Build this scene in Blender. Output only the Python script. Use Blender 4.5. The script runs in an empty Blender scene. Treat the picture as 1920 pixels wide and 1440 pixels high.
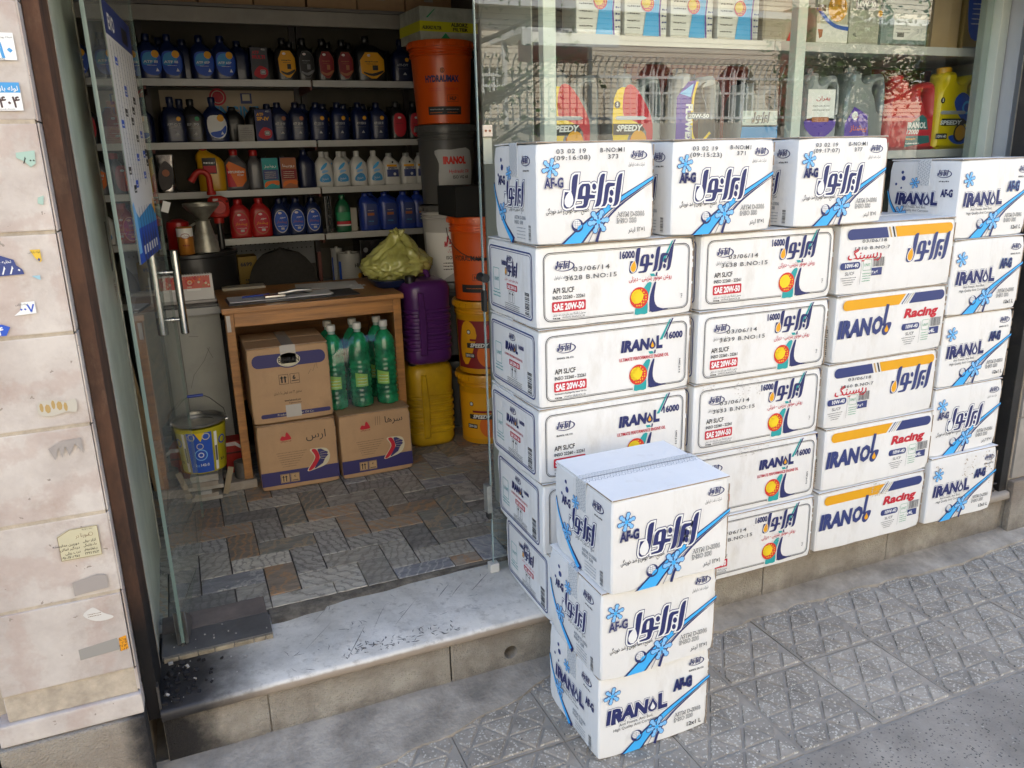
import bpy, bmesh, math, random
from mathutils import Vector, Matrix, noise
from mathutils.geometry import tessellate_polygon
random.seed(7)
PI = math.pi
S = bpy.context.scene
COL = S.collection

# ------------------------------------------------------------------ camera
cam = bpy.data.cameras.new('camera'); camo = bpy.data.objects.new('camera', cam); COL.objects.link(camo)
rgt = Vector((0.920713, -0.38939971, -0.02560134))
dwn = Vector((-0.12904872, -0.24190187, -0.96168077))
fwd = Vector((0.3682852, 0.88873582, -0.27297373))
cm = Matrix((rgt, -dwn, -fwd)).transposed().to_4x4()
cm.translation = Vector((0, -2.056, 1.6))
camo.matrix_world = cm
cam.sensor_width = 36; cam.lens = 27.825; cam.clip_start = .05; cam.clip_end = 500
S.camera = camo

# ------------------------------------------------------------------ light
SUN_EL, SUN_AZ = 52, -25          # the sun stands behind the shop: the street front is in open shade
w = bpy.data.worlds.new('World'); S.world = w; w.use_nodes = True
nt = w.node_tree; nt.nodes.clear()
sky = nt.nodes.new('ShaderNodeTexSky'); sky.sky_type = 'NISHITA'; sky.sun_disc = False
sky.sun_elevation = math.radians(SUN_EL); sky.sun_rotation = math.radians(SUN_AZ)
bg = nt.nodes.new('ShaderNodeBackground'); bg.inputs[1].default_value = .15
ow = nt.nodes.new('ShaderNodeOutputWorld')
nt.links.new(sky.outputs[0], bg.inputs[0]); nt.links.new(bg.outputs[0], ow.inputs[0])
sl = bpy.data.lights.new('sun', 'SUN'); sl.energy = 4.6; sl.angle = math.radians(.5); sl.color = (1, .95, .87)
so = bpy.data.objects.new('sun', sl); COL.objects.link(so)
e, a = math.radians(SUN_EL), math.radians(SUN_AZ)
sd = Vector((math.sin(a)*math.cos(e), math.cos(a)*math.cos(e), math.sin(e)))
so.rotation_euler = sd.to_track_quat('Z', 'Y').to_euler()
so.location = (0, 0, 20)
S.view_settings.view_transform = 'Standard'; S.view_settings.look = 'None'
S.view_settings.exposure = 2.12; S.view_settings.gamma = 1
S.view_settings.use_curve_mapping = False
S.cycles.transparent_max_bounces = 24
S.cycles.max_bounces = 7; S.cycles.diffuse_bounces = 4; S.cycles.glossy_bounces = 4
S.cycles.caustics_reflective = False; S.cycles.caustics_refractive = False
S.cycles.sample_clamp_indirect = 6

# ------------------------------------------------------------------ materials
MATS = {}
def _nd(nt, t, **k):
    n = nt.nodes.new(t)
    for a_, b_ in k.items(): setattr(n, a_, b_)
    return n
def M(name, col=None, rough=.5, metal=0, var=0, vs=6, col2=None, bump=0, bs=60, coat=0, rand=0, trans=0, emit=0, spec=.5, dirt=0, dcol=(.12, .1, .08), ds=5, stretch=(1, 1, 1)):
    """principled material: base colour mottled by noise, fine relief, patchy dirt with a shape of its own"""
    if name in MATS: return MATS[name]
    m = bpy.data.materials.new(name); m.use_nodes = True; MATS[name] = m
    nt = m.node_tree; L = nt.links.new
    b = nt.nodes['Principled BSDF']
    col = tuple(col)
    b.inputs['Base Color'].default_value = (*col, 1)
    b.inputs['Roughness'].default_value = rough; b.inputs['Metallic'].default_value = metal
    b.inputs['Coat Weight'].default_value = coat; b.inputs['Specular IOR Level'].default_value = spec
    if trans: b.inputs['Transmission Weight'].default_value = trans
    if var or bump or dirt:
        tc = _nd(nt, 'ShaderNodeTexCoord'); mp = _nd(nt, 'ShaderNodeMapping'); L(tc.outputs['Object'], mp.inputs[0])
        mp.inputs['Scale'].default_value = stretch
    src = None
    if var:
        n = _nd(nt, 'ShaderNodeTexNoise'); L(mp.outputs[0], n.inputs['Vector'])
        n.inputs['Scale'].default_value = vs; n.inputs['Detail'].default_value = 7; n.inputs['Roughness'].default_value = .65
        r = _nd(nt, 'ShaderNodeValToRGB'); L(n.outputs[0], r.inputs[0])
        c2 = col2 or tuple(max(0, c*(1-var)) for c in col)
        r.color_ramp.elements[0].position = .35; r.color_ramp.elements[1].position = .66
        r.color_ramp.elements[0].color = (*c2, 1)
        r.color_ramp.elements[1].color = (*[min(1, c*(1+var*.25)) for c in col], 1)
        src = r.outputs[0]
    if dirt:
        n2 = _nd(nt, 'ShaderNodeTexNoise'); L(mp.outputs[0], n2.inputs['Vector'])
        n2.inputs['Scale'].default_value = ds; n2.inputs['Detail'].default_value = 9; n2.inputs['Roughness'].default_value = .75
        r2 = _nd(nt, 'ShaderNodeValToRGB'); L(n2.outputs[0], r2.inputs[0])
        r2.color_ramp.elements[0].position = .53; r2.color_ramp.elements[1].position = .72
        r2.color_ramp.elements[0].color = (0, 0, 0, 1); r2.color_ramp.elements[1].color = (dirt, dirt, dirt, 1)
        mx = _nd(nt, 'ShaderNodeMix', data_type='RGBA'); L(r2.outputs[0], mx.inputs[0])
        if src: L(src, mx.inputs[6])
        else: mx.inputs[6].default_value = (*col, 1)
        mx.inputs[7].default_value = (*dcol, 1); src = mx.outputs[2]
    if rand:
        oi = _nd(nt, 'ShaderNodeObjectInfo'); hs = _nd(nt, 'ShaderNodeHueSaturation')
        mr = _nd(nt, 'ShaderNodeMapRange'); L(oi.outputs['Random'], mr.inputs[0])
        mr.inputs[3].default_value = 1-rand; mr.inputs[4].default_value = 1+rand*.7
        L(mr.outputs[0], hs.inputs['Value'])
        if src: L(src, hs.inputs['Color'])
        else: hs.inputs['Color'].default_value = (*col, 1)
        src = hs.outputs[0]
    if src: L(src, b.inputs['Base Color'])
    if bump:
        n3 = _nd(nt, 'ShaderNodeTexNoise'); L(mp.outputs[0], n3.inputs['Vector'])
        n3.inputs['Scale'].default_value = bs; n3.inputs['Detail'].default_value = 5
        bp = _nd(nt, 'ShaderNodeBump'); bp.inputs['Strength'].default_value = bump; bp.inputs['Distance'].default_value = .004
        L(n3.outputs[0], bp.inputs['Height']); L(bp.outputs[0], b.inputs['Normal'])
    if emit:
        b.inputs['Emission Color'].default_value = (*col, 1); b.inputs['Emission Strength'].default_value = emit
    return m

def glass_mat(name, tint=(.9, .96, .94), boost=1.7, rough=0, dusty=.0):
    if name in MATS: return MATS[name]
    m = bpy.data.materials.new(name); m.use_nodes = True; MATS[name] = m
    nt = m.node_tree; nt.nodes.clear(); L = nt.links.new
    t = _nd(nt, 'ShaderNodeBsdfTransparent'); t.inputs[0].default_value = (*tint, 1)
    g = _nd(nt, 'ShaderNodeBsdfGlossy'); g.inputs['Roughness'].default_value = rough; g.inputs[0].default_value = (1, 1, 1, 1)
    f = _nd(nt, 'ShaderNodeFresnel'); f.inputs[0].default_value = 1.5
    geo = _nd(nt, 'ShaderNodeNewGeometry')
    inv = _nd(nt, 'ShaderNodeMath', operation='SUBTRACT'); inv.inputs[0].default_value = boost; 
    mb = _nd(nt, 'ShaderNodeMath', operation='MULTIPLY'); L(geo.outputs['Backfacing'], mb.inputs[0]); mb.inputs[1].default_value = boost
    L(mb.outputs[0], inv.inputs[1])
    mu = _nd(nt, 'ShaderNodeMath', operation='MULTIPLY', use_clamp=True); L(f.outputs[0], mu.inputs[0]); L(inv.outputs[0], mu.inputs[1])
    mx = _nd(nt, 'ShaderNodeMixShader'); L(mu.outputs[0], mx.inputs[0]); L(t.outputs[0], mx.inputs[1]); L(g.outputs[0], mx.inputs[2])
    out = _nd(nt, 'ShaderNodeOutputMaterial'); last = mx.outputs[0]
    if dusty:
        d = _nd(nt, 'ShaderNodeBsdfDiffuse'); d.inputs[0].default_value = (.55, .56, .53, 1)
        tc = _nd(nt, 'ShaderNodeTexCoord'); n = _nd(nt, 'ShaderNodeTexNoise'); L(tc.outputs['Object'], n.inputs['Vector'])
        n.inputs['Scale'].default_value = 7; n.inputs['Detail'].default_value = 8
        mr = _nd(nt, 'ShaderNodeMapRange'); L(n.outputs[0], mr.inputs[0]); mr.inputs[1].default_value = .35; mr.inputs[2].default_value = .75
        mr.inputs[3].default_value = dusty*.3; mr.inputs[4].default_value = dusty
        m2 = _nd(nt, 'ShaderNodeMixShader'); L(mr.outputs[0], m2.inputs[0]); L(last, m2.inputs[1]); L(d.outputs[0], m2.inputs[2]); last = m2.outputs[0]
    L(last, out.inputs[0])
    return m

# flat inks and plastics
def ink(name, c, r=.55): return M('ink_'+name, c, r)
INK = {k: ink(k, v) for k, v in dict(
    navy=(.018, .024, .12), navy2=(.035, .055, .20), gold=(.78, .36, .005), red=(.52, .012, .03), teal=(.015, .33, .33), cyan=(.05, .42, .85),
    pale=(.22, .52, .85), white=(.8, .8, .78), black=(.02, .02, .022), grey=(.2, .2, .21), stamp=(.10, .10, .10), lgrey=(.45, .46, .47), yellow=(.8, .55, .01),
    orange=(.75, .16, .01), green=(.02, .3, .12), ballred=(.62, .03, .02), ballyel=(.85, .6, .01), blue=(.02, .09, .5), sky=(.05, .3, .62), cream=(.62, .56, .4),
    maroon=(.25, .015, .02), copper=(.4, .13, .05), silver=(.5, .5, .5), purple=(.09, .04, .35), dteal=(.02, .14, .14), tapegrey=(.34, .36, .38), brownmark=(.22, .14, .08)).items()}

# ------------------------------------------------------------------ object helpers
def link(o, parent=None):
    COL.objects.link(o)
    if parent is not None: o.parent = parent
    return o
def tag(o, label=None, cat=None, group=None, kind=None):
    if label: o['label'] = label
    if cat: o['category'] = cat
    if group: o['group'] = group
    if kind: o['kind'] = kind
    return o
def empty(name, loc=(0, 0, 0), rz=0, label=None, cat=None, group=None):
    o = bpy.data.objects.new(name, None); o.empty_display_size = .05; COL.objects.link(o)
    o.location = loc; o.rotation_euler = (0, 0, rz)
    return tag(o, label, cat, group)
def copy_tree(o, parent=None):
    c = o.copy(); COL.objects.link(c)
    if parent is not None: c.parent = parent
    for ch in list(o.children): copy_tree(ch, c)
    return c

class MB:
    """collects shapes and links them as ONE mesh object"""
    def __init__(s): s.v = []; s.f = []; s.mi = []; s.ms = []; s.sm = []
    def mat(s, m):
        if m not in s.ms: s.ms.append(m)
        return s.ms.index(m)
    def add(s, vs, fs, m=None, smooth=False, T=None):
        o = len(s.v)
        s.v += [tuple(T @ Vector(p)) if T is not None else tuple(p) for p in vs]
        i = s.mat(m) if m else 0
        for f in fs: s.f.append(tuple(o+k for k in f)); s.mi.append(i); s.sm.append(smooth)
        return s
    def box(s, lo, hi, m=None, b=0, T=None, smooth=False):
        if b:
            bm = bmesh.new(); bmesh.ops.create_cube(bm, size=1)
            for v in bm.verts: v.co = Vector([lo[i]+(v.co[i]+.5)*(hi[i]-lo[i]) for i in range(3)])
            bmesh.ops.bevel(bm, geom=bm.edges[:], offset=b, segments=2, profile=.7, affect='EDGES')
            bm.verts.index_update()
            s.add([v.co[:] for v in bm.verts], [[v.index for v in f.verts] for f in bm.faces], m, smooth, T); bm.free(); return s
        x0, y0, z0 = lo; x1, y1, z1 = hi
        return s.add([(x0,y0,z0),(x1,y0,z0),(x1,y1,z0),(x0,y1,z0),(x0,y0,z1),(x1,y0,z1),(x1,y1,z1),(x0,y1,z1)],
            [(0,3,2,1),(4,5,6,7),(0,1,5,4),(1,2,6,5),(2,3,7,6),(3,0,4,7)], m, smooth, T)
    def lathe(s, prof, m=None, seg=28, T=None, c=(0, 0), smooth=True, a0=0, cap=True):
        vs = []; fs = []; n = len(prof)
        for r, z in prof:
            for k in range(seg):
                t = a0+2*PI*k/seg; vs.append((c[0]+r*math.cos(t), c[1]+r*math.sin(t), z))
        for i in range(n-1):
            for k in range(seg):
                k2 = (k+1) % seg; fs.append((i*seg+k, i*seg+k2, (i+1)*seg+k2, (i+1)*seg+k))
        if cap:
            if prof[0][0] > 1e-5: fs.append(tuple(range(seg))[::-1])
            if prof[-1][0] > 1e-5: fs.append(tuple((n-1)*seg+k for k in range(seg)))
        return s.add(vs, fs, m, smooth, T)
    def tube(s, pts, r, m=None, seg=8, T=None, smooth=True):
        pts = [Vector(p) for p in pts]; vs = []; fs = []
        up = Vector((0, 0, 1)); prev = None
        for i, p in enumerate(pts):
            d = (pts[min(i+1, len(pts)-1)]-pts[max(i-1, 0)]).normalized()
            if prev is None:
                x = d.cross(up if abs(d.z) < .9 else Vector((1, 0, 0))).normalized()
            else: x = (prev-d*prev.dot(d)).normalized()
            prev = x; y = d.cross(x); rr = r[i] if isinstance(r, (list, tuple)) else r
            for k in range(seg):
                t = 2*PI*k/seg; vs.append(p+x*math.cos(t)*rr+y*math.sin(t)*rr)
        for i in range(len(pts)-1):
            for k in range(seg):
                k2 = (k+1) % seg; fs.append((i*seg+k, i*seg+k2, (i+1)*seg+k2, (i+1)*seg+k))
        fs.append(tuple(range(seg))[::-1]); fs.append(tuple((len(pts)-1)*seg+k for k in range(seg)))
        return s.add(vs, fs, m, smooth, T)
    def loft(s, secs, m=None, n=4, seg=24, T=None, smooth=True):
        """secs: (z, half width, half depth, x offset, y offset) stacked rounded-rectangle sections"""
        vs = []; fs = []
        for sec in secs:
            z, a_, b_ = sec[:3]; cx = sec[3] if len(sec) > 3 else 0; cy = sec[4] if len(sec) > 4 else 0
            for k in range(seg):
                t = 2*PI*(k+.5)/seg; c_, s_ = math.cos(t), math.sin(t)
                rr = (abs(c_)**n+abs(s_)**n)**(-1/n)
                vs.append((cx+a_*c_*rr, cy+b_*s_*rr, z))
        for i in range(len(secs)-1):
            for k in range(seg):
                k2 = (k+1) % seg; fs.append((i*seg+k, i*seg+k2, (i+1)*seg+k2, (i+1)*seg+k))
        fs.append(tuple(range(seg))[::-1]); fs.append(tuple((len(secs)-1)*seg+k for k in range(seg)))
        return s.add(vs, fs, m, smooth, T)
    def prism(s, out, y0, y1, ch=.006, holes=(), m=None, T=None, smooth=True):
        """outline in x,z extruded along y with chamfered rims; holes go right through"""
        loops = [list(out)]+[list(h) for h in holes]
        rings = []
        vs = []; fs = []
        for li, lp in enumerate(loops):
            if area(lp) < 0: lp = lp[::-1]
            sgn = -1 if li == 0 else 1
            ins = offset(lp, sgn*ch)
            base = len(vs); n = len(lp)
            for (pts, y) in ((ins, y0), (lp, y0+ch), (lp, y1-ch), (ins, y1)): vs += [(p[0], y, p[1]) for p in pts]
            for r_ in range(3):
                for k in range(n):
                    k2 = (k+1) % n; q = (base+r_*n+k, base+r_*n+k2, base+(r_+1)*n+k2, base+(r_+1)*n+k)
                    fs.append(q if li == 0 else q[::-1])
            rings.append((base, n, ins))
        for r_, flip in ((0, False), (3, True)):
            idx = []; poly = []
            for base, n, ins in rings:
                poly.append([Vector((p[0], p[1], 0)) for p in ins]); idx += [base+r_*n+k for k in range(n)]
            for t in tessellate_polygon(poly):
                t = [idx[k] for k in t]
                a_, b_, c_ = (Vector(vs[k]) for k in t)
                nrm = (b_-a_).cross(c_-a_)
                if (nrm.y > 0) != flip: t = t[::-1]
                fs.append(tuple(t))
        return s.add(vs, fs, m, smooth, T)
    def build(s, name, mat=None, parent=None, loc=None, ang=38):
        me = bpy.data.meshes.new(name)
        me.from_pydata(s.v, [], s.f)
        if s.ms:
            for m in s.ms: me.materials.append(m)
            me.polygons.foreach_set('material_index', s.mi)
        elif mat: me.materials.append(mat)
        me.polygons.foreach_set('use_smooth', [True]*len(s.f) if any(s.sm) else [False]*len(s.f))
        me.update()
        if any(s.sm): me.set_sharp_from_angle(angle=math.radians(ang))
        o = bpy.data.objects.new(name, me); link(o, parent)
        if loc: o.location = loc
        return o

def area(p):
    return .5*sum(p[i][0]*p[(i+1) % len(p)][1]-p[(i+1) % len(p)][0]*p[i][1] for i in range(len(p)))
def offset(p, d):
    """move a counter-clockwise outline outwards by d"""
    n = len(p); out = []
    for i in range(n):
        a_, b_, c_ = Vector(p[i-1][:2]), Vector(p[i][:2]), Vector(p[(i+1) % n][:2])
        e1, e2 = (b_-a_), (c_-b_)
        if e1.length < 1e-9: e1 = e2
        if e2.length < 1e-9: e2 = e1
        e1.normalize(); e2.normalize()
        n1, n2 = Vector((e1.y, -e1.x)), Vector((e2.y, -e2.x)); m_ = n1+n2
        if m_.length < 1e-6: m_ = n1
        m_.normalize(); k = min(1.6, 1/max(.3, m_.dot(n1)))
        out.append((b_.x+m_.x*d*k, b_.y+m_.y*d*k))
    return out
def circle(x, y, r, n=20, ry=None, a=0):
    return [(x+r*math.cos(a+2*PI*k/n), y+(ry or r)*math.sin(a+2*PI*k/n)) for k in range(n)]
def rrect(x0, y0, x1, y1, r, n=4):
    p = []
    for cx, cy, a0 in ((x1-r, y0+r, -PI/2), (x1-r, y1-r, 0), (x0+r, y1-r, PI/2), (x0+r, y0+r, PI)):
        for k in range(n+1): p.append((cx+r*math.cos(a0+PI/2*k/n), cy+r*math.sin(a0+PI/2*k/n)))
    return p
def smoothp(pts, n=3, closed=True):
    """catmull-rom through outline points"""
    out = []; N = len(pts)
    rng = range(N) if closed else range(N-1)
    for i in rng:
        g = (lambda k: pts[k % N]) if closed else (lambda k: pts[max(0, min(N-1, k))])
        p0, p1, p2, p3 = g(i-1), g(i), g(i+1), g(i+2)
        for k in range(n):
            t = k/n
            out.append(tuple(.5*((2*p1[j])+(-p0[j]+p2[j])*t+(2*p0[j]-5*p1[j]+4*p2[j]-p3[j])*t*t+(-p0[j]+3*p1[j]-3*p2[j]+p3[j])*t**3) for j in range(2)))
    if not closed: out.append(tuple(pts[-1][:2]))
    return out

# ------------------------------------------------------------------ lettering
FORMS = {}
def _f(ch, *c): FORMS[ch] = c
for ch, c in dict(ا=(0xFE8D,0xFE8E), آ=(0xFE81,0xFE82), د=(0xFEA9,0xFEAA), ذ=(0xFEAB,0xFEAC), ر=(0xFEAD,0xFEAE), ز=(0xFEAF,0xFEB0), ژ=(0xFB8A,0xFB8B), و=(0xFEED,0xFEEE)).items(): _f(ch, *c)
for ch, c in dict(ب=0xFE8F, پ=0xFB56, ت=0xFE95, ج=0xFE9D, چ=0xFB7A, ح=0xFEA1, خ=0xFEA5, س=0xFEB1, ش=0xFEB5, ص=0xFEB9, ض=0xFEBD, ط=0xFEC1, ع=0xFEC9, غ=0xFECD, ف=0xFED1, ق=0xFED5, ک=0xFB8E, گ=0xFB92, ل=0xFEDD, م=0xFEE1, ن=0xFEE5, ه=0xFEE9, ی=0xFBFC).items():
    _f(ch, c, c+1, c+2, c+3)
def fa(s):
    """join Persian letters and set them in visual order; digits keep their own order"""
    out = []
    for i, ch in enumerate(s):
        if ch not in FORMS: out.append(ch); continue
        prev = i > 0 and s[i-1] in FORMS and len(FORMS[s[i-1]]) == 4
        nxt = i+1 < len(s) and s[i+1] in FORMS and len(FORMS[ch]) == 4
        f_ = FORMS[ch]
        out.append(chr(f_[3] if prev and nxt else f_[1] if prev else f_[2] if nxt else f_[0]))
    r = out[::-1]; res = []; run = []
    for ch in r:
        if ch in '۰۱۲۳۴۵۶۷۸۹0123456789': run.append(ch)
        else: res += run[::-1]; run = []; res.append(ch)
    return ''.join(res+run[::-1])
_TC = {}
def glyphs(s, bold=0., sp=1., res=2):
    k = (s, round(bold, 4), sp, res)
    if k in _TC: return _TC[k]
    c = bpy.data.curves.new('lettering', 'FONT'); c.body = s; c.resolution_u = res; c.offset = bold; c.space_character = sp; c.fill_mode = 'FRONT'
    o = bpy.data.objects.new('lettering', c)
    COL.objects.link(o); bpy.context.view_layer.update()
    me = bpy.data.meshes.new_from_object(o.evaluated_get(bpy.context.evaluated_depsgraph_get()))
    vs = [(v.co.x, v.co.y) for v in me.vertices]; fs = [tuple(p.vertices) for p in me.polygons]
    bpy.data.objects.remove(o); bpy.data.curves.remove(c); bpy.data.meshes.remove(me)
    if not vs: vs = [(0, 0)]
    _TC[k] = (vs, fs, min(v[0] for v in vs), max(v[0] for v in vs), min(v[1] for v in vs), max(v[1] for v in vs))
    return _TC[k]

class Art:
    """flat print: coloured shapes in layers 0.3 mm apart, mapped onto a face of a thing"""
    def __init__(s, w=1, h=1): s.v = []; s.f = []; s.mi = []; s.ms = []; s.w = w; s.h = h
    def _m(s, m):
        m = INK[m] if isinstance(m, str) else m
        if m not in s.ms: s.ms.append(m)
        return s.ms.index(m)
    def raw(s, vs, fs, m, layer):
        o = len(s.v); s.v += [(x, y, layer) for x, y in vs]; i = s._m(m)
        for f in fs:
            a_ = area([vs[k] for k in f])
            if abs(a_) < 1e-12: continue
            s.f.append(tuple(o+k for k in (f if a_ > 0 else f[::-1]))); s.mi.append(i)
        return s
    def poly(s, pts, m, layer=1, holes=()):
        pts = [tuple(p[:2]) for p in pts]; allp = list(pts); P = [[Vector((x, y, 0)) for x, y in pts]]
        for h in holes: P.append([Vector((x, y, 0)) for x, y in h]); allp += list(h)
        return s.raw(allp, [tuple(t) for t in tessellate_polygon(P)], m, layer)
    def rect(s, x0, y0, x1, y1, m, layer=1): return s.raw([(x0, y0), (x1, y0), (x1, y1), (x0, y1)], [(0, 1, 2, 3)], m, layer)
    def ring(s, pts, t, m, layer=1):
        if area(pts) < 0: pts = pts[::-1]
        q = offset(pts, -t); n = len(pts)
        return s.raw(list(pts)+q, [(k, (k+1) % n, n+(k+1) % n, n+k) for k in range(n)], m, layer)
    def line(s, pts, t, m, layer=1):
        L_ = []; R_ = []
        for i, p in enumerate(pts):
            a_ = Vector(pts[max(0, i-1)]); b_ = Vector(pts[min(len(pts)-1, i+1)]); d = (b_-a_)
            if d.length < 1e-9: d = Vector((1, 0))
            d.normalize(); n = Vector((-d.y, d.x)); tt = t[i] if isinstance(t, (list, tuple)) else t
            L_.append((p[0]+n.x*tt/2, p[1]+n.y*tt/2)); R_.append((p[0]-n.x*tt/2, p[1]-n.y*tt/2))
        k = len(pts)
        return s.raw(L_+R_, [(i, k+i, k+i+1, i+1) for i in range(k-1)], m, layer)
    def text(s, t, x, y, h, m='black', layer=2, align='L', bold=0, fit=0, shear=0, rot=0, sp=1, res=2, cap=.7):
        if bold and any(ord(q) > 0x600 for q in t):       # thicken joined script by doubling it
            d = bold*h*.55
            for i, (dx, dy) in enumerate(((0, 0), (d, 0), (-d, 0), (0, d*.8), (0, -d*.8))): s.text(t, x+dx, y+dy, h, m, layer+.12*i, align, 0, fit, shear, rot, sp, res, cap)
            return s
        vs, fs, x0, x1, y0, y1 = glyphs(t, bold, sp, res)
        k = h/cap; sx = k if not fit else fit/max(1e-6, (x1-x0))
        ox = {'L': x0, 'C': (x0+x1)/2, 'R': x1}[align]; c_, s_ = math.cos(rot), math.sin(rot); out = []
        for a_, b_ in vs:
            X = (a_-ox)*sx+shear*b_*k; Y = b_*k
            out.append((x+X*c_-Y*s_, y+X*s_+Y*c_))
        return s.raw(out, fs, m, layer)
    def build(s, name, mp, parent=None, cut=0, base=.0007, step=.0003):
        me = bpy.data.meshes.new(name)
        if cut:
            bm = bmesh.new(); vv = [bm.verts.new(v) for v in s.v]
            for f, i in zip(s.f, s.mi):
                try: bf = bm.faces.new([vv[k] for k in f]); bf.material_index = i
                except ValueError: pass
            xs = [v[0] for v in s.v]; x = min(xs)+cut
            while x < max(xs):
                bmesh.ops.bisect_plane(bm, geom=bm.verts[:]+bm.edges[:]+bm.faces[:], plane_co=(x, 0, 0), plane_no=(1, 0, 0)); x += cut
            for v in bm.verts: v.co = mp(v.co.x, v.co.y, base+step*v.co.z)
            bm.to_mesh(me); bm.free()
        else:
            me.from_pydata([mp(x, y, base+step*l) for x, y, l in s.v], [], s.f)
            me.polygons.foreach_set('material_index', s.mi)
        for m in s.ms: me.materials.append(m)
        me.update(); o = bpy.data.objects.new(name, me); return link(o, parent)

# the maker's Persian wordmark, traced once in unit width
def _trace():
    A_ = lambda *p: [((x-160)/1630, (1090-(y+.12*(x-160)))/1630+.02) for x, y in p]
    L_ = []
    L_.append((A_((1785,120),(1740,480),(1690,780),(1650,870),(1590,915),(1505,930),(1545,870),(1570,780),(1600,480),(1640,260),(1680,170),(1730,130)), []))
    L_.append((A_((1580,370),(1565,440),(1450,465),(1420,500),(1395,620),(1370,780),(1345,870),(1300,940),(1190,970),(1240,890),(1260,780),(1290,560),(1310,450),(1350,395),(1400,375)), []))
    el = lambda x, y, a_, b_: A_(*[(x+a_*math.cos(t*PI/6), y+b_*math.sin(t*PI/6)) for t in range(12)])
    L_.append((el(1480, 612, 58, 76), [])); L_.append((el(1455, 785, 56, 74), [])); L_.append((el(1000, 505, 58, 76), []))
    L_.append((A_((1300,180),(1250,480),(1200,820),(1170,910),(1120,960),(1010,990),(1050,900),(1080,780),(1120,480),(1150,290),(1190,210),(1240,180)), []))
    L_.append((A_((1030,700),(1010,780),(870,800),(845,850),(820,950),(780,1010),(700,1035),(500,1055),(505,1010),(600,990),(680,975),(710,930),(715,825),(540,840),(580,600),(620,520),(680,470),(850,445),(890,490),(895,560),(880,700)),
        [A_((720,530),(765,515),(770,560),(755,740),(680,750),(690,600))]))
    L_.append((A_((570,255),(540,480),(500,750),(470,900),(430,1000),(350,1060),(250,1085),(190,1060),(170,1000),(180,850),(210,695),(350,690),(385,660),(385,580),(400,420),(430,310),(490,265)), []))
    D_ = A_((355,670),(400,790),(415,880),(390,970),(330,1030),(265,1025),(220,970),(215,890),(255,790))
    return L_, D_
WM, WD = _trace()
def wordmark(art, x, y, w, m='navy', drop='gold', outline=False, layer=2, un=0.):
    f_ = lambda P: [(x+(px-un*py)*w, y+py*w) for px, py in P]
    for out, holes in WM:
        o_ = f_(out); o_ = o_ if area(o_) > 0 else o_[::-1]
        if outline:
            art.poly(offset(o_, w*.036), m, layer); art.poly(offset(o_, w*.026), 'white', layer+1)
        art.poly(o_, m, layer+2, [f_(h) for h in holes])
    d_ = f_(WD); d_ = d_ if area(d_) > 0 else d_[::-1]
    art.poly(offset(d_, w*.012), 'white', layer+3); art.poly(d_, drop, layer+4)
def latinmark(art, x, y, w, h, m='navy', drop='gold', outline=False, layer=2, tail=False):
    """IRANOL with the drop-shaped O"""
    lay = [(.06, m, 2)] if not outline else [(.12, m, 0), (.1, 'white', 1), (.055, m, 2)]
    for b, mm, l in lay:
        art.text('IRAN', x, y, h, mm, layer+l, bold=b, fit=w*(.64 if not tail else .6)*(1+b*.35-.0175), shear=.12)
        if not tail: art.text('L', x+w*.82, y, h*1.12, mm, layer+l, bold=b, fit=w*.15)
    if tail:
        art.text('O', x+w*.622, y, h, m, layer+2, bold=.06, fit=w*.2, shear=.12)
        art.line([(x+w*.9, y+h*1.75), (x+w*.875, y+h*.9), (x+w*.86, y+h*.4)], w*.055, m, layer+2)
        art.poly(smoothp([(x+w*.835, y+h*.2), (x+w*.85, y-h*.15), (x+w*.92, y-h*.2), (x+w*.98, y+h*.15), (x+w*1.0, y+h*.55), (x+w*.9, y+h*.55)]), m, layer+2)
        art.poly(drop_pts(x+w*.915, y+h*.12, w*.036, h*.5), drop, layer+3)
    else:
        if outline: art.poly(offset(drop_pts(x+w*.73, y+h*.3, w*.075, h*1.1), w*.014), m, layer); art.poly(offset(drop_pts(x+w*.73, y+h*.3, w*.075, h*1.1), w*.009), 'white', layer+1)
        art.poly(drop_pts(x+w*.73, y+h*.3, w*.075, h*1.1), m, layer+2)
        art.poly(drop_pts(x+w*.73, y+h*.27, w*.036, h*.62), drop, layer+3)
def drop_pts(x, y, r, h, n=14):
    """teardrop, round end at y, tip at y+h*.7"""
    p = [(x+r*math.cos(t), y+r*math.sin(t)) for t in [(-PI*1.12+PI*1.24*k/n) for k in range(n+1)]]
    return p+[(x+r*.35, y+h*.42), (x, y+h*.68), (x-r*.35, y+h*.42)]
def ball(art, x, y, r, layer=4, c1='ballred', c2='ballyel'):
    art.poly(circle(x, y, r, 22), c1, layer)
    art.poly(circle(x-r*.22, y+r*.12, r*.66, 14), c2, layer+1)
    for i in range(-3, 4):
        for j in range(-3, 4):
            d = math.hypot(i*.24-.0, j*.24)
            if .5 < d < .86: art.rect(x+i*.24*r-r*.06, y+j*.24*r-r*.06, x+i*.24*r+r*.06, y+j*.24*r+r*.06, c2 if i < 2 else 'yellow', layer+1)
def flake(art, x, y, r, layer=5, rot=.2):
    for k in range(6):
        a_ = rot+k*PI/3; c_, s_ = math.cos(a_), math.sin(a_)
        T = lambda p: (x+(p[0]*c_-p[1]*s_)*r, y+(p[0]*s_+p[1]*c_)*r)
        arm = [T(p) for p in ((0, -.07), (.3, -.07), (.42, -.2), (.6, -.13), (.82, -.24), (1, -.1), (.97, .12), (.78, .2), (.6, .13), (.42, .2), (.3, .07), (0, .07))]
        art.poly(offset(arm, r*.06), 'navy2', layer); art.poly(arm, 'pale', layer+1)
    art.poly(circle(x, y, r*.2, 8), 'cyan', layer+2)
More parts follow.
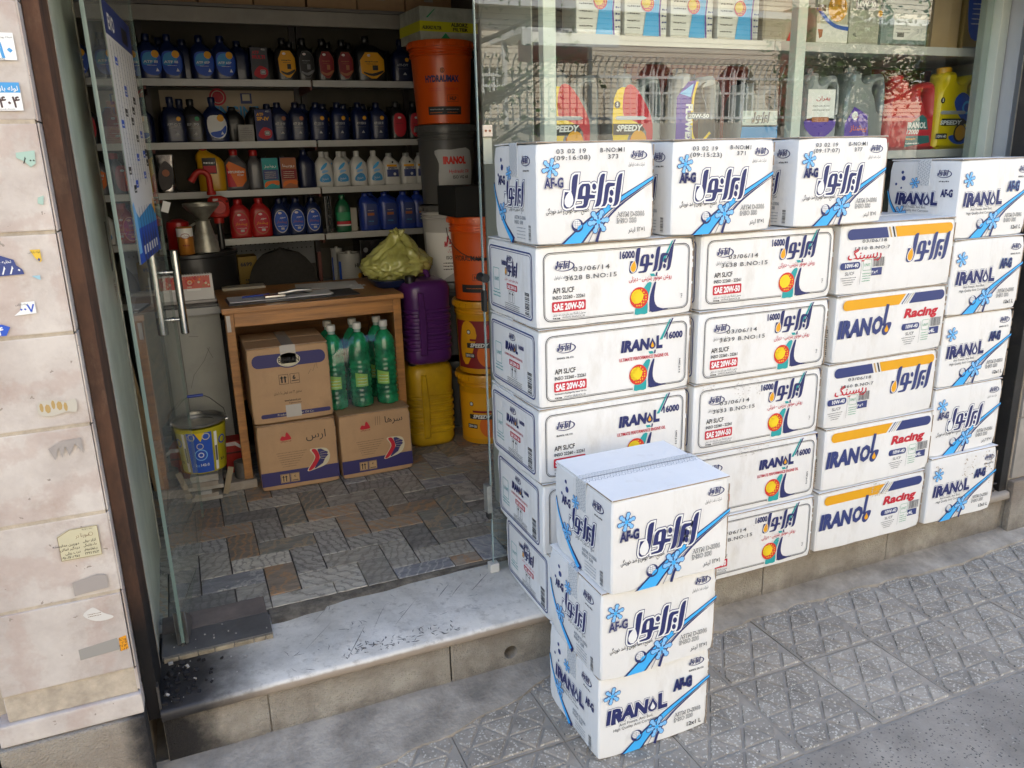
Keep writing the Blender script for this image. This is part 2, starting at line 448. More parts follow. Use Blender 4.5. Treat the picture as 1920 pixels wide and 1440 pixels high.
def oval_mark(art, x, y, w, layer=2, m='navy'):
    h = w*.44
    o1 = circle(x, y, w/2, 28, h/2)
    art.poly(o1, m, layer, [circle(x-w*.035, y+w*.005, w/2*.94, 28, h/2*.86)])
    wordmark(art, x-w*.46, y-w*.13, w*.74, m, m, layer=layer)
def barcode(art, x0, y0, x1, y1, m='black', layer=2, horiz=False, seed=3):
    r = random.Random(seed); t = 0; L_ = (y1-y0) if horiz else (x1-x0)
    while t < .97:
        a_ = r.choice((.015, .03, .045)); 
        if horiz: art.rect(x0, y0+t*L_, x1, y0+(t+a_)*L_, m, layer)
        else: art.rect(x0+t*L_, y0, x0+(t+a_)*L_, y1, m, layer)
        t += a_+r.choice((.02, .03, .05))
def squiggle(art, x0, x1, y, h, m='black', layer=2, seed=1):
    """a line of print too small to read"""
    r = random.Random(seed); x = x0
    while x < x1:
        w_ = r.uniform(.5, 1.6)*h; art.rect(x, y+h*r.uniform(0, .25), min(x+w_, x1), y+h*r.uniform(.6, 1), m, layer); x += w_+h*r.uniform(.25, .5)

# ================================================================== THE SETTING
def stain(m, axis, lo, hi, col, amp=.2, sc=6, strength=1., axis2=None, lo2=0, hi2=1):
    """a patch of soot or dirt where coordinate+noise runs from lo (full) to hi (none)"""
    nt = m.node_tree; L = nt.links.new; b = nt.nodes['Principled BSDF']
    tc = _nd(nt, 'ShaderNodeTexCoord'); sp = _nd(nt, 'ShaderNodeSeparateXYZ'); L(tc.outputs['Object'], sp.inputs[0])
    n = _nd(nt, 'ShaderNodeTexNoise'); L(tc.outputs['Object'], n.inputs['Vector']); n.inputs['Scale'].default_value = sc; n.inputs['Detail'].default_value = 8; n.inputs['Roughness'].default_value = .7
    def mask(ax, l, h):
        ma = _nd(nt, 'ShaderNodeMath', operation='MULTIPLY_ADD'); L(n.outputs[0], ma.inputs[0]); ma.inputs[1].default_value = amp*2; L(sp.outputs[ax], ma.inputs[2])
        mr = _nd(nt, 'ShaderNodeMapRange', interpolation_type='SMOOTHSTEP'); L(ma.outputs[0], mr.inputs[0])
        mr.inputs[1].default_value = l+amp; mr.inputs[2].default_value = h+amp; mr.inputs[3].default_value = strength; mr.inputs[4].default_value = 0
        return mr.outputs[0]
    o = mask(axis, lo, hi)
    if axis2 is not None:
        mm = _nd(nt, 'ShaderNodeMath', operation='MULTIPLY'); L(o, mm.inputs[0]); L(mask(axis2, lo2, hi2), mm.inputs[1]); o = mm.outputs[0]
    mx = _nd(nt, 'ShaderNodeMix', data_type='RGBA'); L(o, mx.inputs[0])
    s_ = b.inputs['Base Color']
    if s_.is_linked: L(s_.links[0].from_socket, mx.inputs[6])
    else: mx.inputs[6].default_value = s_.default_value
    mx.inputs[7].default_value = (*col, 1); L(mx.outputs[2], b.inputs['Base Color']); return m
def speckle(m, sc, col, thr=.25, dens=.5, bump=0):
    """aggregate chips: voronoi cells of one colour scattered in the base"""
    nt = m.node_tree; L = nt.links.new; b = nt.nodes['Principled BSDF']
    tc = _nd(nt, 'ShaderNodeTexCoord'); v = _nd(nt, 'ShaderNodeTexVoronoi'); v.inputs['Scale'].default_value = sc
    nz = _nd(nt, 'ShaderNodeTexNoise'); L(tc.outputs['Object'], nz.inputs['Vector']); nz.inputs['Scale'].default_value = sc*2.2
    wv = _nd(nt, 'ShaderNodeVectorMath', operation='MULTIPLY_ADD'); L(nz.outputs['Color'], wv.inputs[0]); wv.inputs[1].default_value = (1.1/sc,)*3; L(tc.outputs['Object'], wv.inputs[2]); L(wv.outputs[0], v.inputs['Vector'])
    lt = _nd(nt, 'ShaderNodeMath', operation='LESS_THAN'); L(v.outputs['Distance'], lt.inputs[0]); lt.inputs[1].default_value = thr
    sp = _nd(nt, 'ShaderNodeSeparateColor'); L(v.outputs['Color'], sp.inputs[0])
    l2 = _nd(nt, 'ShaderNodeMath', operation='LESS_THAN'); L(sp.outputs[0], l2.inputs[0]); l2.inputs[1].default_value = dens
    mu = _nd(nt, 'ShaderNodeMath', operation='MULTIPLY'); L(lt.outputs[0], mu.inputs[0]); L(l2.outputs[0], mu.inputs[1])
    mx = _nd(nt, 'ShaderNodeMix', data_type='RGBA'); L(mu.outputs[0], mx.inputs[0])
    s_ = b.inputs['Base Color']
    if s_.is_linked: L(s_.links[0].from_socket, mx.inputs[6])
    else: mx.inputs[6].default_value = s_.default_value
    mx.inputs[7].default_value = (*col, 1); L(mx.outputs[2], b.inputs['Base Color'])
    if bump:
        bp = _nd(nt, 'ShaderNodeBump'); bp.inputs['Strength'].default_value = bump; bp.inputs['Distance'].default_value = .003; bp.invert = True
        L(v.outputs['Distance'], bp.inputs['Height'])
        ns = b.inputs['Normal']
        if ns.is_linked: L(ns.links[0].from_socket, bp.inputs['Normal'])
        L(bp.outputs[0], ns)
    return m

def veins(m, sc, col, strength):
    """thin wandering bands of another mineral"""
    nt = m.node_tree; L = nt.links.new; b = nt.nodes['Principled BSDF']
    tc = _nd(nt, 'ShaderNodeTexCoord'); oi = _nd(nt, 'ShaderNodeObjectInfo'); mp = _nd(nt, 'ShaderNodeMapping'); L(tc.outputs['Object'], mp.inputs[0])
    mu = _nd(nt, 'ShaderNodeMath', operation='MULTIPLY'); L(oi.outputs['Random'], mu.inputs[0]); mu.inputs[1].default_value = 6.3
    cb = _nd(nt, 'ShaderNodeCombineXYZ'); L(mu.outputs[0], cb.inputs[0]); L(mu.outputs[0], cb.inputs[2]); L(cb.outputs[0], mp.inputs['Rotation']); L(cb.outputs[0], mp.inputs['Location'])
    wv = _nd(nt, 'ShaderNodeTexWave'); L(mp.outputs[0], wv.inputs['Vector']); wv.inputs['Scale'].default_value = sc; wv.inputs['Distortion'].default_value = 9; wv.inputs['Detail'].default_value = 6; wv.inputs['Detail Scale'].default_value = 1.6; wv.inputs['Detail Roughness'].default_value = .7
    r = _nd(nt, 'ShaderNodeValToRGB'); L(wv.outputs[0], r.inputs[0]); r.color_ramp.elements[0].position = .0; r.color_ramp.elements[0].color = (strength,)*3+(1,); r.color_ramp.elements[1].position = .32; r.color_ramp.elements[1].color = (0, 0, 0, 1)
    mx = _nd(nt, 'ShaderNodeMix', data_type='RGBA'); L(r.outputs[0], mx.inputs[0]); s_ = b.inputs['Base Color']; L(s_.links[0].from_socket, mx.inputs[6]); mx.inputs[7].default_value = (*col, 1); L(mx.outputs[2], s_)
    return m
asph = M('asphalt', (.33, .29, .24), .9, var=.35, vs=3, bump=.6, bs=180, dirt=.4, dcol=(.12, .11, .095), ds=5)
speckle(asph, 150, (.09, .085, .075), .4, .22)
speckle(asph, 60, (.36, .33, .28), .25, .12)
pave = M('paving_concrete', (.37, .325, .265), .85, var=.3, vs=4, bump=.4, bs=150, rand=.1)
pavetop = M('paving_terrazzo', (.39, .34, .275), .8, var=.45, vs=7, dirt=.6, dcol=(.17, .145, .115), ds=6, bump=.3, bs=150, rand=.12)
speckle(pavetop, 135, (.52, .48, .40), .44, .4)
speckle(pavetop, 60, (.05, .05, .05), .16, .25)
mort = M('mortar', (.37, .325, .265), .9, var=.45, vs=7, bump=1, bs=70, dirt=.6, dcol=(.12, .10, .08), ds=5)
stonebh = M('bush_hammered_stone', (.38, .345, .285), .9, var=.4, vs=7, col2=(.25, .215, .17), bump=.9, bs=130, dirt=.5, dcol=(.16, .14, .12), ds=9)
speckle(stonebh, 170, (.27, .24, .19), .3, .4, bump=1.2)
plinth_m = M('plinth_stone', (.36, .315, .25), .85, var=.3, vs=4, col2=(.26, .21, .16), bump=.5, bs=30)
speckle(plinth_m, 170, (.31, .26, .2), .3, .3, bump=1.2)
stain(stonebh, 2, .0, .075, (.15, .13, .11), amp=.06, sc=14, strength=.85)
stain(stonebh, 2, .2, .1, (.22, .17, .13), amp=.05, sc=11, strength=.7)
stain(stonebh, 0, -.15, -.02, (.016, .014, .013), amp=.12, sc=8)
stain(plinth_m, 0, -.235, -.30, (.02, .017, .015), amp=.06, sc=8)
marb = M('doorstep_marble', (.74, .70, .63), .55, var=.15, vs=5, col2=(.55, .52, .46), bump=.25, bs=70, dirt=.8, dcol=(.26, .23, .19), ds=30)
veins(marb, 2.2, (.45, .42, .37), .3)
stain(marb, 2, .186, .194, (.30, .235, .175), amp=.006, sc=9, strength=.9)
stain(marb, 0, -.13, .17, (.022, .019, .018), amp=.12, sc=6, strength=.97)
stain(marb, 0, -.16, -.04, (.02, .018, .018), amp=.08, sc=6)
ledge = M('ledge_stone', (.34, .30, .25), .7, var=.3, vs=6, bump=.3, bs=40, dirt=.6, dcol=(.12, .1, .08), ds=6)
stain(ledge, 1, -.022, -.006, (.36, .28, .2), amp=.01, sc=10, strength=.0)

g = MB().box((-30, -14, -.3), (40, -.68, -.004), asph).build('road'); tag(g, kind='structure')
g = MB().box((-30, -.68, -.3), (40, 6, -.008), mort).build('ground'); tag(g, kind='structure')

# -- pavement of grooved tiles
pav = empty('pavement', (0, 0, 0)); tag(pav, kind='structure')
def clip(poly, x0, y0, x1, y1):
    for ax, v, s_ in ((0, x0, 1), (0, x1, -1), (1, y0, 1), (1, y1, -1)):
        out = []
        for i in range(len(poly)):
            p, q = poly[i-1], poly[i]; dp, dq = s_*(p[ax]-v), s_*(q[ax]-v)
            if (dp >= 0) != (dq >= 0):
                t = dp/(dp-dq); out.append((p[0]+(q[0]-p[0])*t, p[1]+(q[1]-p[1])*t))
            if dq >= 0: out.append(q)
        poly = out
        if len(poly) < 3: return []
    return poly
TW, TD = .2872, .318
def tile_mesh():
    mb = MB(); mb.box((.0, 0, -.03), (TW, TD, -.0045), pave)
    cw, cd = TW/2.5, TD/2.0
    for i in range(-1, 7):
        for j in range(-1, 6):
            cx, cy = i*cw/2+.03, j*cd/2
            if (i+j) % 2: continue
            for tri in ([(cx-cw/2, cy), (cx+cw/2, cy), (cx, cy+cd/2)], [(cx-cw/2, cy), (cx, cy-cd/2), (cx+cw/2, cy)]):
                if (i+2*j) % 3 and tri[2][1] > cy: pass
                gx = sum(p[0] for p in tri)/3; gy = sum(p[1] for p in tri)/3
                t = [(p[0]+(gx-p[0])*.0, p[1]) for p in tri]
                # two triangles of a rhombus join unless a cross groove divides them
                t = [(gx+(p[0]-gx)*.87, gy+(p[1]-gy)*.87) for p in t]
                t = clip(t, .008, .008, TW-.008, TD-.008)
                if len(t) < 3 or abs(area(t)) < 1.2e-4: continue
                if area(t) < 0: t = t[::-1]
                n = len(t); top = offset(t, -.003)
                vs = [(x, y, -.0048) for x, y in t]+[(x, y, 0) for x, y in top]
                mb.add(vs, [(k, (k+1) % n, n+(k+1) % n, n+k) for k in range(n)]+[tuple(range(n, 2*n))], pavetop)
    return mb
t0 = tile_mesh().build('paving_tile', parent=pav); first = True
for r_ in range(2):
    for k in range(-5, 13):
        x = 1.42+.29*k; y = -.673+.3205*r_
        if x+TW < .2+(.35 if r_ else 0)-.3: continue
        o = t0 if first else link(bpy.data.objects.new('paving_tile', t0.data), pav); first = False
        o.location = (x+.0025, y+.0025, random.uniform(-.002, .002)); o.rotation_euler = (random.uniform(-.006, .006), random.uniform(-.006, .006), 0)
# mortar apron at the foot of the wall, ragged along the tiles
r = random.Random(4); mb = MB(); top = []; bot = []
n = 150
for i in range(n+1):
    x = -1.2+6.4*i/n; base = -.09-.06*noise.noise(Vector((x*1.3, 0, 0)))-.03*noise.noise(Vector((x*6, 3, 0)))-.012*noise.noise(Vector((x*25, 3, 0)))
    if x < 1: base -= (1-x)*.17
    top.append((x, .01, .028+.004*noise.noise(Vector((x*5, 1, 0))))); bot.append((x, base, -.006 if x > .1 else .001))
mid = [(a_[0], b_[1]*.86, .009+.003*noise.noise(Vector((a_[0]*9, 5, 0)))) for a_, b_ in zip(top, bot)]
edge = [(a_[0], b_[1]*.995, .005) for a_, b_ in zip(top, bot)]
vs = bot+edge+mid+top; m_ = n+1
mb.add(vs, [(r_*m_+i, r_*m_+i+1, (r_+1)*m_+i+1, (r_+1)*m_+i) for r_ in range(3) for i in range(n)], mort, smooth=True)
o = mb.build('mortar_apron'); tag(o, kind='structure')

# -- step wall in bush-hammered panels, one with a drain hole
sw = empty('step_wall'); tag(sw, kind='structure')
xs = [-.2, .075, .62, 1.185, 1.83, 2.44, 3.08]
hole_m = M('hole_dark', (.02, .02, .02), .9)
for i in range(len(xs)-1):
    a_, b_ = xs[i]+.002, xs[i+1]-.002; mb = MB()
    if a_ < .823 < b_:
        hole = circle(.823, .075, .023, 18)
        out = [(a_, -.02), (b_, -.02), (b_, .166), (a_, .166)]
        P = [[Vector((x, y, 0)) for x, y in out], [Vector((x, y, 0)) for x, y in hole]]
        allp = out+hole; vs = [(x, 0, z) for x, z in allp]
        mb.add(vs, [tuple(t) if area([allp[k] for k in t]) > 0 else tuple(t)[::-1] for t in tessellate_polygon(P)], stonebh)
        n = len(hole); mb.add([(x, 0, z) for x, z in hole]+[(x, .06, z) for x, z in hole], [(k, n+k, n+(k+1) % n, (k+1) % n) for k in range(n)], mort)
        mb.add([(x, .06, z) for x, z in hole], [tuple(range(n))], hole_m)
    else: mb.box((a_, 0, -.02), (b_, .05, .166), stonebh, b=.0015)
    mb.build('stone_panel', parent=sw)
b_ = MB().box((-.2, .008, -.02), (.62, .3, .165), mort).box((1.185, .008, -.02), (3.1, .3, .165), mort).box((.62, .065, -.02), (1.185, .3, .165), mort)
b_.build('core', parent=sw)
# -- doorstep slab with a worn rounded nose
ds = empty('doorstep'); tag(ds, kind='structure')
def nosed(x0, x1, y1, mat, z1=.2, z0=.168, y0=-.022, seed=0, nx=60):
    mb = MB(); prof = [(y0+.004, z0), (y0, z0+.006), (y0, z1-.011), (y0+.0035, z1-.0035), (y0+.011, z1), (.1, z1), (y1, z1)]
    vs = []; fs = []
    for i in range(nx+1):
        x = x0+(x1-x0)*i/nx
        for k, (y, z) in enumerate(prof):
            c = .0035*max(0, noise.noise(Vector((x*14+seed, k, 0)))) if k < 5 else 0
            vs.append((x, y+c, z-(c*.8 if k in (3, 4) else 0)))
    m = len(prof)
    for i in range(nx):
        for k in range(m-1): fs.append((i*m+k, (i+1)*m+k, (i+1)*m+k+1, i*m+k+1))
    fs += [tuple(range(m))[::-1], tuple(nx*m+k for k in range(m))]
    return mb.add(vs, fs, mat, smooth=True)
nosed(-.2, 1.06, .352, marb).build('marble_slab', parent=ds, ang=50)
nosed(1.064, 3.1, .30, ledge, seed=9).build('stone_ledge', parent=ds, ang=50)
# scratches and scuffs on the slab: thin dark wear marks
art = Art(); r = random.Random(8)
for k in range(130):
    k = k % 90; x = r.uniform(.15, .86); y = r.uniform(.0, .32) if k > 45 else r.uniform(.0, .06); l = r.uniform(.006, .035); a_ = r.choice((r.uniform(.2, 1.4), r.uniform(-.6, .3), r.uniform(1.2, 2.4)))
    if k > 80: l = r.uniform(.08, .16); a_ = r.uniform(.7, 1.1)
    if k <= 45: x = r.uniform(.3, .66); l = r.uniform(.004, .02)
    dx, dy = math.cos(a_)*l, math.sin(a_)*l
    if y+dy > .34: continue
    t = r.uniform(.0012, .0028) if k > 45 else r.uniform(.002, .005)
    art.line([(x, y), (x+dx*.5+r.uniform(-.003, .003), y+dy*.5), (x+dx, y+dy)], [t*.3, t, t*.2], M('scratch', (.13, .125, .12), .8), 1)
sc = art.build('scratch_marks', lambda x, y, o: (x, y, .2+o), ds); tag(sc, kind='stuff')
# -- shop floor: slate setts in herringbone, each its own piece
slates = [veins(M('slate_'+n_, c, .5, var=.45, vs=9, col2=c2, bump=.35, bs=22, rand=.34, stretch=(1, 3.5, 1), dirt=.6, dcol=(.10, .088, .075), ds=5), 11, vc, .75) for n_, c, c2, vc in
    (('grey', (.43, .41, .37), (.22, .21, .19), (.14, .13, .12)), ('blue', (.36, .36, .365), (.2, .2, .21), (.52, .50, .46)), ('pale', (.58, .54, .46), (.31, .29, .25), (.22, .2, .17)), ('rust', (.44, .35, .26), (.24, .205, .17), (.48, .27, .13)), ('green', (.38, .37, .32), (.21, .21, .18), (.46, .34, .22)))]
grout = M('grout', (.11, .095, .08), .9, var=.4, vs=8, bump=.5, bs=60)
fl = empty('shop_floor'); tag(fl, kind='structure')
MB().box((-1.5, .352, .1), (1.6, 2.9, .203), grout).build('grout_bed', parent=fl)
rs = {}
r = random.Random(21)
def slate_obj(x0, y0, x1, y1):
    x0 = max(x0, -.62); x1 = min(x1, 1.56); y0 = max(y0, .375); y1 = min(y1, 2.35)
    if x1-x0 < .02 or y1-y0 < .02: return
    g_ = r.uniform(.0015, .0035); q = [(x0+g_+r.uniform(-.001, .001), y0+g_), (x1-g_, y0+g_+r.uniform(-.001, .001)), (x1-g_, y1-g_), (x0+g_, y1-g_+r.uniform(-.001, .001))]
    z = .2095+r.uniform(-.0012, .0012); cx, cy = (x0+x1)/2, (y0+y1)/2
    tp = offset(q, -.0025); mb = MB()
    mb.add([(x-cx, y-cy, -.008) for x, y in q]+[(x-cx, y-cy, -.0012) for x, y in q]+[(x-cx, y-cy, 0) for x, y in tp],
        [(k, (k+1) % 4, 4+(k+1) % 4, 4+k) for k in range(4)]+[(4+k, 4+(k+1) % 4, 8+(k+1) % 4, 8+k) for k in range(4)]+[(8, 9, 10, 11)], r.choices(slates, (5, 2, 3, 2, 2))[0])
    o = mb.build('slate_tile', parent=fl); o.location = (cx, cy, z); o.rotation_euler = (r.uniform(-.004, .004), r.uniform(-.004, .004), 0)
ww = .1055
done = set()
for gy in range(-3, 22):
    for gx in range(-10, 16):
        s_ = (gx-gy) % 4
        x = .245+gx*ww; y = .455+gy*ww
        if s_ == 0: slate_obj(x, y, x+2*ww, y+ww)       # lies across
        elif s_ == 3: slate_obj(x, y, x+ww, y+2*ww)
# step slab raised at the left of the door
slabm = M('worn_dark_slab', (.12, .118, .115), .45, var=.3, vs=7, bump=.2, bs=40, dirt=.4, dcol=(.03, .028, .026), ds=4)
ps = empty('raised_threshold'); tag(ps, kind='structure')
MB().box((-.195, .218, .2005), (.121, .345, .2165), slabm, b=.003).build('dark_slab', parent=ps)
MB().box((-.195, .347, .2005), (.118, .452, .2155), M('pinkish_stone', (.2, .165, .145), .7, var=.35, vs=8, bump=.3), b=.003).build('stone_strip', parent=ps)
r = random.Random(3); x = -.19
while x < .11:
    wd = r.uniform(.03, .07); MB().box((x, .208, .2005), (min(x+wd, .12), .2165, .214), M('chipped_edge', (.33, .28, .2), .8, var=.5, vs=20, bump=.5), b=.002).build('edge_stone', parent=ps); x += wd+.002
# broken mortar between slab and slates
mb = MB(); n = 60; vs = []; 
for i in range(n+1):
    x = .125+.77*i/n; f_ = i/n
    y0 = .31+.05*f_+.012*noise.noise(Vector((x*9, 0, 0)))-(.02 if x < .3 else 0); y1 = .41+.01*noise.noise(Vector((x*14, 2, 0)))
    vs += [(x, y0, .2005), (x, y0+.008, .204), (x, (y0+y1)/2, .2075+.002*noise.noise(Vector((x*30, 9, 0)))), (x, y1, .206)]
mb.add(vs, [(i*4+k, (i+1)*4+k, (i+1)*4+k+1, i*4+k+1) for i in range(n) for k in range(3)], M('rough_mortar', (.2, .175, .14), .95, var=.6, vs=18, bump=1, bs=60), smooth=True)
o = mb.build('broken_mortar_joint'); tag(o, kind='structure')
MB().lathe([(.026, .2005), (.03, .204), (.025, .205), (.021, .203), (.0, .2025)], M('pit_metal', (.06, .05, .045), .7, var=.5, vs=60, bump=.5), c=(.72, .435)).build('floor_socket', parent=fl)
# soot lumps and crumbs in the corner
mb = MB(); r = random.Random(5); soot = M('soot', (.012, .011, .012), .8); crumb = M('crumb', (.4, .38, .35), .8)
for k in range(70):
    x = -.19+abs(r.gauss(0, .05)); y = r.uniform(.0, .2); s_ = r.uniform(.002, .008)
    T = Matrix.Translation((x, y, .201+s_*.4)) @ Matrix.Rotation(r.uniform(0, 6), 4, Vector((r.random(), r.random(), r.random())).normalized())
    mb.box((-s_, -s_*.8, -s_*.4), (s_, s_*.6, s_*.5), soot if r.random() < .93 else crumb, T=T)
for k in range(26):
    x = r.uniform(-.18, .12); y = r.uniform(.0, .34); s_ = r.uniform(.0008, .0022); z = .2165 if y > .217 else .2
    mb.box((x-s_, y-s_, z), (x+s_, y+s_*1.4, z+s_), crumb)
o = mb.build('soot_debris'); tag(o, kind='stuff')

# ------------------------------------------------------------------ left pilaster
pm = M('pilaster_marble', (.57, .515, .46), .55, var=.2, vs=5, col2=(.42, .36, .32), bump=.3, bs=45, dirt=.6, dcol=(.33, .24, .19), ds=6, rand=.08)
veins(pm, 1.7, (.40, .26, .21), .32)
speckle(pm, 45, (.30, .25, .21), .16, .12)
joint = M('joint_mortar', (.50, .42, .32), .9, var=.3, vs=20, bump=.6, bs=60)
pl = empty('marble_pilaster', (-.385, 0, 0), label='beige marble slab pillar with torn phone number stickers left of the doorway', cat='pillar')
pl.location = (0, 0, 0)
zs = [.301, .37, .592, .807, 1.03, 1.248, 1.473, 1.702, 1.94, 2.2, 2.6]
r = random.Random(2)
for i in range(len(zs)-1):
    g_ = .004
    j_ = r.uniform(-.003, .003)
    mb = MB(); mb.box((-.53, -.05+j_, zs[i]+g_), (-.2385+r.uniform(-.001, .002), -.012, zs[i+1]-g_), pm, b=.003); mb.build('marble_slab', parent=pl)
    mb = MB(); mb.box((-.237, -.046, zs[i]+.002), (-.2335, .02, zs[i+1]-.002), pm, b=.001); mb.build('return_strip', parent=pl)
MB().box((-.528, -.0475, .3), (-.24, .0, 2.6), joint).build('mortar_backing', parent=pl)
MB().box((-.56, -.07, -.02), (-.232, .0, .236), plinth_m, b=.006).build('plinth', parent=pl)
MB().box((-.555, -.06, .24), (-.232, .0, .298), pm, b=.006).build('plinth_course', parent=pl)
MB().box((-.53, -.04, .236), (-.25, 0, .301), joint).build('joint_fill', parent=pl)
MB().box((-.558, .0, -.02), (-.238, .3, 2.6), joint).build('core', parent=pl)
# stickers on the pilaster: each stuck-on piece is a thing of its own
def sticker(name, lab, outline, x, z, fn, base='white', y=-.0535):
    art = Art(); art.poly(outline, base, 1)
    if fn: fn(art)
    o = art.build(name, lambda a_, b_, off: (a_, -off, b_), None, base=.0); o.location = (x, y, z)
    return tag(o, lab, 'sticker', 'torn stickers on the marble pillar')
def s404(a_):
    a_.rect(-.09, .035, .0, .055, INK['sky'], 2); a_.text(fa('لوله بازکنی'), -.004, .039, .009, 'white', 3, 'R', bold=.03)
    a_.text('۴۰۴', -.004, .006, .022, M('ink_brown', (.06, .03, .03)), 2, 'R', bold=.05); squiggle(a_, -.05, -.015, .002, .0016)
sticker('sticker', 'white sticker with blue band and large digits 404, upper pillar', [(-.09, 0), (.0, -.0), (.0, .055), (-.09, .055)], -.256, 1.724, s404)
def s90(a_):
    a_.text('۹۰', -.006, .004, .036, INK['sky'], 2, 'R', bold=.05); a_.text(fa('شبانه روزی'), -.002, .042, .004, 'black', 2, 'R'); a_.text(fa('یخچالی'), -.022, .001, .005, 'black', 2, 'R')
sticker('sticker', 'white sticker with light blue number ending 90 at the pillar top', [(-.08, 0), (0, 0), (0, .052), (-.08, .052)], -.251, 1.822, s90)
sticker('sticker', 'pale green torn sticker reading 800 on the second marble slab', [(-.035, .022), (0, .026), (-.002, .0), (-.012, -.008), (-.022, .004), (-.036, .012)], -.25, 1.618, lambda a_: a_.text('۸۰۰', -.003, .0, .014, 'black', 2, 'R', bold=.04), base=M('ink_mint', (.35, .5, .42)))
sticker('sticker', 'small pale green scrap of sticker below the 800 one', [(-.01, 0), (0, -.004), (.004, .016), (-.008, .012)], -.252, 1.535, None, base=M('ink_mint', (.35, .5, .42)))
sticker('sticker', 'dark blue torn sticker with white digits 880', [(-.075, 0), (0, .002), (-.002, .012), (-.012, .022), (-.015, .034), (-.04, .045), (-.075, .042)], -.312, 1.385, lambda a_: (a_.text('۸۸۰', -.006, .004, .018, 'white', 2, 'R', bold=.04), a_.text(fa('تخلیه چاه'), -.02, .028, .006, 'white', 2, 'R', bold=.03)), base=INK['navy2'])
sticker('sticker', 'yellow torn corner sticker with a blue diamond', [(-.02, .03), (0, .03), (0, .006), (-.004, .002), (-.012, .012)], -.274, 1.408, lambda a_: (a_.poly([(-.008, .008), (-.005, .012), (-.002, .008), (-.005, .004)], 'navy2', 2), a_.text(fa('لوله بازکنی'), -.001, .023, .004, 'black', 2, 'R')), base=M('ink_yel2', (.7, .46, .04)))
sticker('sticker', 'tiny light blue scrap of sticker beside the blue 880 one', [(-.016, .008), (0, .008), (0, -.002), (-.005, 0)], -.283, 1.374, None, base=M('ink_lb', (.3, .5, .58)))
sticker('sticker', 'white torn sticker with blue digits 007', [(-.043, .0), (0, .002), (0, .029), (-.026, .028), (-.028, .012)], -.303, 1.298, lambda a_: (a_.text('۰۰۷', -.002, .005, .018, INK['blue'], 2, 'R', bold=.05), a_.text(fa('لوله بازکنی'), -.014, .022, .004, 'black', 2, 'R')))
sticker('sticker', 'blue torn sticker at left with a white four, low on the slab', [(-.05, 0), (-.006, .0), (.004, .018), (-.01, .025), (-.03, .028), (-.05, .026)], -.362, 1.256, lambda a_: a_.text('۴', -.01, .002, .018, 'white', 2, 'R', bold=.05), base=INK['blue'])
sticker('sticker', 'weathered paper scrap stained rusty yellow on a middle slab', smoothp([(-.075, .006), (-.05, 0), (-.02, .006), (0, .004), (.002, .034), (-.02, .03), (-.04, .037), (-.072, .035)]), -.261, 1.062, lambda a_: [a_.poly(circle(-.02-.012*k, .018+.004*(k % 3), .004+.002*(k % 2), 7, .011), M('ink_rusty', (.42, .28, .1)), 2) for k in range(5)], base=M('ink_oldpaper', (.5, .46, .38)))
def card(a_):
    a_.ring([(-.088, -.002), (.0, -.002), (.0, .075), (-.06, .075), (-.088, .06)], .001, 'brownmark', 2)
    a_.text('۰۹۱۰-۱۷۰۸۹۷۸', -.086, .002, .0065, 'black', 2, fit=.04, bold=.03); a_.text('۳۳۳۸۲۱۵۳', -.006, .004, .0065, 'black', 2, 'R', fit=.03, bold=.03)
    for k, (s1, s2) in enumerate((('درب ریلی', 'درب اتوماتیک شیشه ای'), ('دزدگیر اماکن', 'جک پارکینگی'), ('دوربین مداربسته', 'کرکره برقی'))):
        a_.text(fa(s1), -.045, .013+.011*k, .006, 'black', 2, 'R', bold=.03); a_.text(fa(s2), -.008, .015+.011*k, .006, 'black', 2, 'R', bold=.03, fit=.028)
    a_.text(fa('سورنا در'), -.02, .052, .01, 'brownmark', 2, 'R', fit=.03); a_.ring(circle(-.017, .056, .005, 14), .0008, 'brownmark', 2)
    a_.text('۰۹۱۰۱۷۰۸۹۷۸', -.01, .068, .004, 'black', 2, 'R', fit=.025)
sticker('sticker', 'cream tradesman sticker full of Persian print on the third slab from the bottom', [(-.088, -.003), (0, -.003), (0, .076), (-.06, .076), (-.088, .062)], -.262, .703, card, base=M('ink_card', (.55, .5, .33)))
sticker('sticker', 'white peeling paper remnant in a long torn teardrop', smoothp([(-.06, .018), (-.035, -.004), (-.005, -.006), (.005, -.0), (-.015, .014), (-.03, .03), (-.04, .034)]), -.268, .53, lambda a_: [squiggle(a_, -.05, -.02, .01+.006*k, .0025, 'brownmark', seed=k) for k in range(2)], base=M('ink_peel', (.62, .59, .54)))
sticker('sticker', 'grey tape residue strip on the lowest tall slab', [(-.09, .0), (0, .006), (-.002, .04), (-.09, .03)], -.262, .428, None, base=M('ink_residue', (.3, .28, .25), .7))
sticker('sticker', 'small orange sticker with black digits at the end of the residue strip', [(-.019, 0), (0, .004), (-.001, .042), (-.018, .038)], -.2425, .428, lambda a_: [a_.text(t, -.0015, .03-.0095*k, .007, 'black', 2, 'R', bold=.03) for k, t in enumerate(('اتو', '۰۸۱۱', '۲۵۱۳', '۵۰۸۲'))], base=M('ink_or2', (.72, .3, .01)))
sticker('sticker', 'grey glue smear where a notice was torn off above the teardrop scrap', [(-.075, .004), (0, .01), (.0, .045), (-.02, .05), (-.075, .04)], -.262, .60, None, base=M('ink_smear', (.34, .3, .27), .8))
sticker('sticker', 'grey brush-like glue smear on the fourth slab from the ground', [(-.07, .03), (-.06, .0), (-.05, .03), (-.045, .004), (-.035, .032), (-.03, .006), (-.015, .034), (0, .008), (0, .046), (-.04, .044)], -.262, .955, None, base=M('ink_smear', (.34, .3, .27), .8))

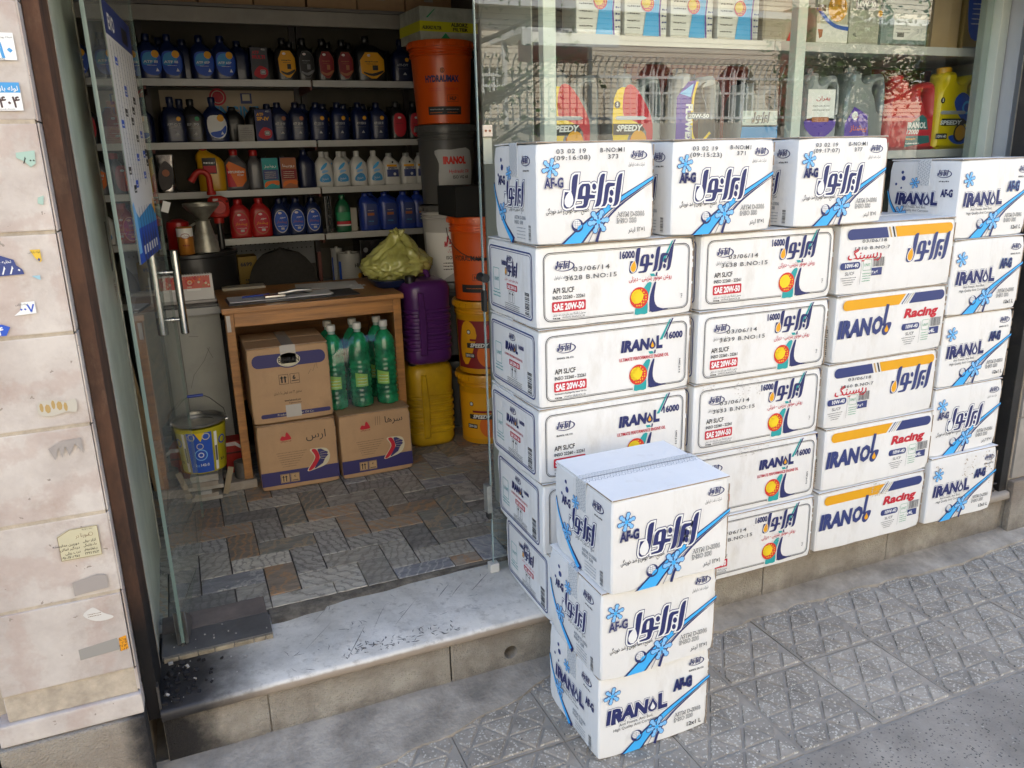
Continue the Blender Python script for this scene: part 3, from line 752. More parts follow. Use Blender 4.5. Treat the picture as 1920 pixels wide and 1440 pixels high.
# -- brown steel post and painted side panel of the doorway
brn = M('rusty_brown_steel', (.12, .06, .036), .8, spec=.2, var=.55, vs=7, col2=(.04, .026, .02), bump=.3, bs=40, dirt=.6, dcol=(.24, .15, .10), ds=6, stretch=(1, 1, .4))
stain(brn, 2, .22, .5, (.012, .011, .011), amp=.08, sc=6)
po = empty('door_post', (-.22, 0, .17), label='rusty dark brown steel post between marble pillar and doorway', cat='post')
MB().box((-.012, .0, -.0), (.02, .19, 2.4), brn, b=.002).build('channel', parent=po)
MB().box((.0185, -.006, 0), (.0235, .02, .1), M('worn_steel', (.12, .11, .1), .4, metal=.6), b=.001).build('foot_plate', parent=po)
pnl = M('painted_panel', (.72, .76, .66), .35, var=.2, vs=2.5, col2=(.50, .53, .46), bump=.05, bs=20)
sp_ = empty('side_panel', (-.2, .2, .2), label='pale green painted side panel behind the rusty door post', cat='panel')
mb = MB(); n = 60
mb.box((-.03, 0, 0), (-.004, .8, 2.4), pnl); mb.build('board', parent=sp_)
mb = MB(); r = random.Random(6)
for i in range(70):
    z = 2.4*i/70; wd = .008+.012*abs(noise.noise(Vector((z*6, 0, 0))))
    mb.box((-.005, .8-wd, z), (-.0005, .806, z+2.4/70), M('ragged_plaster', (.5, .47, .4), .9, var=.4, vs=30))
    wd = .004+.006*abs(noise.noise(Vector((z*7, 5, 0))))
    mb.box((-.005, -.006, z), (.0005, wd, z+2.4/70), M('dirty_edge', (.36, .31, .25), .9, var=.5, vs=30))
mb.build('plaster_edge', parent=sp_)['kind'] = 'stuff'
art = Art(); art.rect(.0, 0, .06, .16, M('brush_grey', (.3, .29, .26)), 1)
r = random.Random(2)
for k in range(12): art.line([(-.01+.002*k, -.03-.006*k), (.05, -.03-.007*k+r.uniform(-.004, .004))], .003, M('brush_tan', (.3, .25, .16)), 1)
art.build('paint_patch', lambda u, v, o: (-.004+o, .64+u, 1.08+v), sp_)

# dark gate left of the pilaster
o = empty('street_gate', (-1.3, .12, 0), label='rust-stained dark steel gate at the far left edge', cat='gate')
MB().box((-.8, 0, 0), (.735, .03, 2.6), brn).build('sheet', parent=o)
for k in range(4): MB().box((-.79+.48*k, -.02, 0), (-.75+.48*k, -.001, 2.6), brn, b=.003).build('rib', parent=o)

# ------------------------------------------------------------------ right end: channel post and pilaster
blk = M('black_channel', (.02, .019, .018), .45, var=.4, vs=5, bump=.2, dirt=.5, dcol=(.09, .07, .055), ds=5)
o = empty('shutter_channel', (3.07, .03, .2), label='black steel shutter channel between carton stacks and right wall', cat='post')
MB().box((-.012, -.03, 0), (.03, .09, 2.4), blk, b=.003).build('channel', parent=o)
MB().box((-.05, .04, 0), (-.013, .1, 2.4), blk, b=.003).build('rail', parent=o)
pr = empty('stone_pilaster', label='blue-grey marble faced wall at the right edge of the shop', cat='pillar')
bl = M('bluish_marble', (.28, .29, .32), .5, var=.45, vs=4, col2=(.15, .16, .2), bump=.1, bs=20, rand=.1)
zs = [.25, .52, .8, 1.08, 1.36, 1.64, 1.92, 2.2, 2.6]
for i in range(len(zs)-1):
    for k in range(2):
        MB().box((3.115+.34*k, -.008, zs[i]+.002), (3.452+.34*k, .03, zs[i+1]-.002), bl if i > 2 else M('beige_slab', (.33, .3, .26), .6, var=.3, vs=4, rand=.1), b=.002).build('marble_slab', parent=pr)
MB().box((3.105, -.03, -.02), (3.8, .0, .246), stonebh, b=.006).build('plinth', parent=pr)
MB().box((3.11, .003, -.02), (3.8, .2, 2.6), joint).box((3.43, .201, -.02), (3.8, .6, 2.6), joint).build('core', parent=pr)
# rag on the ledge
mb = MB(); r = random.Random(12)
for k in range(7):
    pts = [(3.0+r.uniform(-.04, .05), r.uniform(-.0, .06), .212+r.uniform(0, .035)) for _ in range(5)]
    pts = [Vector((smoothed)) for smoothed in pts]
    mb.tube(pts, [.004, .009, .012, .008, .003], M('black_rubber', (.018, .018, .02), .5, var=.5, vs=20), seg=6)
o = mb.build('cable_scraps'); tag(o, 'tangle of black rubber scraps on the ledge by the black channel', 'scraps')

# ------------------------------------------------------------------ building shell
plast = M('plaster', (.4, .38, .33), .9, var=.15, vs=2)
b_ = empty('shop_building', label='upper storeys and outer walls of the shop building above the doorway', cat='building')
stn = M('facade_stone', (.45, .42, .37), .8, var=.15, vs=2)
MB().box((-14, .3, 2.6), (16, .6, 7.5), stn).build('upper_wall', parent=b_)
MB().box((-.236, .0, 2.24), (3.1, .285, 2.598), M('blocker_grey', (.16, .15, .14), .6, var=.2), b=.004).build('added_light_blocker', parent=b_)  # unseen box added above the opening to keep light out of the shop
MB().box((-14, .16, -.1), (-2.1, .5, 2.6), stn).box((-2.1, .151, -.1), (-.56, .5, 2.6), stn).build('left_wall', parent=b_)
MB().box((3.8, .05, -.1), (16, .5, 2.6), stn).build('right_wall', parent=b_)
MB().box((-14, .6, 7.2), (16, 9, 7.5), stn).build('roof', parent=b_)
MB().box((-14, 8.8, -.1), (16, 9, 7.2), stn).box((-14, .5, -.1), (-13.8, 8.8, 7.2), stn).box((15.8, .5, -.1), (16, 8.8, 7.2), stn).build('rear_walls', parent=b_)
room = empty('shop_room'); tag(room, kind='structure')
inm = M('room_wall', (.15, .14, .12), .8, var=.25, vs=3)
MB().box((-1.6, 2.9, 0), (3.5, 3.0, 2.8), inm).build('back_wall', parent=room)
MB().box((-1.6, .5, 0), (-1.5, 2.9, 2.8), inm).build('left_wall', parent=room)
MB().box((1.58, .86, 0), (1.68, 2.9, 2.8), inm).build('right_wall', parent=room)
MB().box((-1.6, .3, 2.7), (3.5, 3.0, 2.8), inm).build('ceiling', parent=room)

# ------------------------------------------------------------------ glass door, standing open
gd = glass_mat('door_glass', (.89, .93, .91), 1.0, dusty=.16)
gedge = M('glass_edge', (.17, .24, .215), .2, coat=.6)
alu = M('brushed_steel', (.5, .49, .46), .28, metal=1, var=.15, vs=60)
chrome = M('chrome_tube', (.62, .62, .6), .12, metal=1)
P0 = Vector((-.134, .258, 0)); dd = Vector((.093, .928, 0)).normalized(); da = math.atan2(dd.y, dd.x)
dr = empty('glass_door', P0, da, label='frameless glass door swung open into the shop', cat='door')
MB().box((.0025, -.0048, .225), (.9275, .0048, 2.45), gd).build('pane', parent=dr)
MB().box((0, -.005, .225), (.0024, .005, 2.45), gedge).box((.9276, -.005, .225), (.93, .005, 2.45), gedge).build('pane_edge', parent=dr)
mb = MB(); mb.prism([(0, .222), (.13, .222), (.11, .255), (.0, .33)], -.017, -.0055, .002, m=alu).prism([(0, .222), (.13, .222), (.11, .255), (.0, .33)], .0055, .017, .002, m=alu).box((-.002, -.005, .2), (.1, .005, .224), M('clamp_core', (.05, .05, .05), .5)).build('patch_fitting', parent=dr)
hs = .845
def handle(sg):
    mb = MB(); y = sg*.04
    mb.lathe([(.0, 1.005), (.012, 1.005), (.0145, 1.008), (.0145, 1.312), (.012, 1.315), (0, 1.315)], chrome, 18, T=Matrix.Translation((hs, y, 0)))
    o = mb.build('door_handle', parent=dr)
    for z in (1.06, 1.235):
        m2 = MB(); m2.tube([(hs, sg*.006, z), (hs, sg*.034, z)], .006, chrome, 12); m2.tube([(hs, sg*.0052, z), (hs, sg*.0085, z)], .012, chrome, 12); m2.build('stand_off', parent=o)
handle(1); handle(-1)
# price poster stuck on the door
post = Art(.53, .72); W_, H_ = .5, .72
post.rect(0, 0, W_, H_, M('poster_paper', (.68, .68, .69), .5), 1)
post.rect(0, 0, W_, .1, 'blue', 2); post.poly([(0, .1), (W_, .1), (W_, .13), (W_*.8, .16), (W_*.2, .13), (0, .17)], 'sky', 2)
post.rect(0, H_-.09, W_, H_, INK['navy2'], 2); post.text('EVO', .06, H_-.07, .04, 'white', 3, bold=.03); post.rect(.3, H_-.075, .42, H_-.03, 'black', 3)
for k in range(9):
    x = .045+.052*k; post.line([(x, .22+.01*(k % 3)), (x, H_-.1)], .004, 'navy2' if k % 2 else 'black', 2)
r = random.Random(9)
for k in range(9):
    for q in range(2):
        z = .2+r.random()*.4; x = .045+.052*k; c = 'blue' if r.random() < .5 else 'black'; post.rect(x-.01, z, x+.04, z+.022, c, 3); squiggle(post, x-.002, x+.03, z+.005, .006, 'white', 4, k*3+q)
    for q in range(26): squiggle(post, .05+.052*k, .058+.052*k, .24+.0145*q, .003, 'navy2', 2, q+k)
for k in range(6):
    x = .12+.06*k; post.poly([(x-.02, .0), (x+.022, .0), (x+.022, .06), (x+.006, .085), (x+.002, .16), (x-.004, .16), (x-.006, .085), (x-.02, .06)], INK['navy2'], 4); post.rect(x-.012, .02, x+.014, .045, 'white', 5)
post.poly([(.0, .03), (.06, .03), (.05, .15), (.02, .18), (0, .17)], 'pale', 4)
post.poly([(.44, .15), (.48, .12), (.49, .15), (.47, .18)], 'gold', 5)
dx_ = empty('price_poster', P0, da, label='long white and blue oil chart poster taped on the open glass door', cat='poster')
post.build('sheet', lambda u, v, o: (.26+u, -.0062-o, 1.33+v), dx_)
MB().box((.26, -.0062, 1.33), (.76, -.0055, 2.05), M('poster_back', (.5, .55, .5), .6)).build('backing', parent=dx_)

# ------------------------------------------------------------------ shop window glass, mullions, frame
wg = glass_mat('window_glass', (.96, .985, .97), 1.9)
win = empty('shop_window', (0, 0, 0), label='large shop window pane with a clear polished edge beside the doorway', cat='window')
MB().box((.8905, .3, .2), (3.05, .3095, 2.6), wg).build('pane', parent=win)
MB().box((.887, .2995, .2), (.8903, .31, 2.6), M('glass_edge_light', (.4, .52, .5), .1, coat=1, trans=.3)).build('pane_edge', parent=win)
fr = M('frame_white', (.55, .60, .52), .4, var=.08, vs=4)
MB().box((1.117, .316, .2), (1.16, .352, 2.6), fr, b=.003).build('mullion', parent=win)
MB().box((2.10, .316, .2), (2.142, .352, 2.6), fr, b=.003).build('mullion', parent=win)
frg = M('frame_grey_green', (.30, .35, .32), .45, var=.15, vs=4)
MB().box((3.385, .36, .2), (3.41, .8, 2.6), frg).build('side_panel', parent=win)
MB().box((3.02, .3105, .2), (3.085, .34, 2.6), frg, b=.003).build('frame', parent=win)
MB().box((3.055, .27, .2), (3.10, .3095, 2.6), fr, b=.003).build('frame', parent=win)
MB().box((3.112, .22, .2), (3.17, .30, 2.6), M('pale_post', (.5, .5, .5), .5), b=.003).build('outer_frame', parent=win)
mb = MB(); mb.box((.872, .288, .2), (.905, .32, .232), M('white_clamp', (.6, .58, .53), .5), b=.003); mb.build('bottom_clamp', parent=win)
mb = MB(); mb.box((.868, .286, .43), (.886, .322, .53), M('lock_metal', (.35, .36, .33), .4, metal=.4, var=.3, vs=20), b=.003); mb.box((.872, .29, .405), (.884, .318, .429), M('lock_black', (.02, .02, .02), .5), b=.003); mb.build('lock_box', parent=win)
mb = MB(); mb.box((.884, .292, 1.13), (.896, .322, 1.2), M('lock_black', (.02, .02, .02), .5), b=.004); mb.tube([(.888, .28, 1.24), (.888, .33, 1.24)], .014, M('lock_black', (.02, .02, .02), .5), 14); mb.build('stop_knob', parent=win)
sk = empty('wall_socket', (.912, .296, 1.668), label='cream bell push box with two screws fixed to the window glass edge', cat='switch')
MB().box((-.014, -.012, 0), (.016, 0, .034), M('cream_plastic', (.6, .52, .42), .4), b=.002).build('cover', parent=sk)
for dx in (-.006, .007): 
    m2 = MB(); m2.tube([(dx, -.0135, .017), (dx, -.011, .017)], .0035, M('rusty_screw', (.25, .08, .03), .7), 8); m2.build('screw', parent=sk)
MB().box((-.012, -.004, -.08), (.016, .0, -.002), M('tape_patch', (.42, .43, .34), .5), b=.001).build('tape', parent=sk)

# ------------------------------------------------------------------ across the street (seen only mirrored in the glass)
brick = M('cream_cladding', (.80, .70, .53), .75, var=.1, vs=2)
def courses(m, n_per_m):
    nt = m.node_tree; L = nt.links.new; b = nt.nodes['Principled BSDF']
    tc = _nd(nt, 'ShaderNodeTexCoord'); sp = _nd(nt, 'ShaderNodeSeparateXYZ'); L(tc.outputs['Object'], sp.inputs[0])
    mu = _nd(nt, 'ShaderNodeMath', operation='MULTIPLY'); L(sp.outputs[2], mu.inputs[0]); mu.inputs[1].default_value = n_per_m
    fr_ = _nd(nt, 'ShaderNodeMath', operation='FRACT'); L(mu.outputs[0], fr_.inputs[0])
    lt = _nd(nt, 'ShaderNodeMath', operation='LESS_THAN'); L(fr_.outputs[0], lt.inputs[0]); lt.inputs[1].default_value = .17
    mx = _nd(nt, 'ShaderNodeMix', data_type='RGBA'); L(lt.outputs[0], mx.inputs[0]); L(b.inputs['Base Color'].links[0].from_socket, mx.inputs[6])
    mx.inputs[7].default_value = (.2, .14, .09, 1); L(mx.outputs[2], b.inputs['Base Color'])
courses(brick, 11)
hb = empty('opposite_house', label='sunlit cream brick house with arched windows mirrored in the shop glass', cat='building')
mb = MB(); HY = -11
def arch(x0, x1, z0, z1, n=10):
    c, r_ = (x0+x1)/2, (x1-x0)/2; return [(x0, z0), (x1, z0)]+[(c+r_*math.cos(PI*k/n), z1-r_+r_*math.sin(PI*k/n)) for k in range(n+1)]
arches = [(8.35, 9.2, 2.2, 3.3), (10.15, 11.15, 2.2, 3.3), (12.6, 13.6, 2.2, 3.3)]
sq = [(4.9, 5.7, 2.55, 3.15), (6.6, 7.6, 4.6, 5.9), (9.5, 10.6, 4.6, 5.9), (12.5, 13.6, 4.4, 5.6), (15.4, 16.6, 2.6, 3.8)]
holes = [arch(*a_) for a_ in arches]+[[(x0, z0), (x1, z0), (x1, z1), (x0, z1)] for x0, x1, z0, z1 in sq]
mb.prism([(-12, -.1), (24, -.1), (24, 8.5), (-12, 8.5)], HY-.3, HY, .001, holes, brick, smooth=False).build('wall', parent=hb)
MB().box((-12, HY-.6, 0), (24, HY-.35, 8), M('dark_window', (.03, .035, .04), .1, coat=1)).build('window_backing', parent=hb)
wf = M('white_paint', (.7, .7, .66), .5)
for a_ in arches+sq:
    x0, x1, z0, z1 = a_; mb = MB()
    for k in range(5):
        x = x0+(x1-x0)*k/4; mb.box((x-.02, HY-.12, z0), (x+.02, HY-.08, z1-(.1 if a_ in arches and k in (0, 4) else 0)), wf)
    mb.box((x0, HY-.121, (z0+z1)/2-.02), (x1, HY-.079, (z0+z1)/2+.02), wf)
    mb.build('window_frame', parent=hb)
MB().box((-12, HY, 4.1), (24, HY+.25, 4.22), wf).build('string_course', parent=hb)
MB().box((11.7, HY+.002, 2.2), (12.3, HY+.4, 4.3), M('red_brick', (.3, .09, .05), .8, var=.4, vs=14)).build('red_pier', parent=hb)
yw = empty('yard_wall', (0, -8.9, 0), label='low cream yard wall topped with a curved white railing across the street', cat='wall')
MB().box((-10, -.1, 0), (20, .1, 2.1), M('yard_render', (.48, .44, .36), .8, var=.15, vs=2)).build('wall', parent=yw)
MB().box((-10, -.03, 2.16), (20, .03, 2.2), wf).box((-10, -.03, 2.78), (20, .03, 2.82), wf).build('rail', parent=yw)
rail = MB()
rail.tube([(0, 0, 2.1), (0, 0, 2.85), (0, .06, 2.98), (0, .2, 3.08)], .014, wf, 5); r0 = rail.build('railing_bar', parent=yw); r0.location.x = 3.6
for k in range(1, 74):
    o = link(bpy.data.objects.new('railing_bar', r0.data), yw); o.location.x = 3.6+k*.12
MB().box((4.7, -.3, 3.25), (6.2, .9, 3.33), wf).box((4.7, .88, 3.1), (6.2, .92, 3.3), wf).box((4.72, .1, 2.1), (4.78, .16, 3.25), wf).box((6.12, .1, 2.1), (6.18, .16, 3.25), wf).build('gate_canopy', parent=yw)
MB().box((4.9, .3, 2.95), (6.0, .34, 3.24), M('red_paint', (.5, .1, .08), .5)).build('red_board', parent=yw)
def tree(x, y, h, cr, nl, seed, lab, bare=False):
    r = random.Random(seed); t = empty('street_tree', (x, y, 0), label=lab, cat='tree', group='trees across the street')
    bark = M('bark', (.08, .06, .045), .9, var=.4, vs=10); mb = MB(); tips = []
    mb.tube([(0, 0, 0), (.03, .02, h*.3), (-.02, 0, h*.55), (.05, 0, h*.8)], [.12, .1, .08, .04], bark, 8)
    for k in range(14):
        a_ = r.uniform(0, 2*PI); z = h*r.uniform(.38, .75); l = cr*r.uniform(.6, 1.1)
        p = [Vector((0, 0, z))]
        for q in range(4): p.append(p[-1]+Vector((math.cos(a_), math.sin(a_), r.uniform(.1, .7)))*l/4); a_ += r.uniform(-.5, .5)
        mb.tube(p, [.04, .03, .02, .012, .005], bark, 5); tips += p[2:]
    mb.build('trunk', parent=t)
    lf = MB(); ms = [M('leaf_'+str(k), c, .6, spec=.3) for k, c in enumerate(((.05, .10, .02), (.08, .13, .03), (.035, .07, .018)))]
    for k in range(nl):
        c = r.choice(tips); p = c+Vector((r.gauss(0, .28), r.gauss(0, .28), r.gauss(0, .25))); s_ = r.uniform(.03, .07)
        T = Matrix.Translation(p) @ Matrix.Rotation(r.uniform(0, 6), 4, Vector((r.random()-.5, r.random()-.5, r.random())).normalized())
        lf.add([(-s_, 0, 0), (0, -s_*.5, s_*.1), (s_, 0, 0), (0, s_*.5, s_*.1)], [(0, 1, 2, 3)], ms[k % 3], T=T)
    o = lf.build('crown', parent=t); o['kind'] = 'stuff'
tree(11.2, -8.0, 4.4, 1.6, 5200, 3, 'leafy street tree across the road mirrored at the right of the window')
tree(4.1, -8.2, 4.2, 1.4, 500, 5, 'thinly leaved street tree across the road mirrored at the left of the window')

# ================================================================== CARTONS
cw = M('carton_white', (.80, .79, .76), .5, var=.05, vs=5, bump=.12, bs=90, dirt=.4, dcol=(.52, .47, .38), ds=9, stretch=(1, 1, .35), rand=.03)
ce = M('carton_edge', (.36, .27, .19), .8, var=.4, vs=40)
kraft = M('kraft_board', (.50, .31, .165), .65, var=.1, vs=6, bump=.12, bs=80, dirt=.35, dcol=(.22, .13, .07), ds=5)
tapew = M('packing_tape', (.70, .71, .70), .25, coat=.4)
tapeclear = M('clear_tape', (.52, .48, .42), .15, coat=.6)

def body_mesh(w, d, h, mat, seed, dent=.0045, nx=10):
    bm = bmesh.new(); bmesh.ops.create_cube(bm, size=1)
    bmesh.ops.bevel(bm, geom=bm.edges[:], offset=.012, segments=1, affect='EDGES')
    for v in bm.verts: v.co = Vector(((v.co.x+.5)*w, (v.co.y+.5)*d, (v.co.z+.5)*h))
    bmesh.ops.subdivide_edges(bm, edges=[e_ for e_ in bm.edges if e_.calc_length() > .08], cuts=7, use_grid_fill=True)
    for v in bm.verts:
        x, y, z = v.co
        ex = min(x, w-x), min(y, d-y), min(z, h-z); near = sorted(ex)
        k = 1 if near[1] < .014 else 0
        n = Vector((seed*3.1, 0, 0))+v.co*7
        c = Vector((w/2, d/2, h/2))
        dv = (c-v.co); dv = Vector((dv.x/w, dv.y/d, dv.z/h))
        a_ = dent*(.2+abs(noise.noise(n)))*k
        if sum(1 for q in ex if q < .014) == 3: a_ += dent*.8
        v.co += Vector((dv.x*a_*2, dv.y*a_*2, dv.z*a_*1.2))
        if ex[2] < .012 and not k: v.co.z -= .0015*abs(noise.noise(n*1.4))
    me = bpy.data.meshes.new('carton_body'); bm.to_mesh(me); bm.free(); me.materials.append(mat)
    me.shade_smooth(); me.set_sharp_from_angle(angle=math.radians(25))
    return me
_BM = {}; KEEP = []
def carton(x, y, z, w, d, h, rz, label, group, front, side, stamp=None, tape=0, seed=0, mat=None, top=True, tapem=None):
    """origin at the base of the front left corner; x along the front, y into the depth"""
    mat = mat or cw; t = empty('carton', (x, y, z), rz, label, 'carton', group)
    k = (w, d, h, mat.name, seed % 5)
    if k not in _BM: _BM[k] = body_mesh(w, d, h-.004, mat, seed % 5)
    b_ = bpy.data.objects.new('carton_body', _BM[k]); link(b_, t)
    if top:
        k2 = ('flap', w, d, mat.name)
        if k2 not in _BM:
            o = MB().box((.003, .003, -.004), (w-.003, d/2-.001, 0), mat, b=.0015).build('flap', parent=t); e_ = MB().box((.0022, .004, -.0035), (.003, d/2-.002, -.0005), ce).box((.004, .0022, -.0034), (w-.004, .0029, -.0006), ce).build('flap_edge', parent=o)
            _BM[k2] = (o.data, e_.data)
        else:
            o = link(bpy.data.objects.new('flap', _BM[k2][0]), t); e_ = link(bpy.data.objects.new('flap_edge', _BM[k2][1]), o)
        o.location.z = h; o.rotation_euler.x = random.uniform(0, .012)
        o2 = link(bpy.data.objects.new('flap', _BM[k2][0]), t); o2.location = (w, d, h); o2.rotation_euler = (random.uniform(0, .012), 0, PI)
        e2 = link(bpy.data.objects.new('flap_edge', _BM[k2][1]), o2)
    if tape:
        c = d*.5; hw = .027; mb = MB(); tm = tapem or tapew
        mb.box((-.0012, c-hw, h-tape), (-.0003, c+hw, h+.0006), tm).box((-.0012, c-hw, h+.0004), (w+.001, c+hw, h+.0012), tm)
        tp = mb.build('packing_tape', parent=t)
        if tapem is None:
            art = Art(); r = random.Random(1); n = 0
            for i in range(int(w/.009)):
                for j in range(6):
                    u, v = i*.009+(j % 2)*.0045, -hw+.002+j*.0088
                    if v < hw-.004 and u < w-.01: art.line([(u, v), (u+.006, v+.006)] if (i+j) % 2 else [(u, v+.006), (u+.006, v)], .0022, 'tapegrey', 1)
            art.line([(0, -.0005), (w*.5, .0012), (w, 0)], .0022, 'stamp', 2)
            kk = ('tp', w)
            if kk not in _BM: _BM[kk] = art.build('tape_print', lambda u, v, o: (u, v, o), tp, base=.0).data
            else: link(bpy.data.objects.new('tape_print', _BM[kk]), tp)
            q = [c_ for c_ in tp.children][-1]; q.location = (0, c, h+.0014)
            art = Art()
            for i in range(int(tape/.009)):
                for j in range(6):
                    u, v = -hw+.002+j*.0088, i*.009+(j % 2)*.0045
                    if u < hw-.004 and v < tape-.008: art.line([(u, v), (u+.006, v+.006)] if (i+j) % 2 else [(u, v+.006), (u+.006, v)], .0022, 'tapegrey', 1)
            kk = ('tps', tape)
            if kk not in _BM: _BM[kk] = art.build('tape_print', lambda u, v, o: (-.0013-o, -u, v), tp, base=0).data
            else: link(bpy.data.objects.new('tape_print', _BM[kk]), tp)
            q = [c_ for c_ in tp.children][-1]; q.location = (0, c, h-tape)
    KEEP.append((front, side))
    ke = ('edge', w, d, h, mat.name, seed % 3)
    if ke not in _BM:
        mb = MB(); rr = random.Random(seed % 3)
        for i in range(26):
            z0 = .008+(h-.02)*i/26; q = .0008+.0016*abs(noise.noise(Vector((i*.4, seed % 3, 0))))
            if rr.random() < .85: mb.box((w-.0045-q, .0002, z0), (w-.0035, .0032, z0+(h-.02)/26), ce)
        _BM[ke] = mb.build('worn_edge', parent=t).data; t.children[-1]['kind'] = 'stuff'
    else: link(bpy.data.objects.new('worn_edge', _BM[ke]), t)['kind'] = 'stuff'
    for key, art, mp in (('front_print', front, lambda u, v, o: (u, -o, v)), ('side_print', side, lambda u, v, o: (-o, d-u, v))):
        if art is None: continue
        kk = (key, id(art))
        if kk not in _BM: _BM[kk] = art.build(key, mp, t, base=.0006).data
        else: link(bpy.data.objects.new(key, _BM[kk]), t)
    if stamp:
        art = Art(); jx, jz, jr = random.uniform(-.012, .014), random.uniform(-.005, .004), random.uniform(-.025, .02)
        for s_, sx, sz, hh, fw in stamp: art.text(s_, sx+jx, sz+jz, hh, 'stamp', 6, fit=fw*random.uniform(.96, 1.03), sp=1.15, rot=jr, bold=.012)
        art.build('date_stamp', lambda u, v, o: (u, -o, v), t, base=.0006)
    return t

# ---- artwork of the antifreeze cartons
def afg_front(w, h, en):
    a_ = Art(w, h); X = lambda u: u*w; Y = lambda v: v*h
    band_u = [(.19, .0), (.27, .085), (.40, .225), (.56, .36), (.70, .46), (.85, .56), (1., .66)]
    band_l = [(1., .615), (.85, .50), (.72, .40), (.58, .28), (.46, .12), (.385, .0)]
    P = smoothp(band_u, 4, False)+smoothp(band_l, 4, False); P = [(X(u), Y(max(0.004, v))) for u, v in P]
    a_.poly(P, 'navy', 1)
    bu = [(.215, .0), (.29, .085), (.415, .215), (.56, .345), (.70, .445), (.85, .55), (1., .652)]
    bl = [(1., .628), (.85, .515), (.71, .41), (.565, .28), (.44, .12), (.365, .0)]
    P = smoothp(bu, 4, False)+smoothp(bl, 4, False); a_.poly([(X(u), Y(max(.004, v))) for u, v in P], 'cyan', 2)
    a_.line([(X(u), Y(v)) for u, v in smoothp([(.43, .005), (.50, .16), (.62, .30), (.78, .44), (1., .60)], 5, False)], .0014, 'navy', 3)
    a_.line([(X(u), Y(v)) for u, v in smoothp([(.50, .005), (.545, .16), (.65, .31), (.78, .43), (.92, .54)], 5, False)], [.009*w/.36-.0004*k for k in range(21)], 'navy', 3)
    flake(a_, X(.115), Y(.765), h*.098, rot=.3); flake(a_, X(.515), Y(.215), h*.125, rot=.15)
    gx, gy, gr = X(.335), Y(.185), h*.068
    a_.poly(circle(gx, gy, gr, 24), 'navy', 6); a_.poly(circle(gx-gr*.15, gy+gr*.25, gr*.68, 16), 'white', 7)
    for k in range(4): a_.line([(gx-gr*.75, gy+gr*(.6-.3*k)), (gx+gr*.5, gy+gr*(.6-.3*k))], .0006, 'navy', 8); a_.line([(gx+gr*(-.65+.3*k), gy-gr*.4), (gx+gr*(-.65+.3*k), gy+gr*.8)], .0006, 'navy', 8)
    a_.poly(smoothp([(gx, gy-gr*.7), (gx+gr*.7, gy-gr*.3), (gx+gr*.75, gy+gr*.1), (gx+gr*.1, gy-gr*.1)]), 'cyan', 8)
    if en:
        latinmark(a_, X(.065), Y(.435), X(.56), Y(.155), outline=True, drop='white', layer=2)
        for b, m in ((.1, 'navy'), (.08, 'pale'), (.045, 'navy')): a_.text('AF-G', X(.655), Y(.60), Y(.115), m, 8+int((.1-b)*40), bold=b, fit=X(.17)*(1+b*.3))
        a_.text('Anti Freeze, Anti Boil,', X(.18), Y(.365), Y(.034), 'black', 2, fit=X(.30)); a_.text('High Quality Anti Corrosion', X(.13), Y(.315), Y(.034), 'black', 2, fit=X(.39))
        a_.text('12x1 L', X(.80), Y(.085), Y(.05), 'black', 2, bold=.02)
        a_.text('IRANOL OIL CO.', X(.80), Y(.765), Y(.022), 'black', 2, bold=.03, fit=X(.14))
    else:
        wordmark(a_, X(.215), Y(.35), X(.51), outline=True, drop='white', layer=2)
        for b, m in ((.075, 'navy'), (.06, 'white'), (.03, 'navy')): a_.text('AF-G', X(.06), Y(.575), Y(.095), m, 8+int((.1-b)*40), bold=b, fit=X(.155)*(1+b*.3))
        a_.text(fa('ضدیخ ، ضد جوش و ضد خوردگی'), X(.435), Y(.32), Y(.05), 'black', 2, 'R', fit=X(.36), bold=.02)
        a_.text(fa('۱×۱۲ لیتر'), X(.93), Y(.085), Y(.05), 'black', 2, 'R', fit=X(.15), bold=.01)
        a_.text(fa('شرکت نفت ایرانول'), X(.92), Y(.765), Y(.035), 'stamp', 2, 'R', fit=X(.145))
    for s_, v in (('ASTM D-3306', .25), ('INSO 338', .185)):
        f_ = .25 if 'AST' in s_ else .18
        a_.text(s_, X(.675), Y(v), Y(.048), 'black', 2, bold=.055, fit=X(f_)); a_.text(s_, X(.675), Y(v), Y(.048), 'white', 3, bold=.0, fit=X(f_)*.985)
    oval_mark(a_, X(.865), Y(.87), X(.15))
    return a_
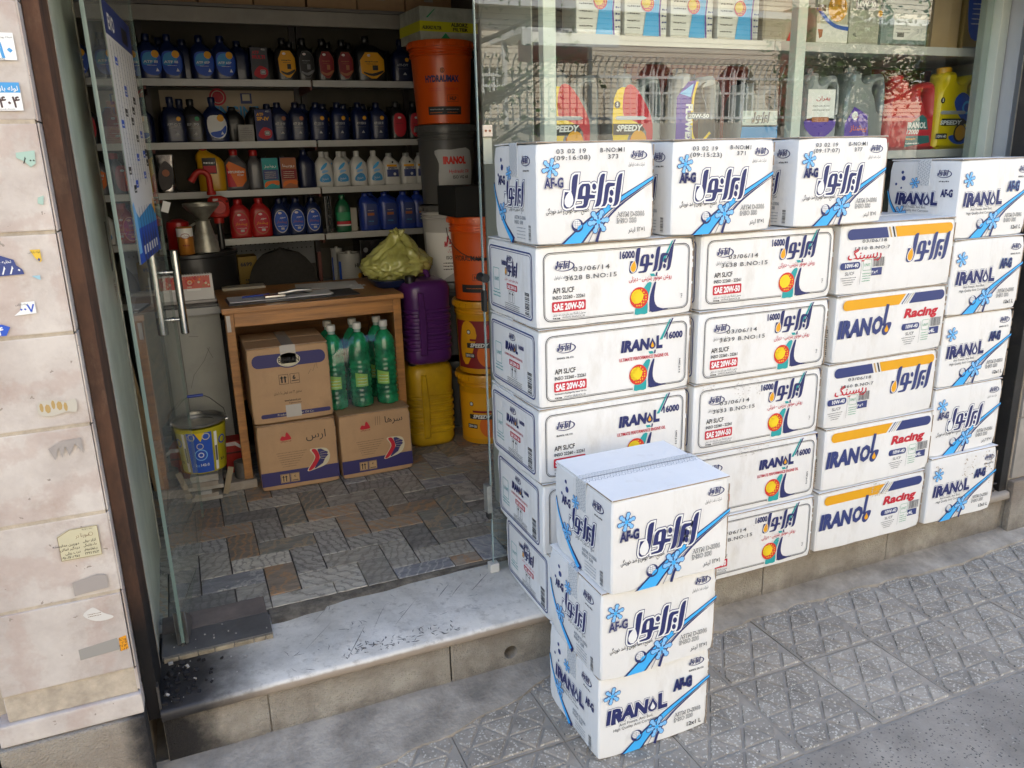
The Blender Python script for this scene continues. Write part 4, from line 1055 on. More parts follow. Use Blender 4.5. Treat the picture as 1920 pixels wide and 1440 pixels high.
def afg_side(w, h, en):
    a_ = Art(w, h); X = lambda u: u*w; Y = lambda v: v*h
    a_.line([(X(u), Y(v)) for u, v in smoothp([(.005, .62), (.05, .47), (.14, .32), (.27, .17), (.42, .05), (.47, .01)], 5, False)], [w*(.018+.0026*k) for k in range(26)], 'navy', 1)
    a_.line([(X(u), Y(v)) for u, v in smoothp([(.003, .60), (.05, .455), (.14, .305), (.27, .155), (.40, .04), (.43, .01)], 5, False)], [w*(.012+.002*k) for k in range(26)], 'cyan', 2)
    flake(a_, X(.39), Y(.72), h*.075); flake(a_, X(.22), Y(.31), h*.1)
    for u, v, r_ in ((.2, .86, .006), (.22, .78, .009), (.12, .70, .005), (.2, .65, .004)): a_.poly(circle(X(u), Y(v), r_*w/.3, 8), 'navy2', 2)
    if en:
        latinmark(a_, X(.13), Y(.44), X(.62), Y(.14), outline=True, drop='white')
        a_.text('AF-G', X(.76), Y(.55), Y(.09), 'navy', 4, bold=.05, fit=X(.16)); a_.text('Anti Freeze, Anti Boil,', X(.25), Y(.385), Y(.03), 'black', 2, fit=X(.33)); a_.text('High Quality Anti Corrosion', X(.2), Y(.34), Y(.03), 'black', 2, fit=X(.42))
    else:
        wordmark(a_, X(.26), Y(.37), X(.48), outline=True, drop='white'); a_.text('AF-G', X(.12), Y(.6), Y(.09), 'navy', 4, bold=.05, fit=X(.17))
        a_.text(fa('ضدیخ ، ضد جوش و ضد خوردگی'), X(.72), Y(.335), Y(.04), 'black', 2, 'R', fit=X(.34))
    a_.text('ASTM D-3306', X(.5), Y(.25), Y(.036), 'tapegrey', 2, bold=.04, fit=X(.26)); a_.text('INSO 338', X(.5), Y(.2), Y(.036), 'tapegrey', 2, bold=.04, fit=X(.2))
    barcode(a_, X(.82), Y(.04), X(.87), Y(.2), 'stamp', 2, True)
    for k in range(4): squiggle(a_, X(.55), X(.75), Y(.05+.035*k), Y(.014), 'tapegrey', 2, k)
    oval_mark(a_, X(.78), Y(.84), X(.2)); squiggle(a_, X(.72), X(.86), Y(.735), Y(.02), 'stamp', 2, 4)
    return a_
# ---- engine oil 16000
def road(a_, X, Y):
    for P, m, l in (([(.775, .70), (.795, .70), (.85, .955), (.842, .955)], 'teal', 2), ([(.803, .72), (.812, .72), (.868, .965), (.858, .965)], 'navy', 2),
        ([(.70, .565), (.728, .565), (.738, .53), (.71, .53)], 'teal', 3), ([(.742, .575), (.752, .575), (.748, .53), (.738, .53)], 'navy', 3),
        (smoothp([(.685, .45), (.715, .45), (.7, .33), (.69, .22), (.69, .07), (.648, .065), (.605, .07), (.62, .2), (.65, .34)], 2), 'teal', 3),
        (smoothp([(.732, .45), (.744, .45), (.735, .33), (.735, .22), (.755, .14), (.80, .105), (.83, .1), (.79, .085), (.72, .075), (.704, .12), (.703, .25), (.715, .36)], 2), 'navy', 3)):
        a_.poly([(X(u), Y(v)) for u, v in P], m, l)
    ball(a_, X(.634), Y(.275), Y(.135))
def oil_front(w, h, en):
    a_ = Art(w, h); X = lambda u: u*w; Y = lambda v: v*h
    a_.ring(rrect(X(.04), Y(.085), X(.965), Y(.915), .022), .0022, 'black', 1); a_.ring(rrect(X(.048), Y(.103), X(.957), Y(.897), .019), .001, 'black', 1)
    a_.rect(X(.60), Y(.07), X(.7), Y(.12), 'white', 1.5)
    road(a_, X, Y)
    oval_mark(a_, X(.165), Y(.745), X(.125))
    a_.text('API SL/CF', X(.095), Y(.43), Y(.062), 'black', 2, bold=.02, fit=X(.13)); a_.text('INSO 22260 - 22261', X(.095), Y(.355), Y(.042), 'black', 2, bold=.02, fit=X(.195))
    a_.poly(rrect(X(.09), Y(.20), X(.295), Y(.325), .004), 'red', 2); a_.text('SAE 20W-50', X(.1), Y(.225), Y(.075), 'white', 3, bold=.045, fit=X(.185))
    if en:
        a_.text('IRANOL OIL CO.', X(.11), Y(.615), Y(.022), 'black', 2, bold=.03, fit=X(.105))
        latinmark(a_, X(.515), Y(.60), X(.29), Y(.135)); a_.text('16000', X(.822), Y(.70), Y(.085), 'navy', 4, bold=.04, fit=X(.112))
        a_.text('ULTIMATE PERFORMANCE ENGINE OIL', X(.505), Y(.475), Y(.042), 'red', 5, bold=.025, fit=X(.335))
        a_.text('Produced & Packaged by Iranol Oil Co.', X(.095), Y(.165), Y(.02), 'black', 2, bold=.02, fit=X(.2)); a_.text('6 x 4 Liters', X(.925), Y(.22), Y(.03), 'black', 2, rot=PI/2, bold=.02)
    else:
        a_.text(fa('شرکت نفت ایرانول'), X(.215), Y(.60), Y(.04), 'stamp', 2, 'R', fit=X(.11))
        wordmark(a_, X(.565), Y(.575), X(.29)); a_.text('16000', X(.505), Y(.78), Y(.085), 'navy', 4, bold=.04, fit=X(.095))
        a_.text(fa('روغن موتور بنزینی - دیزلی'), X(.845), Y(.49), Y(.06), 'red', 5, 'R', fit=X(.28), bold=.02)
        a_.text(fa('محصولی از پالایشگاه روغن سازی شرکت نفت ایرانول'), X(.295), Y(.155), Y(.028), 'black', 2, 'R', fit=X(.2)); a_.text('۶×۴', X(.925), Y(.22), Y(.03), 'black', 2, rot=PI/2, bold=.02)
    a_.text('WWW.IRANOL.IR', X(.15), Y(.115), Y(.025), 'stamp', 2, fit=X(.14)); squiggle(a_, X(.095), X(.14), Y(.115), Y(.02), 'black', 2)
    return a_
def oil_side(w, h, en):
    a_ = Art(w, h); X = lambda u: u*w; Y = lambda v: v*h
    a_.ring(rrect(X(.06), Y(.09), X(.93), Y(.91), .016), .0042, INK['navy2'], 1); a_.ring(rrect(X(.085), Y(.125), X(.905), Y(.875), .013), .002, INK['navy2'], 1)
    oval_mark(a_, X(.5), Y(.77), X(.13))
    if en: latinmark(a_, X(.36), Y(.585), X(.26), Y(.1)); a_.text('16000', X(.63), Y(.66), Y(.05), 'navy', 4, bold=.04, fit=X(.1)); a_.text('ULTIMATE PERFORMANCE ENGINE OIL', X(.34), Y(.5), Y(.03), 'red', 2, bold=.02, fit=X(.36))
    else: wordmark(a_, X(.4), Y(.55), X(.26)); a_.text('16000', X(.33), Y(.68), Y(.06), 'navy', 4, bold=.04, fit=X(.1)); a_.text(fa('روغن موتور بنزینی - دیزلی'), X(.66), Y(.5), Y(.035), 'red', 2, 'R', fit=X(.27))
    a_.poly(rrect(X(.43), Y(.385), X(.64), Y(.46), .003), 'red', 2); a_.text('SAE 20W-50', X(.445), Y(.4), Y(.045), 'white', 3, bold=.04, fit=X(.18))
    a_.ring(rrect(X(.14), Y(.33), X(.27), Y(.62), .004), .0016, 'teal', 2); a_.text('UNIT', X(.16), Y(.45), Y(.05), 'teal', 2, fit=X(.1)); 
    for k in range(2): squiggle(a_, X(.13), X(.29), Y(.24+.045*k), Y(.02), 'teal', 2, k)
    for k in range(2):
        u = .49+.055*k; a_.line([(X(u), Y(.24)), (X(u), Y(.33))], .002, 'stamp', 2); a_.poly([(X(u-.02), Y(.325)), (X(u+.02), Y(.325)), (X(u), Y(.36))], 'stamp', 2)
    a_.ring(rrect(X(.46), Y(.225), X(.58), Y(.37), .001), .001, 'stamp', 2)
    for k in range(4): squiggle(a_, X(.38), X(.68), Y(.12+.025*k), Y(.012), 'stamp', 2, k)
    barcode(a_, X(.79), Y(.13), X(.87), Y(.42), 'black', 2, True)
    return a_
# ---- racing oil
def race_front(w, h, en):
    a_ = Art(w, h); X = lambda u: u*w; Y = lambda v: v*h
    def cap(u0, u1, s0, s1, left, m):
        v0, v1 = .775, .925; r_ = (v1-v0)/2; P = []
        if left:
            c = (X(u0)+Y(r_), Y(v0+r_)); P = [(c[0]+Y(r_)*math.cos(t), c[1]+Y(r_)*math.sin(t)) for t in [PI/2+PI*k/8 for k in range(9)]]+[(X(s0), Y(v0)), (X(s1), Y(v1))]
        else:
            c = (X(u1)-Y(r_), Y(v0+r_)); P = [(c[0]+Y(r_)*math.cos(t), c[1]+Y(r_)*math.sin(t)) for t in [-PI/2+PI*k/8 for k in range(9)]]+[(X(s1), Y(v1)), (X(s0), Y(v0))]
        a_.poly(P, m, 1)
    nv = M('ink_racenavy', (.03, .045, .17)); gd_ = M('ink_racegold', (.75, .36, .004))
    if en:
        cap(.05, 0, .545, .60, True, gd_); cap(0, .965, .635, .685, False, nv)
        for k, m in ((0, nv), (1, 'lgrey'), (2, 'cream')): a_.poly([(X(.565+.022*k), Y(.775)), (X(.575+.022*k), Y(.775)), (X(.63+.022*k), Y(.925)), (X(.62+.022*k), Y(.925))], m, 1)
        latinmark(a_, X(.02), Y(.39), X(.47), Y(.235), nv, tail=True)
        a_.text('Racing', X(.60), Y(.56), Y(.13), 'red', 2, bold=.045, fit=X(.31), shear=.25); ox = .58
        a_.text('6x4L', X(ox+.245), Y(.275), Y(.055), 'white', 3, bold=.03, fit=X(.085))
    else:
        cap(.05, 0, .40, .375, True, nv); cap(0, .965, .47, .445, False, gd_)
        for k, m in ((0, M('ink_tan', (.5, .33, .12))), (1, 'black')): a_.poly([(X(.415+.03*k), Y(.775)), (X(.428+.03*k), Y(.775)), (X(.403+.03*k), Y(.925)), (X(.39+.03*k), Y(.925))], m, 1)
        wordmark(a_, X(.565), Y(.375), X(.385), nv)
        a_.text(fa('ریسینگ'), X(.345), Y(.50), Y(.13), 'red', 2, 'R', bold=.05, fit=X(.28), shear=.2); ox = .0
        a_.text('۴×۶', X(ox+.33), Y(.265), Y(.055), 'white', 3, 'R', bold=.03, fit=X(.055))
    a_.poly(rrect(X(ox+.01), Y(.365), X(ox+.175), Y(.465), .01), nv, 2); a_.text('10W-40', X(ox+.05), Y(.39), Y(.055), 'white', 3, bold=.03, fit=X(.11))
    a_.text('SL/CF', X(ox+.055), Y(.285), Y(.045), 'black', 2, fit=X(.075))
    for k in range(4): squiggle(a_, X(ox+.02+.01*k), X(ox+.15-.01*k), Y(.24-.032*k), Y(.013), 'stamp', 2, k)
    a_.line([(X(ox+.182), Y(.14)), (X(ox+.188), Y(.47))], .0008, 'stamp', 2)
    a_.ring(rrect(X(ox+.2), Y(.33), X(ox+.27), Y(.49), .004), .0012, 'green', 2); a_.text('UNIT', X(ox+.21), Y(.39), Y(.04), 'green', 2, fit=X(.05))
    for k in range(4): squiggle(a_, X(ox+.2), X(ox+.27), Y(.28-.035*k), Y(.013), 'green', 2, k)
    barcode(a_, X(ox+.285), Y(.38), X(ox+.375), Y(.50), 'stamp', 2, False); a_.ring([(X(ox+.28), Y(.375)), (X(ox+.38), Y(.375)), (X(ox+.38), Y(.505)), (X(ox+.28), Y(.505))], .0008, 'stamp', 2)
    a_.rect(X(ox+.275), Y(.25), X(ox+.365), Y(.36), nv, 2)
    return a_
def race_side(w, h):
    a_ = Art(w, h); X = lambda u: u*w; Y = lambda v: v*h
    a_.rect(X(.1), Y(.8), X(.9), Y(.92), INK['navy2'], 1); latinmark(a_, X(.2), Y(.45), X(.5), Y(.15), tail=True); barcode(a_, X(.85), Y(.1), X(.92), Y(.5), 'stamp', 2, True)
    return a_

AW, AD, AH = .36, .30, .264
OW, OD, OH = .518, .372, .2335
A_fa, A_en = afg_front(AW, AH, False), afg_front(AW, AH, True)
AS_fa, AS_en = afg_side(AD, AH, False), afg_side(AD, AH, True)
O_fa, O_en = oil_front(OW, OH, False), oil_front(OW, OH, True)
OS_fa, OS_en = oil_side(OD, OH, False), oil_side(OD, OH, True)
R_fa, R_en = race_front(OW, OH, False), race_front(OW, OH, True)
RS = race_side(OD, OH)
def st_afg(t, n): return [('03 02 19', .058, .242, .0115, .09), (t, .05, .225, .0115, .108), ('B-NO:M1', .19, .243, .0115, .073), (n, .214, .226, .0115, .032)]
def st_oil(n, x=.0): return [('03/06/14', .107+x, .158, .0125, .115), (n+' B.NO:15', .082+x, .134, .0125, .17)]
def st_race(n): return [('03/06/18', .088, .168, .0105, .11), (n+' B.NO:7', .06, .145, .0105, .15)]
gO, gR, gA, gF, gT = 'engine oil cartons stacked against the window', 'racing oil cartons stacked against the window', 'antifreeze cartons in the stack by the black channel', 'antifreeze cartons in the stack on the pavement', 'antifreeze cartons standing on the oil cartons'
rows = [
 # x, y, z index, col, label
 (.898, -.082, 4, O_fa, OS_fa, '3628', 'white oil carton stamped 3628 with Persian logo, directly under the leftmost antifreeze box'),
 (.902, -.082, 3, O_en, OS_en, None, 'white oil carton with English IRANOL 16000 print, second from the top of the left stack'),
 (.899, -.080, 2, O_en, OS_en, None, 'white oil carton with English 16000 print partly hidden behind the free-standing stack top'),
 (.907, -.080, 1, O_en, OS_en, None, 'white oil carton second from the bottom of the left stack, front mostly hidden'),
 (.925, -.095, 0, O_fa, OS_fa, None, 'lowest white oil carton of the left stack, jutting over the doorstep edge'),
 (1.444, -.078, 4, O_fa, OS_fa, '3638', 'white oil carton stamped 3638, top of the second stack'),
 (1.441, -.084, 3, O_fa, OS_fa, '3639', 'white oil carton stamped 3639, second from the top of its stack'),
 (1.438, -.078, 2, O_fa, OS_fa, '3633', 'white oil carton stamped 3633 with scuffed top edge, middle of its stack'),
 (1.440, -.080, 1, O_en, OS_en, None, 'white oil carton with English print beside the top of the free-standing stack'),
 (1.437, -.090, 0, O_fa, OS_fa, '3632', 'white oil carton at the bottom of the second stack, scratched over its logo')]
for i, (x, y, k, f_, s_, n, lab) in enumerate(rows):
    carton(x, y, .2005+k*.2342, OW, OD, OH, random.uniform(-.012, .012), lab, gO, f_, s_, st_oil(n) if n else None, seed=i)
for i, (x, y, k, f_, n, lab) in enumerate([
 (1.984, -.082, 4, R_fa, '1310', 'white racing oil carton stamped 1310 with dark blue and amber band, top of its stack'),
 (1.990, -.084, 3, R_en, None, 'white carton with red Racing print and amber band, between the ones stamped 1310 and 1360'),
 (1.982, -.080, 2, R_fa, '1360', 'white racing oil carton stamped 1360, middle of its stack'),
 (1.992, -.082, 1, R_en, None, 'white carton with red Racing print directly under the one stamped 1360'),
 (1.980, -.088, 0, R_en, None, 'lowest white Racing carton with tape residue on its amber band')]):
    carton(x, y, .2005+k*.2342, OW, OD, OH, random.uniform(-.012, .012), lab, gR, f_, RS, st_race(n) if n else None, seed=i+2)
for i, (x, y, k, en, lab) in enumerate([
 (2.497, -.082, 4, 1, 'white English antifreeze carton topping the right stack, its blue-shaded left side in view'),
 (2.505, -.086, 3, 1, 'white English antifreeze carton second from the top of the right stack'),
 (2.512, -.080, 2, 1, 'white English antifreeze carton in the middle of the right stack'),
 (2.507, -.082, 1, 0, 'white Persian antifreeze carton in the right stack, fourth from the top'),
 (2.516, -.095, 0, 1, 'stained English antifreeze carton at the bottom of the right stack')]):
    carton(x, y, .2005+k*.2725, AW, AD, .2715, random.uniform(-.008, .008), lab, gA, A_en if en else A_fa, AS_en if en else AS_fa, tape=.09 if k == 4 else 0, seed=i+1)
for i, (x, y, t, n, lab) in enumerate([
 (.895, -.10, '(09:16:08)', '373', 'white antifreeze box stamped 373, leftmost of the three on top'),
 (1.320, -.098, '(09:15:23)', '371', 'white antifreeze box stamped 371, middle of the three on top'),
 (1.772, -.096, '(09:17:07)', '377', 'white antifreeze box stamped 377, right of the one stamped 371')]):
    carton(x, y, 1.3725, AW+.005, AD, .27, (.0, .01, .0)[i], lab, gT, A_fa, AS_fa, st_afg(t, n), tape=.09, seed=i)
for i, (x, y, z, rz, en, lab) in enumerate([
 (.884, -.468, .0, -.0, 1, 'English antifreeze carton at the foot of the free-standing stack on the pavement'),
 (.880, -.486, .2645, .0, 0, 'Persian antifreeze carton in the middle of the free-standing stack'),
 (.895, -.510, .529, .015, 0, 'antifreeze carton on top of the free-standing stack with grey patterned tape over its seam')]):
    carton(x, y, z, AW, .31, AH, rz, lab, gF, A_en if en else A_fa, AS_en if en else AS_fa, tape=.085, seed=i+3)
# smudges and glue marks that belong to single cartons
def smudge(par_label, pts, col='brownmark', name='stain_mark'):
    for o in S.objects:
        if o.get('label') == par_label:
            a_ = Art(); r = random.Random(len(par_label))
            for x0, x1, z0, z1, n in pts:
                for k in range(n):
                    x, z = r.uniform(x0, x1), r.uniform(z0, z1); a_.poly(circle(x, z, r.uniform(.001, .004), 6, r.uniform(.0008, .003)), col, 7)
            q = a_.build(name, lambda u, v, o_: (u, -o_, v), o, base=.0006); q['kind'] = 'stuff'
m_ = M('ink_smudge', (.52, .46, .36)); 
smudge('stained English antifreeze carton at the bottom of the right stack', [(.17, .24, .17, .25, 26), (.27, .33, .19, .26, 22), (.28, .33, .12, .2, 14), (.02, .06, .2, .24, 14)], M('ink_brown2', (.36, .27, .17)))
smudge('lowest white Racing carton with tape residue on its amber band', [(.24, .33, .175, .225, 50)], m_)
smudge('white oil carton stamped 3633 with scuffed top edge, middle of its stack', [(.15, .26, .17, .228, 40), (.02, .1, .2, .228, 12)], M('ink_scuff', (.6, .57, .52)))
smudge('white oil carton with English print beside the top of the free-standing stack', [(.17, .3, .2, .23, 40)], M('ink_scuff', (.6, .57, .52)))
smudge('white oil carton at the bottom of the second stack, scratched over its logo', [(.25, .42, .09, .18, 30)], M('ink_scuff', (.6, .57, .52)))

# ================================================================== INSIDE THE SHOP
shelfm = M('shelf_enamel', (.52, .52, .50), .4, var=.1, vs=4)
pearl = M('cap_black', (.02, .02, .022), .4)
def plastic(n, c, r=.35): return M('plastic_'+n, c, r, coat=.15)
P_navy, P_dark, P_red, P_white, P_black, P_yel, P_blue, P_grey, P_green = (plastic(*a_) for a_ in (('navy', (.006, .015, .07)), ('darkblue', (.006, .012, .05)), ('red', (.42, .015, .015)), ('white', (.62, .62, .6)), ('black', (.012, .012, .013)), ('yellow', (.62, .33, .01)), ('blue', (.02, .05, .32)), ('grey', (.10, .10, .11)), ('green', (.01, .12, .05))))
P_lgrey = plastic('lightgrey', (.36, .37, .37)); P_gold = M('plastic_gold', (.42, .30, .12), .3, metal=.5); P_tgreen = plastic('teal', (.03, .12, .13))

def shelving(x0, x1, label, s4=True):
    t = empty('shelf_unit', (x0, 2.45, .21), label=label, cat='shelving', group='steel shelving along the back wall')
    L_ = x1-x0
    for k, z in enumerate((2.025, 1.722, 1.477, 1.228, .93)):
        if k == 3 and not s4: continue
        zz = z-.21; d0 = .0
        mb = MB(); mb.box((0, d0, zz-.03), (L_, d0+.004, zz+.003), shelfm).box((0, d0+.0045, zz-.004), (L_, .40, zz), shelfm).box((0, d0-.003, zz-.012), (L_, d0-.0003, zz-.008), shelfm)
        mb.build('shelf', parent=t)
    for x in (0, L_-.03): MB().box((x, .404, 0), (x+.03, .43, 2.3), M('upright_dark', (.06, .05, .045), .5)).build('upright', parent=t)
    MB().box((0, .432, .9), (L_, .436, 2.3), M('back_sheet', (.10, .088, .065), .8, var=.3, vs=3)).build('back_panel', parent=t)
    return t
shelving(-.9, -.055, 'left bay of steel shelving seen through the glass door', True)
u1 = shelving(-.05, .765, 'middle bay of steel shelving behind the desk, crowded with oil bottles')
u2 = shelving(.775, 1.41, 'right bay of steel shelving beside the stacked pails')
brk = M('bracket_red', (.14, .03, .02), .5)
for x, u in ((.757, u1), (-.048, u1)):
    for z in (1.999, 1.695, 1.45, 1.2): MB().prism([(0, -.02), (.012, -.02), (.012, .028), (0, .028)], 0, .36, .001, m=brk, T=Matrix.Translation((x-u.location.x, .006, z-.21))).build('bracket', parent=u)
art = Art(); hl = M('perf_hole', (.01, .01, .01), .8)
MB().box((.345, .3, .83), (.8, .31, 1.0), M('perforated_steel', (.22, .23, .24), .5)).build('perforated_panel', parent=u1)
for k in range(17):
    for q in range(2): art.poly(circle(.365+.026*k, .96-.035*q, .004, 6), hl, 1)
art.build('hole_row', lambda u, v, o: (u, .2995-o, v), u1)['kind'] = 'stuff'
# high front beam carrying brown cartons
bm_ = empty('front_beam', (-.9, 2.40, 2.285), label='broad pale board edging the topmost shelf', cat='shelf')
MB().box((0, 0, 0), (2.45, .02, .068), M('beam_paint', (.36, .33, .28), .5, var=.2, vs=5)).build('board', parent=bm_)
MB().box((0, -.006, .0705), (2.45, .45, .086), M('beam_top', (.2, .18, .16), .6)).build('top_shelf', parent=bm_)
for i in range(7):
    x = -.27+.263*i
    t = empty('brown_carton', (x, 2.45+random.uniform(-.01, .02), 2.372), label=('brown carton on the topmost shelf, %s' % ('far left behind the door glass', 'second along behind the door glass', 'first to the right of the glass door', 'left of the middle', 'in the middle above the black bottles', 'right of the middle', 'rightmost above the orange pail')[i]), cat='carton', group='brown cartons on the topmost shelf')
    o = MB().box((0, 0, 0), (.255, .3, .28), kraft, b=.004).build('carton_body', parent=t)
    MB().box((.1, -.001, .06), (.15, -.0002, .2), tapeclear).build('packing_tape', parent=t)
# wall poster ENGINE OIL
wp = empty('wall_poster', (0, 2.878, 1.74), label='faded cream wall poster reading ENGINE OIL behind the second shelf', cat='poster')
art = Art(); art.rect(.02, 0, .74, .27, M('ink_oldcream', (.42, .33, .22)), 1); art.text('ENGINE OIL', .29, .125, .06, 'sky', 2, bold=.04, fit=.37)
art.poly(circle(.32, .235, .045, 20), 'red', 2); art.ring(circle(.32, .235, .034, 20), .004, 'cream', 3); art.rect(.44, .2, .5, .255, INK['navy2'], 2); art.rect(.45, .215, .49, .25, 'cream', 3)
art.text(fa('روغن موتور بنزینی'), .6, .075, .035, 'navy2', 2, 'R', fit=.27)
art.build('sheet', lambda u, v, o: (u, -o, v), wp)

_BP = {}
def label_mp(hw, hd, z0, cx=0, n=4, sub=0):
    def mp(u, v, o):
        q = min(.98, abs((u-cx)/hw)); return (u, -hd*(1-q**n)**(1/n)-o-.0008, z0+v)
    return mp
def bottle(key, x, y, z, lab, group, rz=0, scale=1):
    """copy of a bottle prototype at a place on a shelf"""
    t = empty('oil_bottle' if not key.startswith('tin') else 'oil_tin', (x, y, z), rz, lab, 'oil bottle' if not key.startswith('tin') else 'oil tin', group)
    t.scale = (scale,)*3
    if key not in _BP:
        BOT[key](t); _BP[key] = t
    else:
        for ch in _BP[key].children:
            c = ch.copy(); COL.objects.link(c); c.parent = t
    return t
def one_litre(body, cap, fn, hw=.058, hd=.036, h=.215, dx=-.01, capr=.017, neck=.155, grip=True):
    hw *= 1.06
    def f(t):
        mb = MB(); S_ = [(0, hw*.9, hd*.85), (.004, hw*.98, hd*.96), (.012, hw, hd), (neck*.78, hw, hd), (neck*.9, hw*.93, hd*.92, dx*.3), (neck, hw*.72, hd*.8, dx*.7), (neck+.014, hw*.45, hd*.55, dx), (neck+.024, capr*.95, capr*.9, dx), (h-.02, capr*.9, capr*.9, dx)]
        mb.loft(S_, body, n=3.6); mb.build('bottle_body', parent=t)
        MB().lathe([(capr*1.02, h-.03), (capr*1.08, h-.028), (capr*1.08, h-.004), (capr*.95, h), (0, h)], cap, 20, c=(dx, 0)).build('cap', parent=t)
        if fn:
            a_ = Art(); fn(a_, hw, h); a_.build('label', label_mp(hw, hd, 0, n=3.6), t, cut=.009)
    return f
def lab_atf(txt, blue='sky', dot='gold'):
    def f(a_, hw, h):
        a_.poly(smoothp([(-.6*hw, .125), (.1*hw, .135), (.75*hw, .115), (.8*hw, .06), (.4*hw, .022), (-.4*hw, .03), (-.7*hw, .07)]), INK['blue'] if blue == 'sky' else blue, 1); a_.poly(smoothp([(-.62*hw, .075), (-.1*hw, .07), (.5*hw, .1), (.2*hw, .128), (-.45*hw, .12)]), 'sky' if blue == 'sky' else 'white', 1.5)  # the lighter streak paints a reflection into the label colour
        a_.poly(smoothp([(-.5*hw, .05), (.3*hw, .06), (.75*hw, .085), (.7*hw, .05), (.2*hw, .025), (-.3*hw, .03)]), 'blue', 2)
        if dot: a_.poly(circle(hw*.38, .12, .0175, 16), dot, 3)
        a_.text(txt, -hw*.55, .079, .011, 'white', 4, bold=.03, fit=hw*1.05); a_.poly([(hw*.3, .04), (hw*.55, .04), (hw*.42, .056)], 'white', 4); squiggle(a_, -.3*hw, .4*hw, .066, .003, 'white', 4)
    return f
def lab_dim(txt, c='gold'):
    def f(a_, hw, h):
        a_.text(txt, -hw*.6, .085, .012, 'silver', 2, fit=hw*1.0, bold=.02); a_.poly(circle(hw*.3, .118, .011, 14), c, 2); a_.ring(smoothp([(-.7*hw, .13), (.7*hw, .13), (.8*hw, .07), (.3*hw, .025), (-.5*hw, .03), (-.75*hw, .07)]), .0008, 'navy2', 1)
        a_.poly([(-hw*.1, .04), (hw*.25, .04), (hw*.08, .054)], 'silver', 2); squiggle(a_, -.5*hw, .4*hw, .07, .003, 'grey', 2)
    return f
def lab_hex(c, c2='black', txt=None, ring='gold'):
    def f(a_, hw, h):
        p = [(-.35*hw, .15), (.4*hw, .15), (.78*hw, .115), (.78*hw, .055), (.25*hw, .018), (-.05*hw, .018), (-.62*hw, .045), (-.68*hw, .11)]
        a_.poly(p, c, 1); a_.ring([(x*.99, y) for x, y in p][::-1] if area(p) < 0 else p, .0012, ring, 2)
        a_.poly(circle(-hw*.15, .135, .009, 14, .006), 'white', 3); a_.text(fa('بهران'), -hw*.15, .133, .005, 'red', 4, 'C'); 
        a_.poly(smoothp([(-.5*hw, .052), (0, .043), (.7*hw, .06), (.6*hw, .045), (.1*hw, .03), (-.4*hw, .04)]), c2, 3)
        squiggle(a_, -.4*hw, .4*hw, .1, .006, c2, 3); squiggle(a_, -.3*hw, .3*hw, .09, .003, c2, 3)
        a_.rect(.05*hw, .06, .38*hw, .085, c2, 3)
    return f
def lab_white(a_, hw, h):
    a_.poly(smoothp([(-.55*hw, .03), (.6*hw, .03), (.55*hw, .06), (.1*hw, .072), (-.5*hw, .055)]), 'sky', 1); a_.text(fa('ضدیخ'), -.0, .04, .014, 'white', 2, 'C', fit=hw*.7)
    a_.poly(smoothp([(-.45*hw, .09), (.1*hw, .105), (.35*hw, .125), (.2*hw, .13), (-.3*hw, .11)]), 'cyan', 1); a_.poly(smoothp([(-.3*hw, .075), (.3*hw, .082), (.4*hw, .09), (-.2*hw, .09)]), 'pale', 1)
def lab_speedy(a_, hw, h):
    a_.rect(-.7*hw, .045, .7*hw, .085, INK['navy2'], 1); a_.text('SPEEDY', -.6*hw, .087, .012, 'navy', 2, bold=.04, fit=hw*1.1, shear=.2); a_.rect(-.7*hw, .1, .5*hw, .112, 'gold', 1); a_.poly(circle(0, .125, .006, 10), 'black', 1); a_.poly(circle(.2*hw, .06, .008, 10), 'white', 2)
def lab_oval(c, c2):
    def f(a_, hw, h):
        a_.poly(circle(0, .078, hw*.78, 24, .062), c2, 1); a_.poly(circle(0, .078, hw*.72, 24, .057), c, 2)
        a_.poly(circle(-hw*.1, .122, .010, 14, .006), 'white', 3); a_.text(fa('بهران'), -hw*.1, .12, .005, 'red', 4, 'C')
        a_.text(fa('سوپر'), .15*hw, .095, .011, 'white', 3, 'C', bold=.03); a_.text(fa('پیشتاز'), 0, .07, .013, 'copper' if c != 'red' else 'gold', 3, 'C', bold=.03, fit=hw*1.1); squiggle(a_, -.4*hw, .5*hw, .05, .004, 'white', 3); a_.rect(-.1*hw, .033, .25*hw, .045, 'silver', 3)
    return f
def lab_red(a_, hw, h):
    p = smoothp([(-.4*hw, .14), (.3*hw, .14), (.72*hw, .11), (.7*hw, .05), (.3*hw, .02), (-.3*hw, .02), (-.65*hw, .05), (-.65*hw, .11)]); a_.poly(p, 'red', 1); a_.poly(circle(0, .118, .010, 14, .006), 'white', 2); squiggle(a_, -.4*hw, .4*hw, .085, .006, 'maroon', 2)
def lab_hy(a_, hw, h):
    a_.poly([(-.85*hw, .02), (.35*hw, .02), (.8*hw, .05), (.8*hw, .11), (-.6*hw, .15), (-.85*hw, .13)], 'orange', 1); a_.poly([(-.85*hw, .02), (-.1*hw, .02), (-.5*hw, .08), (-.85*hw, .13)], 'red', 2); a_.text('HYUNDAI', -.75*hw, .09, .011, 'white', 3, bold=.04, fit=hw*1.4); a_.text('XTeer', .0, .076, .009, 'white', 3, bold=.03, fit=hw*.6)
def lab_blue4(a_, hw, h):
    a_.poly(rrect(-.45*hw, .03, .6*hw, .15, .01), INK['navy2'], 1); a_.rect(-.35*hw, .085, .3*hw, .1, 'copper', 2); squiggle(a_, -.3*hw, .3*hw, .11, .005, 'silver', 2); squiggle(a_, -.3*hw, .2*hw, .05, .007, 'sky', 2)
